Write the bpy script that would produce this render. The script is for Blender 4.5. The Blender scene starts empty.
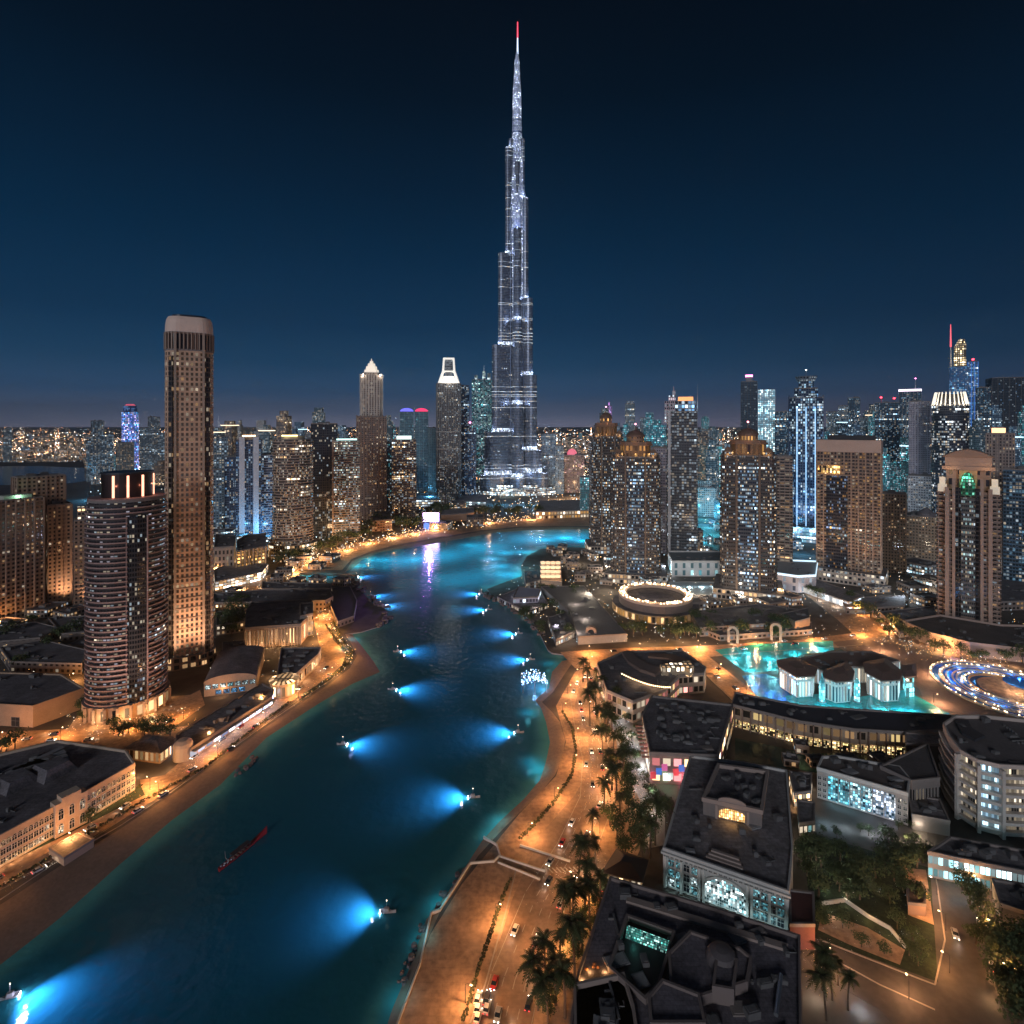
import bpy, math, random
import numpy as np
from mathutils import Vector, Matrix
from mathutils.geometry import delaunay_2d_cdt
random.seed(7)
sc = bpy.context.scene
R = math.radians
# ---------------------------------------------------------------- camera
CH, FPX, HZ = 170.0, 560.0, 424.0        # camera height, focal length in pixels, horizon row
cam = bpy.data.objects.new('camera', bpy.data.cameras.new('camera'))
sc.collection.objects.link(cam); sc.camera = cam
cam.location = (0, 0, CH); cam.rotation_euler = (R(90), 0, 0)
cam.data.sensor_width = 36; cam.data.lens = 36*FPX/1024
cam.data.shift_y = -(512-HZ)/1024
cam.data.clip_start = 1; cam.data.clip_end = 150000
# ---------------------------------------------------------------- night sky
world = bpy.data.worlds.new('World'); sc.world = world; world.use_nodes = True
wn, wl = world.node_tree.nodes, world.node_tree.links
wn.clear()
wo = wn.new('ShaderNodeOutputWorld'); bg = wn.new('ShaderNodeBackground'); wl.new(bg.outputs[0], wo.inputs[0])
tc = wn.new('ShaderNodeTexCoord'); sp = wn.new('ShaderNodeSeparateXYZ'); wl.new(tc.outputs['Generated'], sp.inputs[0])
cr = wn.new('ShaderNodeValToRGB'); wl.new(sp.outputs['Z'], cr.inputs[0])
def lin(r, g, b):
    f = lambda c: (c/255/12.92) if c/255 <= .04045 else ((c/255+.055)/1.055)**2.4
    return (f(r), f(g), f(b), 1)
SKY = [(0.0, lin(150,154,184)), (.02, lin(104,120,154)), (.05, lin(52,86,124)), (.1, lin(24,66,100)), (.165, lin(8,50,82)), (.28, lin(0,38,66)), (.38, lin(0,28,51)), (.5, lin(0,16,32)), (.61, lin(1,9,21)), (1.0, lin(1,4,10))]
el = cr.color_ramp.elements
while len(el) < len(SKY): el.new(.5)
for e, (p, c) in zip(el, SKY): e.position = p; e.color = c
# the glow of the city: the eastern (right) half of the sky is greyer
mx = wn.new('ShaderNodeMix'); mx.data_type = 'RGBA'; mx.blend_type = 'MULTIPLY'
mr = wn.new('ShaderNodeMapRange'); wl.new(sp.outputs['X'], mr.inputs[0])
mr.inputs[1].default_value = 0.1; mr.inputs[2].default_value = .75
wl.new(mr.outputs[0], mx.inputs[0]); wl.new(cr.outputs[0], mx.inputs[6]); mx.inputs[7].default_value = (.85,.62,.62,1)
wl.new(mx.outputs[2], bg.inputs[0])
bg.inputs[1].default_value = .5
# ---------------------------------------------------------------- added low fill light behind the camera, brightens the walls
sun = bpy.data.objects.new('moon', bpy.data.lights.new('moon', 'SUN')); sc.collection.objects.link(sun)
sun.data.energy = .46; sun.data.angle = R(12); sun.data.color = (.93, .94, 1.0)
sun.rotation_euler = (R(90-15), 0, R(-18))     # low, from behind and to the left
# ---------------------------------------------------------------- exposure and render settings
sc.view_settings.view_transform = 'Standard'; sc.view_settings.look = 'None'
sc.view_settings.exposure = 1.0; sc.view_settings.gamma = 1
cy = sc.cycles
cy.max_bounces = 4; cy.diffuse_bounces = 2; cy.glossy_bounces = 2; cy.transmission_bounces = 1
cy.volume_bounces = 0; cy.transparent_max_bounces = 4
cy.sample_clamp_indirect = 1.5; cy.sample_clamp_direct = 0
cy.caustics_reflective = False; cy.caustics_refractive = False
cy.use_light_tree = True; cy.use_denoising = True
# ---------------------------------------------------------------- helpers
def G(px, py, z=0.0):                    # the ground point under a pixel of the picture
    Y = FPX*(CH-z)/(py-HZ)
    return ((px-512)*Y/FPX, Y)
def depth(py, z=0.0): return FPX*(CH-z)/(py-HZ)
def zat(py, Y): return CH-(py-HZ)*Y/FPX
def link(o):
    sc.collection.objects.link(o); return o
def tag(o, label=None, cat=None, group=None, kind=None):
    if label: o['label'] = label
    if cat: o['category'] = cat
    if group: o['group'] = group
    if kind: o['kind'] = kind
    return o
def empty(name, loc=(0,0,0), rz=0, label=None, cat=None, group=None):
    o = link(bpy.data.objects.new(name, None)); o.location = loc; o.rotation_euler = (0,0,rz); o.empty_display_size = 1
    return tag(o, label, cat, group)
def copy_tree(o, parent=None):
    c = o.copy(); link(c)
    if parent: c.parent = parent
    for ch in o.children: copy_tree(ch, c)
    return c
class MB:
    def __init__(s): s.v, s.f, s.uv, s.mi, s.u0 = [], [], [], [], 0
    def face(s, pts, uvs=None, m=0):
        i = len(s.v); s.v += [tuple(p) for p in pts]; s.f.append(tuple(range(i, i+len(pts))))
        s.uv += uvs if uvs else [(p[0], p[1]) for p in pts]
        s.mi.append(m)
    def loft(s, rings, m=0, closed=True, cap=None, capb=False, u0=0):
        n = len(rings[0]); u0 += s.u0
        per = [0]
        for i in range(n): per.append(per[-1]+math.dist(rings[0][i][:2], rings[0][(i+1)%n][:2]))
        for a, b in zip(rings, rings[1:]):
            for i in range(n if closed else n-1):
                j = (i+1) % n
                s.face([a[i], a[j], b[j], b[i]], [(u0+per[i], a[i][2]), (u0+per[i+1], a[j][2]), (u0+per[i+1], b[j][2]), (u0+per[i], b[i][2])], m)
        if cap is not None: s.face(rings[-1], None, cap)
        if capb: s.face(rings[0][::-1], None, m)
    def prism(s, poly, z0, z1, m=0, cap=None, capb=False, top=None):
        top = top or poly
        s.loft([[(x,y,z0) for x,y in poly], [(x,y,z1) for x,y in top]], m, cap=(m if cap is None else (None if cap is False else cap)), capb=capb)
    def box(s, cx, cy, z0, z1, w, d, rz=0, m=0):
        c, q = math.cos(rz), math.sin(rz)
        P = [(cx+c*x-q*y, cy+q*x+c*y) for x, y in ((-w/2,-d/2),(w/2,-d/2),(w/2,d/2),(-w/2,d/2))]
        s.prism(P, z0, z1, m, capb=True)
    def tube(s, pts, rad, n=6, m=0):
        rings = []
        for i, p in enumerate(pts):
            p = Vector(p); a = Vector(pts[max(i-1,0)]); b = Vector(pts[min(i+1,len(pts)-1)])
            d = (b-a).normalized(); u = d.orthogonal().normalized(); w = d.cross(u)
            r = rad[i] if isinstance(rad, (list,tuple)) else rad
            rings.append([tuple(p+u*math.cos(t)*r+w*math.sin(t)*r) for t in [2*math.pi*k/n for k in range(n)]])
        s.loft(rings, m, cap=m, capb=True)
    def lathe(s, prof, n=16, m=0, cx=0, cy=0):
        s.loft([[(cx+r*math.cos(2*math.pi*k/n), cy+r*math.sin(2*math.pi*k/n), z) for k in range(n)] for r, z in prof], m, cap=m)
    def build(s, name, mats, parent=None, loc=(0,0,0), rz=0, smooth=False):
        me = bpy.data.meshes.new(name); me.from_pydata(s.v, [], s.f)
        me.uv_layers.new(name='UVMap').data.foreach_set('uv', np.array(s.uv, dtype=np.float32).ravel())
        if not isinstance(mats, (list,tuple)): mats = [mats]
        for m_ in mats: me.materials.append(m_)
        me.polygons.foreach_set('material_index', s.mi)
        if smooth: me.polygons.foreach_set('use_smooth', [True]*len(s.f))
        me.update()
        o = link(bpy.data.objects.new(name, me)); o.location = loc; o.rotation_euler = (0,0,rz)
        if parent: o.parent = parent
        return o
def ccw(P):
    a = sum(P[i][0]*P[(i+1)%len(P)][1]-P[(i+1)%len(P)][0]*P[i][1] for i in range(len(P)))
    return list(P) if a > 0 else list(P)[::-1]
def offs(P, d):                           # grow (d>0) a counter-clockwise outline
    n = len(P); out = []
    for i in range(n):
        a, b, c = Vector(P[i-1]), Vector(P[i]), Vector(P[(i+1)%n])
        e1 = (b-a).normalized(); e2 = (c-b).normalized()
        n1 = Vector((e1.y,-e1.x)); n2 = Vector((e2.y,-e2.x)); m = n1+n2
        if m.length < 1e-6: m = n1
        m.normalize(); k = max(.4, m.dot(n1))
        q = b+m*(d/k); out.append((q.x, q.y))
    return out
def rect(w, d): return [(-w/2,-d/2),(w/2,-d/2),(w/2,d/2),(-w/2,d/2)]
def cham(w, d, c): return [(-w/2+c,-d/2),(w/2-c,-d/2),(w/2,-d/2+c),(w/2,d/2-c),(w/2-c,d/2),(-w/2+c,d/2),(-w/2,d/2-c),(-w/2,-d/2+c)]
def rnd(w, d, r, n=5):
    P = []
    for cx, cy, a0 in ((w/2-r,-d/2+r,-90),(w/2-r,d/2-r,0),(-w/2+r,d/2-r,90),(-w/2+r,-d/2+r,180)):
        for k in range(n+1):
            a = R(a0+90*k/n); P.append((cx+r*math.cos(a), cy+r*math.sin(a)))
    return P
def ell(w, d, n=32): return [(w/2*math.cos(2*math.pi*k/n), d/2*math.sin(2*math.pi*k/n)) for k in range(n)]
def notch(w, d, a, b):                    # rectangle with notched corners a x b
    return [(-w/2+a,-d/2),(w/2-a,-d/2),(w/2-a,-d/2+b),(w/2,-d/2+b),(w/2,d/2-b),(w/2-a,d/2-b),(w/2-a,d/2),(-w/2+a,d/2),(-w/2+a,d/2-b),(-w/2,d/2-b),(-w/2,-d/2+b),(-w/2+a,-d/2+b)]
def walk(P, step):                        # points every step metres round an outline, with the outward normal
    out = []; n = len(P)
    for i in range(n):
        a, b = Vector(P[i]), Vector(P[(i+1)%n]); L = (b-a).length
        if L < step*.6: 
            if i % 2 == 0: out.append((tuple(a), math.atan2(b.y-a.y, b.x-a.x)))
            continue
        k = max(1, round(L/step))
        for j in range(k): out.append((tuple(a.lerp(b, j/k)), math.atan2(b.y-a.y, b.x-a.x)))
    return out
# ---------------------------------------------------------------- materials
_M = {}
def mat(name, col, rough=.7, metal=0, emit=None, es=0, noise=0, nscale=1, spec=.5, sample='NONE', bump=0, tile=None):
    if name in _M: return _M[name]
    m = bpy.data.materials.new(name); m.use_nodes = True; _M[name] = m
    nt = m.node_tree; b = nt.nodes['Principled BSDF']
    b.inputs['Base Color'].default_value = (*col[:3], 1); b.inputs['Roughness'].default_value = rough; b.inputs['Metallic'].default_value = metal
    b.inputs['Specular IOR Level'].default_value = spec
    if emit: b.inputs['Emission Color'].default_value = (*emit[:3], 1); b.inputs['Emission Strength'].default_value = es
    m.cycles.emission_sampling = sample
    if noise:
        t = nt.nodes.new('ShaderNodeTexCoord'); n1 = nt.nodes.new('ShaderNodeTexNoise'); n1.inputs['Scale'].default_value = nscale; n1.inputs['Detail'].default_value = 6
        nt.links.new(t.outputs['Object'], n1.inputs['Vector'])
        n2 = nt.nodes.new('ShaderNodeTexNoise'); n2.inputs['Scale'].default_value = nscale*9; n2.inputs['Detail'].default_value = 4
        nt.links.new(t.outputs['Object'], n2.inputs['Vector'])
        ad = nt.nodes.new('ShaderNodeMath'); ad.operation = 'ADD'; nt.links.new(n1.outputs[0], ad.inputs[0]); nt.links.new(n2.outputs[0], ad.inputs[1])
        mp = nt.nodes.new('ShaderNodeMapRange'); nt.links.new(ad.outputs[0], mp.inputs[0]); mp.inputs[1].default_value = .7; mp.inputs[2].default_value = 1.3
        mp.inputs[3].default_value = 1-noise; mp.inputs[4].default_value = 1+noise
        mu = nt.nodes.new('ShaderNodeVectorMath'); mu.operation = 'SCALE'; mu.inputs[0].default_value = col[:3]; nt.links.new(mp.outputs[0], mu.inputs['Scale'])
        if tile:                            # joints of sheets or pavers, tile = (length, width, depth of tone)
            br = nt.nodes.new('ShaderNodeTexBrick'); nt.links.new(t.outputs['Object'], br.inputs['Vector']); br.inputs['Scale'].default_value = 1
            br.inputs['Brick Width'].default_value = tile[0]; br.inputs['Row Height'].default_value = tile[1]; br.inputs['Mortar Size'].default_value = .07; br.inputs['Mortar Smooth'].default_value = .3
            d_ = tile[2]; br.inputs['Color1'].default_value = (1-d_*.5,)*3+(1,); br.inputs['Color2'].default_value = (1+d_*.5,)*3+(1,); br.inputs['Mortar'].default_value = (1-d_,)*3+(1,)
            m2_ = nt.nodes.new('ShaderNodeVectorMath'); m2_.operation = 'MULTIPLY'; nt.links.new(mu.outputs[0], m2_.inputs[0]); nt.links.new(br.outputs[0], m2_.inputs[1]); mu = m2_
        nt.links.new(mu.outputs[0], b.inputs['Base Color'])
        if bump:
            bp = nt.nodes.new('ShaderNodeBump'); bp.inputs['Strength'].default_value = bump; bp.inputs['Distance'].default_value = .3
            nt.links.new(n2.outputs[0], bp.inputs['Height']); nt.links.new(bp.outputs[0], b.inputs['Normal'])
    return m
WARM, SOFT, COOL, BLUE, GOLD, CYAN = (1,.58,.27), (1,.82,.6), (.72,.88,1), (.25,.55,1), (1,.5,.14), (.2,.85,1)
def facade(name, wall, fh=3.6, bw=3.2, ww=.6, wh=.55, lit=.25, cols=(SOFT, WARM), es=1.6, glass=(.012,.016,.022), seed=0, rough=.7, line=None, lines=0, metal=0, cluster=1.0, base=0.0):
    """a wall with a grid of window openings, some of them lit (UV in metres); line: a lit cornice every few floors"""
    if name in _M: return _M[name]
    m = bpy.data.materials.new(name); m.use_nodes = True; _M[name] = m; m.cycles.emission_sampling = 'NONE'
    nt = m.node_tree; N, L = nt.nodes, nt.links; b = N['Principled BSDF']
    def nd(op, a, c=None, clamp=False):
        n = N.new('ShaderNodeMath'); n.operation = op; n.use_clamp = clamp
        for k, x in enumerate((a, c)):
            if x is None: continue
            if isinstance(x, (int,float)): n.inputs[k].default_value = x
            else: L.new(x, n.inputs[k])
        return n.outputs[0]
    uv = N.new('ShaderNodeUVMap'); s = N.new('ShaderNodeSeparateXYZ'); L.new(uv.outputs[0], s.inputs[0])
    oi = N.new('ShaderNodeObjectInfo')
    u = nd('DIVIDE', s.outputs[0], bw); v = nd('DIVIDE', s.outputs[1], fh)
    fu, fv = nd('FRACT', u), nd('FRACT', v); iu, iv = nd('FLOOR', u), nd('FLOOR', v)
    mu = nd('LESS_THAN', nd('ABSOLUTE', nd('SUBTRACT', fu, .5)), ww/2); mv = nd('LESS_THAN', nd('ABSOLUTE', nd('SUBTRACT', fv, .5)), wh/2)
    mask = nd('MULTIPLY', mu, mv)
    cell = N.new('ShaderNodeCombineXYZ'); L.new(iu, cell.inputs[0]); L.new(iv, cell.inputs[1]); L.new(nd('ADD', nd('MULTIPLY', oi.outputs['Random'], 97), seed), cell.inputs[2])
    wn_ = N.new('ShaderNodeTexWhiteNoise'); wn_.noise_dimensions = '3D'; L.new(cell.outputs[0], wn_.inputs['Vector'])
    cs = N.new('ShaderNodeSeparateColor'); L.new(wn_.outputs['Color'], cs.inputs[0])
    ns = N.new('ShaderNodeTexNoise'); ns.inputs['Scale'].default_value = .13; ns.inputs['Detail'].default_value = 2; st = N.new('ShaderNodeVectorMath'); st.operation = 'MULTIPLY'; L.new(cell.outputs[0], st.inputs[0]); st.inputs[1].default_value = (.45,1.7,1); L.new(st.outputs[0], ns.inputs['Vector'])
    thr = nd('MULTIPLY', nd('ADD', nd('MULTIPLY', nd('SUBTRACT', ns.outputs[0], .5), 3.2*cluster), 1.0), lit*1.2)
    fr_ = N.new('ShaderNodeTexWhiteNoise'); fr_.noise_dimensions = '2D'; fv2 = N.new('ShaderNodeCombineXYZ'); L.new(iv, fv2.inputs[0]); L.new(nd('ADD', nd('FLOOR', nd('DIVIDE', iu, 9)), seed), fv2.inputs[1]); L.new(fv2.outputs[0], fr_.inputs['Vector'])   # a whole floor lit here and there
    thr = nd('ADD', thr, nd('MULTIPLY', nd('GREATER_THAN', fr_.outputs['Value'], .955), .55*min(1, lit*5)))
    on = nd('LESS_THAN', wn_.outputs['Value'], thr)
    pw = nd('ADD', nd('MULTIPLY', nd('POWER', cs.outputs[0], 3.2), es*3.2), es*.16)
    rp = N.new('ShaderNodeValToRGB'); rp.color_ramp.interpolation = 'CONSTANT'; e = rp.color_ramp.elements
    while len(e) < len(cols): e.new(.5)
    for k, c in enumerate(cols): e[k].position = k/len(cols); e[k].color = (*c, 1)
    L.new(cs.outputs[1], rp.inputs[0])
    inner = nd('ADD', nd('MULTIPLY', cs.outputs[2], .5), .5)
    em = nd('MULTIPLY', nd('MULTIPLY', mask, on), nd('MULTIPLY', pw, inner))
    if base: em = nd('ADD', em, nd('MULTIPLY', mask, base))
    if line:
        fl = nd('FRACT', nd('DIVIDE', iv, lines)); r1 = N.new('ShaderNodeTexWhiteNoise'); r1.noise_dimensions = '1D'; L.new(nd('ADD', iv, seed), r1.inputs['W'])
        lm = nd('MULTIPLY', nd('LESS_THAN', r1.outputs['Value'], 1/lines), nd('GREATER_THAN', fv, .8))
        ns2 = N.new('ShaderNodeTexNoise'); ns2.inputs['Scale'].default_value = .05; L.new(uv.outputs[0], ns2.inputs['Vector'])
        em = nd('ADD', em, nd('MULTIPLY', lm, nd('MULTIPLY', nd('POWER', ns2.outputs[0], 3), line*4)))
    L.new(rp.outputs[0], b.inputs['Emission Color']); L.new(em, b.inputs['Emission Strength'])
    mc = N.new('ShaderNodeMix'); mc.data_type = 'RGBA'; L.new(mask, mc.inputs[0])
    # weathering of the wall itself
    wns = N.new('ShaderNodeTexNoise'); wns.inputs['Scale'].default_value = .06; wns.inputs['Detail'].default_value = 5; L.new(uv.outputs[0], wns.inputs['Vector'])
    wv = N.new('ShaderNodeVectorMath'); wv.operation = 'SCALE'; wv.inputs[0].default_value = wall[:3]
    wm = N.new('ShaderNodeMapRange'); L.new(wns.outputs[0], wm.inputs[0]); wm.inputs[1].default_value = .3; wm.inputs[2].default_value = .7; wm.inputs[3].default_value = .78; wm.inputs[4].default_value = 1.18
    L.new(wm.outputs[0], wv.inputs['Scale']); L.new(wv.outputs[0], mc.inputs[6])
    mc.inputs[7].default_value = (*glass, 1); L.new(mc.outputs[2], b.inputs['Base Color'])
    L.new(nd('SUBTRACT', rough, nd('MULTIPLY', mask, rough-.12)), b.inputs['Roughness'])
    b.inputs['Metallic'].default_value = metal
    return m
def emis(name, col, es, sample='NONE'): return mat(name, (.02,.02,.02), .5, 0, col, es, sample=sample)
ROOF = mat('roof membrane', (.2,.185,.195), .9, noise=.4, nscale=.08, bump=.2, tile=(3.2,1.7,.35))
ROOFB = mat('dark roof tiles', (.145,.135,.15), .85, noise=.45, nscale=.13, bump=.3, tile=(4.5,1.5,.3))
PARA = mat('parapet stone', (.22,.19,.18), .8, noise=.15, nscale=.5)
SAND = mat('beige stone', (.36,.27,.215), .75, noise=.12, nscale=.3)
BROWN = mat('brown stone', (.24,.16,.125), .75, noise=.12, nscale=.3)
DKBR = mat('dark brown metal', (.07,.05,.045), .5, noise=.1)
WHITE = mat('white render', (.62,.6,.58), .7, noise=.08, nscale=.4)
GREY = mat('grey concrete', (.24,.24,.25), .8, noise=.15, nscale=.3)
STEEL = mat('steel', (.4,.42,.45), .35, .8)
DARK = mat('dark metal', (.035,.035,.04), .45, .3)
GLASS = mat('dark glass', (.012,.018,.026), .1)
HVAC = mat('galvanised plant', (.13,.128,.132), .6, noise=.15, nscale=2)
L_WARM = emis('warm bulb light', WARM, 9); L_GOLD = emis('gold floodlight', GOLD, 3.2); L_WHITE = emis('white bulb light', (1,.95,.88), 8)
L_COOL = emis('cool white light', COOL, 6); L_BLUE = emis('blue light', (.12,.35,1), 5); L_RED = emis('red beacon light', (1,.03,.05), 6)
L_CYAN = emis('cyan light', (.1,.8,1), 3); L_PINK = emis('magenta light', (.9,.2,.55), 4)
def lamp(loc, power, col=WARM, radius=.4, kind='POINT', parent=None, aim=None, size=120, blend=1, data=None):
    if data is None:
        data = bpy.data.lights.new('lamp', kind); data.energy = power; data.color = col; data.shadow_soft_size = radius
        if kind == 'SPOT': data.spot_size = R(size); data.spot_blend = blend
    o = link(bpy.data.objects.new('lamp', data)); o.location = loc
    if aim is not None: o.rotation_euler = Vector(aim).to_track_quat('-Z', 'Y').to_euler()
    if parent: o.parent = parent
    return o
# ================================================================ ground, shore and water
# pairs of (inner edge of the beach, waterline) in picture pixels, going up the near bank and back down the far one
LEFT = [((-260,1075),(-260,1160)),((-120,985),(-120,1050)),((0,905),(0,965)),((60,866),(60,918)),((120,829),(118,866)),((170,796),(172,820)),((215,764),(220,785)),((255,735),(266,738)),((300,704),(318,704)),
 ((332,682),(352,684)),((350,668),(380,672)),((357,656),(374,662)),((352,645),(361,645)),((345,634),(352,634))]
ROCKS_L = [(360,632),(377,627),(388,617),(385,609),(372,603),(364,594),(354,584),(352,578)]
INLET = [(330,583),(300,580),(300,572.5),(350,574)]
FAR = [((345,572),(352,569)),((352,561),(362,560)),((372,553),(380,552.5)),((400,546),(420,546)),((440,538.5),(455,540)),((480,532),(490,533.5)),((520,527.5),(530,530)),((560,527),(560,529.5)),((600,527),(600,529))]
QUAY = [(600,548),(560,547),(541,549),(527,556),(521,566),(522,576),(505,582),(487,589),(492,596),(503,602),(520,612),(533,622),(541,636),(548,650),(552,653),(568,655)]
RIGHT = [((575,659),(562,661)),((566,672),(552,672)),((553,692),(549,688)),((542,702),(535,700)),((552,712),(541,708)),((560,722),(546,722)),((565,740),(550,742)),((563,757),(546,762)),((555,775),(540,780)),((540,793),(524,799)),
 ((520,812),(500,821)),((500,832),(482,841)),((478,856),(466,866)),((460,884),(448,892)),((440,912),(426,920)),((425,945),(412,962)),((408,990),(392,1010)),((395,1030),(376,1060)),((370,1110),(340,1160))]
inner = [p[0] for p in LEFT] + ROCKS_L + INLET + [p[0] for p in FAR] + QUAY + [p[0] for p in RIGHT]
INNER = [G(*p) for p in inner]
# ground: one sheet to the horizon with the lake cut out
GRN = mat('city ground', (.09,.076,.068), .9, noise=.45, nscale=.012, bump=.1)
outer = [Vector((-50000,-400)), Vector((50000,-400)), Vector((50000,30000)), Vector((-50000,30000))]
vin = [Vector(p) for p in INNER]
def inside(P, x, y):
    r = False; j = len(P)-1
    for i in range(len(P)):
        if (P[i][1] > y) != (P[j][1] > y) and x < (P[j][0]-P[i][0])*(y-P[i][1])/(P[j][1]-P[i][1])+P[i][0]: r = not r
        j = i
    return r
n0 = len(outer)
vs, es, fs, _, _, _ = delaunay_2d_cdt(outer+vin, [(i,(i+1)%n0) for i in range(n0)]+[(n0+i, n0+(i+1)%len(vin)) for i in range(len(vin))], [], 0, 1e-4)
g = MB()
for f in fs:
    c = sum((vs[i] for i in f), Vector((0,0)))/len(f)
    if not inside(INNER, c.x, c.y): g.face([(vs[i].x, vs[i].y, 0) for i in f])
tag(g.build('ground', GRN), kind='structure')
# beaches: slope from the promenade down under the water
def beach(name, pairs, m):
    b = MB()
    a = []
    for (ip, sp_) in pairs:
        I = Vector(G(*ip)); S = Vector(G(*sp_, z=-.9)); d = (S-I); d = d.normalized() if d.length > .01 else d
        a.append([(I.x,I.y,0), *(((I.lerp(S,t)).x, (I.lerp(S,t)).y, -.9*t**1.6) for t in (.33,.66)), (S.x,S.y,-.9), (S.x+d.x*9, S.y+d.y*9, -2.6)])
    for p, q in zip(a, a[1:]):
        for k in range(4): b.face([p[k], p[k+1], q[k+1], q[k]])
    return tag(b.build(name, m), kind='structure')
WETSAND = mat('beach sand', (.21,.155,.125), .9, noise=.2, nscale=.08, bump=.5)
beach('beach_left', LEFT, WETSAND); beach('beach_far', FAR, mat('pale beach sand', (.26,.18,.13), .9, noise=.25, nscale=.1, bump=.3)); beach('beach_right', RIGHT, mat('promenade sand', (.3,.205,.145), .9, noise=.18, nscale=.06, bump=.4))
def quay_wall(name, pts):
    b = MB(); P = [G(*p) for p in pts]
    for p, q in zip(P, P[1:]): b.face([(*p,-3),(*q,-3),(*q,0),(*p,0)])
    return tag(b.build(name, GREY), kind='structure')
quay_wall('quay_wall', [RIGHT[0][0]]+QUAY[::-1]+[FAR[-1][0]]); quay_wall('rock_bank', [LEFT[-1][0]]+ROCKS_L+INLET+[FAR[0][0]])
# water: turbid, so lamps light its body; shallows over sand are paler
shore = [np.array(G(*p[1])) for p in LEFT]+[np.array(G(*p)) for p in ROCKS_L+INLET]+[np.array(G(*p[1])) for p in FAR]+[np.array(G(*p)) for p in QUAY]+[np.array(G(*p[1])) for p in RIGHT]
WOUT = offs(ccw(INNER), .5) if False else ccw(INNER)
pts = []
gy = 120.0
while gy < 930:
    st = max(3.0, gy*gy/95200*7)
    gx = -420.0
    while gx < 250:
        if inside(WOUT, gx, gy): pts.append(Vector((gx+random.uniform(-.3,.3), gy+random.uniform(-.3,.3))))
        gx += 4.0 if gy < 400 else 8.0
    gy += st
wv_ = [Vector(p) for p in WOUT]
vs, es, fs, _, _, _ = delaunay_2d_cdt(wv_+pts, [(i,(i+1)%len(wv_)) for i in range(len(wv_))], [], 0, 1e-4)
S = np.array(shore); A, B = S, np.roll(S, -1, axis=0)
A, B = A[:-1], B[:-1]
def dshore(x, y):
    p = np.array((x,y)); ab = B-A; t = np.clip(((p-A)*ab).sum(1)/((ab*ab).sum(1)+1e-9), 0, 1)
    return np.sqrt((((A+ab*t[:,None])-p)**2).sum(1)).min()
me = bpy.data.meshes.new('lake'); keep = []
for f in fs:
    c = sum((vs[i] for i in f), Vector((0,0)))/len(f)
    if inside(WOUT, c.x, c.y): keep.append(f if (vs[f[1]]-vs[f[0]]).cross(vs[f[2]]-vs[f[0]]) > 0 else f[::-1])
me.from_pydata([(v.x, v.y, -.9) for v in vs], [], keep)
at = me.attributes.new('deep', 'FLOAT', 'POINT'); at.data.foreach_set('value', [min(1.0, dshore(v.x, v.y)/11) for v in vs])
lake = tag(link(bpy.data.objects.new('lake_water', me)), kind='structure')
def water_mat(name, deep, shallow=None, rough=.14, bump=.4, bscale=.3):
    m = bpy.data.materials.new(name); m.use_nodes = True; nt = m.node_tree; N, L = nt.nodes, nt.links; b = N['Principled BSDF']
    b.inputs['Roughness'].default_value = rough; b.inputs['IOR'].default_value = 1.33; b.inputs['Base Color'].default_value = (*deep,1)
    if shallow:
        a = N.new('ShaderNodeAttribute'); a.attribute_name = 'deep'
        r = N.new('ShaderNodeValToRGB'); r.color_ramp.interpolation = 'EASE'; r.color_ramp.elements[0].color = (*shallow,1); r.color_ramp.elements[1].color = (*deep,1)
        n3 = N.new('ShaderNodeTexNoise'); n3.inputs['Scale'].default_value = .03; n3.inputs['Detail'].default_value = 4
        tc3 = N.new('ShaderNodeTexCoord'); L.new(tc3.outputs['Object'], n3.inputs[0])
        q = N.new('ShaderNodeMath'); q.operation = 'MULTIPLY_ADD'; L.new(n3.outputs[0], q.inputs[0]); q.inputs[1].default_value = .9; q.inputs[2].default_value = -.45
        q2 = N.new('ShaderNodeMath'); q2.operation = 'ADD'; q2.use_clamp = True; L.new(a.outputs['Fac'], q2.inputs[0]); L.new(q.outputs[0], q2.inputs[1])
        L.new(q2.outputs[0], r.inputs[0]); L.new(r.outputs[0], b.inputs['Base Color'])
    t = N.new('ShaderNodeTexCoord'); n1 = N.new('ShaderNodeTexNoise'); n1.inputs['Scale'].default_value = bscale; n1.inputs['Detail'].default_value = 5; L.new(t.outputs['Object'], n1.inputs[0])
    bp = N.new('ShaderNodeBump'); bp.inputs['Strength'].default_value = bump; bp.inputs['Distance'].default_value = .6; L.new(n1.outputs[0], bp.inputs['Height']); L.new(bp.outputs[0], b.inputs['Normal'])
    return m
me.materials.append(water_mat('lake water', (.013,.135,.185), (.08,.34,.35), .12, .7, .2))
# flat areas laid over the ground, each a few centimetres above the last
_lay = [0.004]
def area(name, px, m, z=None):
    if z is None: _lay[0] += .006; z = _lay[0]
    P = ccw([G(*p) for p in px]); b = MB(); 
    tri = delaunay_2d_cdt([Vector(p) for p in P], [(i,(i+1)%len(P)) for i in range(len(P))], [], 1, 1e-4)
    for f in tri[2]: b.face([(tri[0][i].x, tri[0][i].y, z) for i in f])
    for p, q in zip(P, P[1:]+P[:1]): b.face([(*p,-.02),(*q,-.02),(*q,z),(*p,z)])
    o = b.build(name, m); return tag(o, kind='structure')
ASPH = mat('asphalt', (.075,.066,.062), .75, noise=.25, nscale=.05, bump=.15)
PAVE = mat('tan paving', (.36,.23,.15), .8, noise=.45, nscale=.05, bump=.2, tile=(6,2.4,.16))
PALE = mat('pale paving', (.33,.3,.28), .75, noise=.15, nscale=.05, bump=.1)
GRASS = mat('lawn', (.022,.036,.015), .95, noise=.5, nscale=.1, bump=.6)
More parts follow.
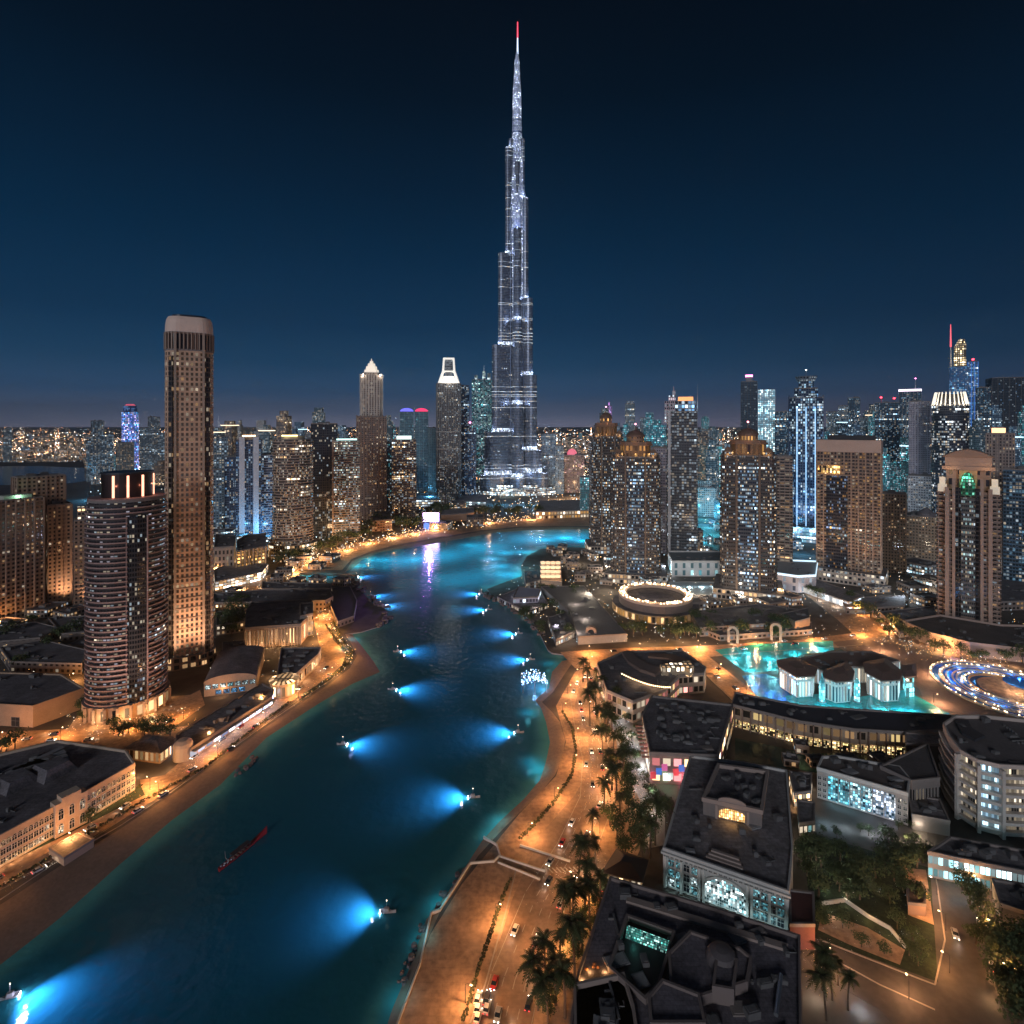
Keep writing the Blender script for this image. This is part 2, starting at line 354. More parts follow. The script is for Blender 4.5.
SOIL = mat('garden soil', (.11,.075,.05), .95, noise=.3, nscale=.1, bump=.5)
# right bank
area('promenade', [(345,1165),(430,935),(462,884),(520,813),(556,776),(566,742),(556,706),(575,672),(612,655),(625,690),(612,720),(640,800),(640,850),(605,920),(555,1070),(560,1165)], PAVE)
area('coast_road', [(440,1165),(482,1000),(512,900),(540,835),(575,795),(590,768),(588,735),(575,705),(580,680),(600,664),(607,668),(600,690),(606,720),(618,760),(616,800),(585,870),(556,930),(535,1010),(515,1165)], mat('worn tan asphalt', (.25,.165,.115), .75, noise=.3, nscale=.06, bump=.15, tile=(30,3.4,.12)))
area('garden_bed_path', [(625,690),(640,700),(655,740),(645,780),(665,800),(665,845),(640,850),(640,800),(620,760),(612,720)], PALE)
area('crossing_road', [(560,652),(625,648),(700,646),(800,640),(875,630),(905,634),(860,646),(780,652),(705,657),(650,660),(600,668),(575,668)], PAVE)
area('diagonal_road', [(683,652),(703,652),(765,700),(735,703)], PAVE)
area('avenue', [(795,565),(815,575),(870,610),(925,640),(960,655),(900,652),(862,642),(838,620),(790,582)], PAVE)
area('plaza_right', [(832,642),(905,634),(985,648),(1060,660),(1100,700),(1000,740),(930,720),(920,690),(880,660),(850,655)], mat('dusky paving', (.17,.13,.12), .8, noise=.2, nscale=.05, bump=.1))
area('service_road', [(925,868),(965,868),(1000,960),(1030,1030),(1060,1100),(960,1100),(880,1010),(820,975),(800,950),(815,938),(925,985),(935,975)], ASPH)
area('park_lawn', [(800,830),(930,868),(938,982),(815,938)], GRASS)
area('park_path', [(822,912),(868,928),(905,950),(900,965),(850,945),(818,930)], PAVE)
area('park_track', [(905,868),(926,870),(934,925),(908,915)], PAVE)
# left bank
area('left_coast_road', [(-260,1060),(-110,950),(0,890),(70,850),(130,815),(190,778),(240,742),(290,702),(325,680),(342,665),(346,652),(333,640),(330,622),(345,622),(318,600),(310,604),(318,640),(322,655),(300,680),(255,710),(200,745),(165,775),(140,780),(142,795),(60,838),(-20,876),(-260,1020)], PAVE)
area('left_street', [(-60,735),(90,728),(130,735),(210,722),(200,730),(130,752),(60,748),(-60,760)], PAVE)
area('left_forecourt', [(85,705),(130,700),(190,695),(200,690),(205,705),(170,730),(125,738),(60,740)], PAVE)
area('far_promenade', [(220,590),(300,566),(345,545),(420,531),(520,519),(600,518),(600,526),(520,526.5),(480,530.5),(440,537),(400,544),(372,551),(352,559),(342,570),(300,570),(290,585),(255,600)], PAVE)
area('left_verge', [(0,858),(140,784),(145,795),(60,838),(-20,876),(-40,880)], GRASS)
# far-off lagoon at the left
area('far_lagoon', [(-400,486),(-100,486),(60,484.5),(86,481),(86,468),(40,466),(-100,467),(-400,469)], water_mat('lagoon water', (.01,.05,.075)))

# ================================================================ the hazy night air
hz = MB(); hz.prism([(-52000,-600),(52000,-600),(52000,31000),(-52000,31000)], -8, 1190, capb=True)
hm = bpy.data.materials.new('hazy air'); hm.use_nodes = True; hn = hm.node_tree; hn.nodes.clear()
ho = hn.nodes.new('ShaderNodeOutputMaterial'); pv = hn.nodes.new('ShaderNodeVolumePrincipled'); hn.links.new(pv.outputs[0], ho.inputs['Volume'])
pv.inputs['Color'].default_value = (.75,.9,1,1); pv.inputs['Density'].default_value = 4.2e-5; pv.inputs['Anisotropy'].default_value = .6
tag(hz.build('haze', hm), kind='stuff')
# ================================================================ towers
TREES_NO = []
class Tower:
    """root Empty at the base; x() and z() turn picture pixels into the tower's own metres"""
    def __init__(s, name, cat, label, x0, x1, ty, by, dr=.85, rot=0, group=None):
        s.px = (x0+x1)/2; Yf = depth(by); th = math.atan((s.px-512)/FPX)
        ext = (x1-x0)*Yf*math.cos(th)/FPX
        c, q = math.cos(R(abs(rot))), math.sin(R(abs(rot)))
        s.w = ext/(c+dr*q); s.d = s.w*dr
        hd = (s.d*c+s.w*q)/2
        s.Y = Yf+hd*math.cos(th)*.5; s.k = (Yf)/FPX; s.Yf = Yf
        X = (s.px-512)*s.Y/FPX
        s.h = zat(ty, Yf)
        s.root = empty(name, (X, s.Y, 0), -th+R(rot), label, cat, group)
        s.cos = math.cos(th)
    def z(s, py): return zat(py, s.Yf)
    def x(s, px): return (px-s.px)*s.k*s.cos
    def L(s, n): return n*s.k              # n picture pixels in metres
def sc_(P, sx, sy=None, ox=0, oy=0): return [(x*sx+ox, y*(sx if sy is None else sy)+oy) for x, y in P]
def wall(t, name, P, z0, z1, m, roof=ROOF, par=1.2, pm=None, parent=None):
    b = MB(); b.prism(P, z0, z1, cap=False); o = b.build(name, m, parent or t.root)
    r = MB(); r.prism(P, z1-.02, z1+.01, cap=0)
    if par:
        I = offs(P, -.5)
        r.loft([[(x,y,z1) for x,y in P],[(x,y,z1+par) for x,y in P],[(x,y,z1+par) for x,y in I],[(x,y,z1+.02) for x,y in I]], 1)
    r.build('roof', [roof, pm or PARA], parent or t.root)
    return o
def slabs(t, P, z0, z1, fh, pr, th, m, name='balcony_bands', parent=None):
    b = MB(); Q = offs(P, pr); z = z0
    while z < z1-.5: b.prism(Q, z, z+th, capb=True); z += fh
    return b.build(name, m, parent or t.root)
def fins(t, P, z0, z1, step, pr, w, m, name='wall_fins', only=None):
    b = MB()
    for (x, y), a in walk(P, step):
        if only and not only(x, y): continue
        b.box(x+math.sin(a)*pr*.4, y-math.cos(a)*pr*.4, z0, z1, w, pr, a)
    return b.build(name, m, t.root)
def plant(t, w, d, z, n=3, seed=0):        # rooftop plant, each unit its own part
    rr = random.Random(seed)
    for k in range(n):
        b = MB(); a, c, hh = rr.uniform(.12,.3)*w, rr.uniform(.12,.3)*d, rr.uniform(1.8,4)
        b.box(0,0,0,hh,a,c); b.box(0,0,hh,hh+.5,a*.6,c*.6)
        b.build('roof_unit', HVAC, t.root, (rr.uniform(-.3,.3)*w, rr.uniform(-.3,.3)*d, z))
def uplight(t, power, col=(1,.56,.3)):      # floodlights on the ground before a tower, washing its front
    for sx_ in (-.3,.3): lamp((sx_*t.w, -t.d/2-t.w*.55, 3), power/2, col, 1.0, 'SPOT', t.root, (-sx_*.2,.36,1), 75)
def mast(t, x, y, z0, z1, r=.5, m=STEEL, tip=None, name='mast'):
    b = MB(); b.tube([(x,y,z0),(x,y,(z0+z1)/2),(x,y,z1)], [r, r*.7, r*.35], 6); o = b.build(name, m, t.root)
    if tip: c = MB(); c.lathe([(.01,z1-.2),(tip[1],z1+tip[1]*.6),(tip[1],z1+tip[1]*1.4),(.01,z1+tip[1]*2)], 8, cx=x, cy=y); c.build('beacon', tip[0], t.root)
    return o
# ---------------------------------------------------------------- the very tall needle tower
t = Tower('needle_skyscraper', 'skyscraper', 'tallest silver skyscraper, tapering in lit setbacks to a red tipped spire', 481, 547, 22, 494, dr=1.0)
t.root.rotation_euler = (0,0,0)
t.Yf = t.Y; t.k = t.Y/FPX; k = t.k; t.h = zat(22, t.Y)
FB = facade('silver needle cladding', (.19,.225,.3), 3.9, 2.2, .5, .52, .2, (COOL, SOFT, (.6,.75,1)), .75, (.02,.024,.034), 3, .38, line=.9, lines=8, metal=.35)
FIN = mat('polished steel fin', (.2,.27,.42), .35, .7)
NB = emis('terrace glow panel', (.78,.86,1), 2.6)
GLOWP = facade('setback glow panel', (.55,.6,.7), 3.9, 1.6, .75, .85, .8, (COOL, (.6,.7,1)), 1.1, seed=5, cluster=.3)
def capsule(L, r, a, n=7):                 # wing outline reaching L metres out at angle a, rounded tip
    P = [(0,-r)]+[(L-r+r*math.cos(R(-90+180*i/n)), r*math.sin(R(-90+180*i/n))) for i in range(n+1)]+[(0,r)]
    c, q = math.cos(a), math.sin(a); return [(x*c-y*q, x*q+y*c) for x, y in P]
cxo = t.x(517)
WL = [(36,474),(31.5,432),(24.3,346.5),(18.4,256),(11.5,150),(8,141)]        # left wing: reach in px up to row
WR = [(30,472),(23.8,450),(19.2,376),(15.2,300),(11,200),(7.5,141)]
WF = [(24,476),(20,405),(16,322),(12.5,232),(8,165)]
for wname, W, ang, rr0 in (('wing', WL, R(205), 11), ('wing', WR, R(-25), 11), ('wing', WF, R(-88), 11)):
    zb = 0; b = MB(); fb = MB(); kids = []
    cs_ = abs(math.cos(ang)) if ang != R(-88) else 1
    for i, (reach, top) in enumerate(W):
        Lw = reach*k/cs_; r = max(4.5, 18-2.7*i); r = min(r, Lw*.8); z1 = t.z(top)
        P = [(x+cxo, y) for x, y in capsule(Lw, r, ang)]
        b.prism(P, zb, z1, cap=False); rf = MB(); rf.prism(P, z1-.05, z1+.8); kids.append(('terrace', rf, GREY))
        Q = offs(P, .55); z = zb+3
        while z < z1: fb.prism(Q, z, z+.45, capb=True); z += 7.8
        if i < len(W)-1:                   # glowing panel at the foot of the next tier, imitates floodlight on the wall
            P2 = [(x+cxo, y) for x, y in capsule(W[i+1][0]*k/cs_+.5, min(max(4.5,18-2.7*(i+1)), W[i+1][0]*k/cs_*.8)+.4, ang)]
            pb = MB(); kids.append(('glow_panel', pb, GLOWP)); pb.prism(P2, z1+.9, z1+11-i, cap=False)
            lx, ly = (W[i+1][0]*k/cs_+7)*math.cos(ang)+cxo, (W[i+1][0]*k/cs_+7)*math.sin(ang)-3
            lamp((lx, ly-2, z1+4), 9000, (.55,.68,1), .8, parent=t.root)
        zb = z1
    w_ = b.build(wname, FB, t.root); fb.build('sunshade_fins', FIN, w_); 
    for n_, k_, m_ in kids: k_.build(n_, m_, w_)
core = MB(); zt = lambda p: t.z(p)
prof = [(8.2*k,0),(8.2*k,zt(200)),(6.6*k,zt(160)),(5.2*k,zt(143)),(4.4*k,zt(118)),(4.1*k,zt(92)),(3.0*k,zt(76)),(2.5*k,zt(62)),(1.4*k,zt(56)),(.95*k,zt(52))]
core.loft([[(cxo+r*math.cos(2*math.pi*i/18), r*math.sin(2*math.pi*i/18), z) for i in range(18)] for r, z in prof], cap=0)
co = core.build('core', facade('bright needle crown', (.3,.36,.6), 4.2, 3.2, .6, .5, .55, ((.7,.78,1), (.5,.6,1), COOL), 2.0, (.05,.06,.08), 9, .3, metal=.4, base=.2), t.root)
rg = MB()
for py in range(56, 146, 6):
    rr_ = 1.3+(py-52)*.045; rg = MB(); rg.lathe([(rr_*k, zt(py)),(rr_*k*1.06, zt(py)+.5),(rr_*k*1.06, zt(py)+2),(rr_*k, zt(py)+2.4)], 16, cx=cxo); rg.build('ring', FIN, co)
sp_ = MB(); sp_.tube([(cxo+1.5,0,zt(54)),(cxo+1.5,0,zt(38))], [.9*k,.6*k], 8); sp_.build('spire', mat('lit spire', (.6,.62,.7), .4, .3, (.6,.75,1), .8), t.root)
sp_ = MB(); sp_.tube([(cxo+1.5,0,zt(38)),(cxo+1.5,0,zt(22))], [.6*k,.4*k], 8); sp_.build('spire_tip', emis('red spire light', (1,.06,.1), 1.6), t.root)
# vertical grooves up the front
gr = MB()
for px_ in (-6.4,-3.8,3.2,6.2): gr.box(cxo+px_*k, -W[0][0]*k-.3 if False else -8.6*k, 6, zt(205), 1.1, 1.4)
gr.build('pier', FIN, t.root)
pd = MB()
for a_, b_, h_ in ((44,26,9),(38,22,16),(30,18,22)): pd.prism([(x+cxo, y-10) for x, y in ell(a_*2*k, b_*2*k, 40)], 0, h_, m=0, cap=1)
pd.build('podium', [facade('needle podium', (.4,.4,.42), 4.5, 4, .8, .6, .75, (COOL, (.6,.85,1), SOFT), 2.2, seed=21), ROOF], t.root)
ent = MB()
for i in range(9):                         # glazed arched canopy before the tower
    a0, a1 = R(180-20*i), R(160-20*i)
    for j in range(5):
        y0, y1 = -75-j*9, -75-(j+1)*9
        p = lambda a, y: (cxo-6+34*math.cos(a), y, 16*math.sin(a))
        ent.face([p(a0,y1), p(a1,y1), p(a1,y0), p(a0,y0)])
ent.build('entrance_canopy', facade('glazed canopy', (.5,.52,.55), 5, 5, .85, .8, .6, (COOL,(.5,.9,.8),SOFT), 1.4, seed=4), t.root)
# ---------------------------------------------------------------- left bank towers
F_A = facade('brown tower wall', (.58,.37,.255), 3.5, 2.9, .55, .6, .15, (SOFT, WARM, (1,.7,.4)), .8, (.03,.02,.017), 11, base=.012)
t = Tower('office_tower', 'tower', 'tall slim brown tower with rounded shoulders and plain beige crown', 165, 214, 318, 664, dr=.95)
P = rnd(t.w, t.d, t.w*.3, 6); z1, z2 = t.z(352), t.z(334)
wall(t, 'wall', P, 0, z1, F_A); slabs(t, P, 6.6, z1, 7, .25, .5, SAND, 'floor_bands'); uplight(t, 130000, (1,.6,.36))
for sx_ in (-.285,.285): b = MB(); b.box(sx_*t.w, -t.d/2-.2, 0, z2, 1.5, 1.8); b.build('pier', SAND, t.root); q = MB(); q.box(sx_*1.27*t.w, -t.d*.455, 6, z1-4, t.w*.085, 3, math.copysign(.3,sx_)); q.build('dark_recess', facade('dark corner glass', (.05,.035,.03), 3.5, 1.8, .8, .7, .1, (SOFT, WARM), 1.0, (.012,.01,.01), 160), t.root)
P2 = sc_(P, .985); wall(t, 'loggia_wall', P2, z1, z2, facade('tall slots', (.26,.17,.125), 18, 2.6, .55, .86, .1, (WARM,), .6, (.02,.015,.015), 2)); fins(t, P2, z1+1, z2, 2.6, .9, .7, SAND, 'loggia_piers')
b = MB(); zc, zt_ = z2+.3, t.h
prof = [(1.0,zc),(.985,zc+(zt_-zc)*.45),(.95,zc+(zt_-zc)*.8),(.885,zt_),(.8,zt_)]
b.loft([[(x*s_,y*s_,z) for x,y in P] for s_, z in prof], cap=0); b.build('crown', mat('beige crown stone', (.74,.55,.45), .7, noise=.08, nscale=.2), t.root, smooth=True)  # the crown's own pale beige
b = MB(); b.prism(sc_(P,.72), zt_, zt_+1.6); b.build('roof_unit', DARK, t.root)
b = MB(); b.prism(sc_(P,1.1), 0, 9, cap=1); b.build('podium', [facade('tan podium', (.4,.28,.2), 4.5, 5, .6, .6, .5, (WARM,), 1.5, seed=5), ROOF], t.root)

t = Tower('banded_tower', 'tower', 'dark round tower with brown balcony bands and lit copper drum on top', 87, 168, 474, 712, dr=.9)
zb = t.z(501); P = ell(t.w, t.d, 40); uplight(t, 90000, (1,.66,.5))
F_B = facade('banded dark glass', (.05,.04,.04), 2.8, 1.9, .8, .5, .22, (SOFT, COOL, (.9,.85,1)), 1.1, (.012,.012,.018), 12)
wall(t, 'wall', P, 8, zb, F_B, ROOFB)
BAND = mat('copper brown band', (.3,.2,.185), .55, noise=.15, nscale=.1)
b = MB(); Q = offs(P, 1.15); z = 9.0; gap = lambda x, y: y < 0 and t.x(126) < x < t.x(148)
n_ = len(Q)
while z < zb-2:                            # each band runs round the tower and stops at the glass strip
    for i in range(n_):
        j = (i+1) % n_
        mx_ = (Q[i][0]+Q[j][0])/2
        if Q[i][1] < 0 and t.x(127) < mx_ < t.x(147) and z < zb-9: continue
        a0, a1, i0, i1 = Q[i], Q[j], P[i], P[j]
        b.face([(*a0,z),(*a1,z),(*a1,z+.75),(*a0,z+.75)]); b.face([(*a0,z+.75),(*a1,z+.75),(*i1,z+.75),(*i0,z+.75)]); b.face([(*i0,z),(*i1,z),(*a1,z),(*a0,z)])
    z += 2.8
b.build('balcony_bands', BAND, t.root)
b = MB(); xa, xb = t.x(126.5), t.x(147.5); yy = -t.d/2*.985-.9
b.prism([(xa,yy+.6),((xa+xb)/2,yy-.2),(xb,yy+1.1),(xb,yy+6),(xa,yy+6)], 8, zb-8)
b.build('glass_strip', facade('dark lift glass', (.015,.015,.02), 2.8, 1.3, .7, .6, .13, (SOFT, COOL, (1,.9,.7)), 1.5, (.008,.01,.014), 31), t.root)
b = MB(); z = 8
for sx_ in (-1,1): b.tube([(xa if sx_<0 else xb, yy+.8, 6),(xa if sx_<0 else xb, yy+.8, zb-8)], .45, 6)
b.build('edge_trim', BAND, t.root)
b = MB(); b.prism(sc_(P,.98), zb, zb+2.2, cap=0); b.build('cornice', BAND, t.root)
D = sc_(P, .66); b = MB(); b.prism(D, zb+1, t.h, cap=1); b.build('drum', [mat('dark copper drum', (.055,.035,.03), .3, .7), ROOFB], t.root)
CST = emis('copper light strip', (1,.4,.25), 1.5)
for px_ in (113.5,128,143,155):
    x_ = t.x(px_); a_ = math.asin(max(-1,min(1,(x_-0)/(t.w*.33)))); q = MB(); q.box(x_, -t.d*.33*math.cos(a_)-.12, zb+2.4, t.h-.8, 1.15, .5, a_); q.build('light_strip', CST, t.root)
    lamp((x_, -t.d*.33*math.cos(a_)-2.2, zb+9), 160, (1,.4,.25), .3, parent=t.root)
b = MB(); b.prism(sc_(D,1.04), t.h, t.h+1); b.build('drum_rim', DARK, t.root)
b = MB(); b.prism(sc_(P,1.12), 0, 8.5, cap=1); b.build('podium', [facade('lit tan base', (.42,.29,.2), 8, 6, .5, .7, .6, (WARM,), 1.2, seed=8), ROOF], t.root)
for a_ in range(-150,-20,16): q = MB(); q.box(t.w*.585*math.cos(R(a_)), t.d*.585*math.sin(R(a_)), 0, 8.5, 1.4, 1.4); q.build('column', SAND, t.root)
for a_ in (-125,-95,-65): lamp((t.w*.66*math.cos(R(a_)), t.d*.66*math.sin(R(a_)), 3), 900, WARM, .5, parent=t.root)

F_C = facade('tan apartment wall', (.33,.225,.16), 3.6, 3.4, .5, .5, .10, (SOFT, WARM), 1.2, (.03,.022,.02), 14)
def apt(x0, x1, ty, by, label, f, slab=None, slab_m=SAND, finm=None, dr=.8, rot=0, fh=3.6, step=6.8, P=None, name='apartment_tower', cat='tower', group=None, n=3, par=1.4, pr=.9):
    t = Tower(name, cat, label, x0, x1, ty, by, dr, rot, group)
    P = P(t) if P else rect(t.w, t.d)
    wall(t, 'wall', P, 0, t.h, f, par=par)
    if slab: slabs(t, P, fh, t.h, fh, pr, slab, slab_m)
    if finm: fins(t, P, 0, t.h+.5, step, 1.3 if slab else .8, .9, finm)
    plant(t, t.w, t.d, t.h, n, seed=int(x0)); t.P = P
    if by > 600: uplight(t, 60000)
    return t
t = apt(12, 66, 477, 608, 'brown apartment slab behind the stepped tan block at the edge', F_C, finm=BROWN, dr=.5, rot=14)
t = apt(-14, 44, 500, 618, 'tan apartment block with pale end wall and green lit roof terrace', F_C, slab=.5, dr=.6, rot=20, finm=SAND)
b = MB(); b.prism(sc_(t.P,.6), t.h, t.h+4); b.build('penthouse', mat('lit terrace wall', (.4,.42,.35), .8), t.root); lamp((0,-t.d*.42,t.h+3), 900, (.5,1,.7), .5, parent=t.root)
apt(44, 72, 505, 606, 'lower brown wing with a few bright windows beside the stepped tan block', F_C, finm=BROWN, dr=.9, rot=10)
t = apt(74, 96, 520, 610, 'small orange brown tower half hidden behind the round banded tower', F_C, slab=.6, slab_m=BROWN, dr=.8)
b = MB(); b.prism(sc_(t.P,.7), t.h, t.h+12); b.build('setback', facade('penthouse floors', (.35,.26,.2), 3.6, 3, .7, .5, .5, (SOFT, WARM), 1.2, seed=2), t.root)
# bluish pair with white fins
F_BL = facade('blue glass wall', (.12,.16,.24), 3.6, 2.8, .75, .65, .3, (COOL, BLUE, (.5,.75,1), SOFT), 1.0, (.014,.03,.06), 15)
t = Tower('apartment_tower', 'tower', 'blue glass tower with two broad white vertical fins', 236, 262, 440, 538, .9)
P = rect(t.w, t.d); wall(t, 'wall', P, 0, t.h, F_BL)
for a_ in (-.27,.27): b = MB(); b.box(a_*t.w, -t.d/2-1.6, 0, t.h+5, 7.5, 3.5); b.build('fin', mat('lit white fin', (.62,.64,.72), .6, noise=.1, nscale=.05), t.root)
b = MB(); b.box(0,0,t.h,t.h+6,t.w*.8,t.d*.7); b.build('plant_room', GREY, t.root); b = MB(); b.box(0,-t.d*.36,t.h+6,t.h+7,t.w*.5,1); b.build('roof_light', L_WARM, t.root)
apt(225, 239, 457, 533, 'narrow dark blue wing at the side of the white finned tower', F_BL, finm=mat('navy fin', (.08,.12,.22), .5), dr=1)
apt(260, 275, 455, 536, 'slim tower with pale blue balconies just behind the white finned tower', F_BL, slab=.7, slab_m=mat('pale blue slab', (.4,.45,.58), .6), dr=1.1)
# curved banded apartment tower
F_CV = facade('lit curved wall', (.16,.115,.095), 3.5, 1.7, .8, .55, .28, (SOFT, WARM, (1,.9,.75)), .9, (.03,.025,.025), 16)
t = apt(273, 313, 440, 556, 'curved tan tower wrapped in pale balcony bands above the far beach', F_CV, slab=.9, slab_m=mat('pale balcony', (.4,.31,.26), .7, noise=.1), dr=.75, P=lambda t: ell(t.w, t.d, 28), fh=3.5, pr=1.3)
b = MB(); b.prism(sc_(t.P,.6), t.h, t.h+5); b.build('penthouse', mat('lit penthouse', (.5,.42,.3), .7), t.root); b = MB(); b.box(-4,-t.d*.31,t.h+5,t.h+6.5,t.w*.4,1); b.build('roof_light', emis('yellow roof light', (1,.75,.3), 2.5), t.root)
b = MB(); b.prism(sc_(t.P,1.25), 0, 16, cap=1); b.build('podium', [facade('bright podium', (.4,.32,.26), 4, 3, .8, .7, .8, (SOFT,WARM), 1.8, seed=3), ROOF], t.root)
apt(311.5, 337, 424, 540, 'dark flat topped glass tower between two banded apartment towers', facade('black glass wall', (.035,.04,.05), 3.6, 2.6, .8, .7, .13, (SOFT, COOL, (1,.9,.7)), 1.2, (.012,.018,.026), 17), finm=DARK, dr=.9, step=5)
t = apt(334, 359.5, 441, 540, 'beige tower with evenly lit balcony rows and green tinted roof lights', facade('lit balcony wall', (.2,.165,.14), 3.5, 1.9, .75, .5, .42, (SOFT, COOL, (.8,1,.9)), .9, (.03,.03,.03), 18), slab=.8, slab_m=SAND, dr=.85, fh=3.5, pr=1.2)
b = MB(); b.box(0,-t.d*.3,t.h,t.h+3.5,t.w*.8,3); b.build('roof_light', emis('aqua roof light', (.6,1,.95), .9), t.root)
b = MB(); b.box(-t.w/2-1,-t.d*.4,0,t.h+2,3,6); b.build('end_wall', SAND, t.root)
# crowned tower
F_D = facade('cream crowned wall', (.42,.33,.28), 3.7, 2.8, .5, .6, .2, (SOFT, (1,.9,.75)), 1.2, (.03,.025,.025), 19)
t = Tower('crowned_tower', 'tower', 'stepped cream tower ending in a bright white tiered pointed crown', 357, 386, 359, 519, 1)
P = rect(t.w, t.d); z1 = t.z(417); wall(t, 'wall', P, 0, z1, facade('brown crowned wall', (.26,.18,.15), 3.7, 2.8, .5, .6, .16, (SOFT, WARM), 1.1, (.03,.025,.025), 20), par=2)
fins(t, P, 0, z1+3, 6, 1.2, 1.6, BROWN)
s_ = .76; z2 = t.z(376); P2 = cham(t.w*s_, t.d*s_, t.w*.1); wall(t, 'upper_wall', P2, z1, z2, F_D, par=1); fins(t, P2, z1, z2+3, 4.5, 1, 1.3, mat('lit cream pier', (.62,.54,.48), .7))
P3 = cham(t.w*.6, t.d*.6, t.w*.12); wall(t, 'setback', P3, z2, t.z(373), F_D, par=1)
cw = mat('glowing white crown', (.8,.74,.66), .7, 0, (1,.86,.7), .3)  # emission in the crown imitates floodlight on it
b = MB()
for a_, y0, y1 in ((.52,374,369.5),(.4,369.5,366),(.27,366,363),(.13,363,360.5)): b.prism(cham(t.w*a_, t.d*a_, t.w*a_*.2), t.z(y0), t.z(y1), top=cham(t.w*a_*.93, t.d*a_*.93, t.w*a_*.2*.93))
b.build('crown', cw, t.root); mast(t, 0, 0, t.z(361), t.z(357.5), 1.2, cw, name='finial')
for a_ in (-1,1): lamp((a_*t.w*.3,-t.d*.42,t.z(375)), 3500, (1,.88,.72), .8, parent=t.root)
t = apt(385, 392, 443, 515, 'narrow dark teal tower squeezed behind the crowned cream tower', facade('teal glass', (.03,.08,.1), 3.6, 3, .8, .7, .2, (COOL, CYAN), .8, (.01,.03,.04), 22), dr=1.2)
t = apt(392, 416, 440, 522, 'speckled dark tower with glowing white rooftop in front of the pale twin towers', facade('speckled wall', (.09,.075,.07), 3.4, 2.8, .7, .6, .3, (SOFT, WARM, COOL), 1.1, (.02,.018,.02), 23), slab=.5, slab_m=BROWN, dr=.9, fh=3.4)
b = MB(); b.box(0,0,t.h,t.h+7,t.w*.62,t.d*.5); b.build('roof_light', emis('white rooftop', (.75,1,.95), .75), t.root)
F_P = facade('pale teal glass', (.16,.26,.32), 3.8, 2.6, .6, .6, .12, (COOL, CYAN), .6, (.03,.08,.1), 24)
for x0_, x1_, c_, lb in ((400,413.5,L_BLUE,'pale teal tower with a blue lit arched top'), (415,428,L_PINK,'pale teal tower with a red lit arched top')):
    t = apt(x0_, x1_, 412, 496, lb, F_P, finm=mat('pale teal fin', (.25,.4,.45), .6), dr=1, step=9, n=1)
    b = MB(); b.loft([[(t.w*.5*math.cos(R(180-a)), y_, t.h+1+t.w*.26*math.sin(R(a))) for a in range(0,181,20)] for y_ in (-t.d*.5,-t.d*.3)], closed=False)
    b.face([(t.w*.5*math.cos(R(a)), -t.d*.5, t.h+1+t.w*.26*math.sin(R(a))) for a in range(0,181,20)][::-1]); b.build('arched_top', emis('blue arch' if c_ is L_BLUE else 'red arch', (.16,.16,1) if c_ is L_BLUE else (1,.04,.15), .7), t.root)
apt(428, 436, 428, 498, 'plain grey green tower slab next to the red topped tower', facade('plain slab', (.28,.36,.36), 3.8, 4, .4, .4, .06, (COOL,), .6, (.08,.12,.13), 25), dr=1.4, n=1)
# tower with open arched white crown
t = Tower('arched_crown_tower', 'tower', 'dark ribbed hotel tower whose open white crown tapers like a lantern', 436.5, 461, 384, 503, .9)
P = rnd(t.w, t.d, t.w*.12, 3); wall(t, 'wall', P, 0, t.h, facade('ribbed hotel wall', (.17,.16,.16), 3.6, 2.5, .55, .6, .22, (SOFT, COOL), 1.1, (.03,.032,.036), 26)); fins(t, P, 0, t.h, 5, 1, 1.1, GREY)
for zz in (465,449,432): slabs(t, P, t.z(zz), t.z(zz)+3, 9, 1, 1.4, mat('lit ledge', (.5,.45,.4), .7), 'ledge')
zt_ = t.z(358); hw, tw = t.w*.40, t.w*.2; CW = mat('glowing frame', (.75,.74,.7), .6, 0, (1,.93,.82), .35)  # frame glows by itself in place of floodlight
for sx_ in (-1,1):
    for sy_ in (-1,1): b = MB(); b.tube([(sx_*hw, sy_*t.d*.3, t.h),(sx_*tw*1.15, sy_*t.d*.22, t.h+(zt_-t.h)*.5),(sx_*tw, sy_*t.d*.2, zt_)], [3.2,2.4,1.9], 6); b.build('crown_leg', CW, t.root)
b = MB(); b.box(0,0,zt_-3,zt_+1,tw*2.3,t.d*.45); b.build('crown_beam', CW, t.root)
b = MB(); b.box(0,0,t.h+26,t.h+29,tw*2.3,t.d*.45); b.build('crown_beam', CW, t.root)
b = MB(); b.prism(rect(t.w*.62,t.d*.5), t.h+1, t.h+17, top=rect(t.w*.42,t.d*.4)); b.build('crown_core', emis('lantern glow', (1,.93,.8), .9), t.root)
b = MB(); b.prism(rect(t.w*.3,t.d*.35), t.h+17, zt_-3); b.build('crown_shaft', facade('crown shaft', (.2,.22,.25), 4, 3, .7, .6, .3, (COOL,), .8, seed=6), t.root)
lamp((0,-t.d*.7,t.h+6), 6000, (1,.92,.8), 1, parent=t.root)
t = apt(459, 469, 386, 497, 'dark blue slab tower behind the lantern crowned hotel', F_BL, finm=DARK, dr=1.6, n=1)
t = apt(464, 476, 428, 500, 'short dark blue tower at the foot of the silver skyscraper', F_BL, finm=DARK, dr=1.2, n=1); mast(t,0,0,t.h,t.h+10,.8,STEEL,(L_PINK,2.2))
t = apt(472, 492, 380, 482, 'teal glass tower under construction with floodlit open top floors', facade('teal construction glass', (.06,.13,.16), 3.8, 2.8, .8, .65, .4, (COOL, CYAN, (.6,1,.9)), .9, (.015,.05,.07), 27), finm=mat('teal fin', (.12,.25,.3), .5), dr=1, n=4)
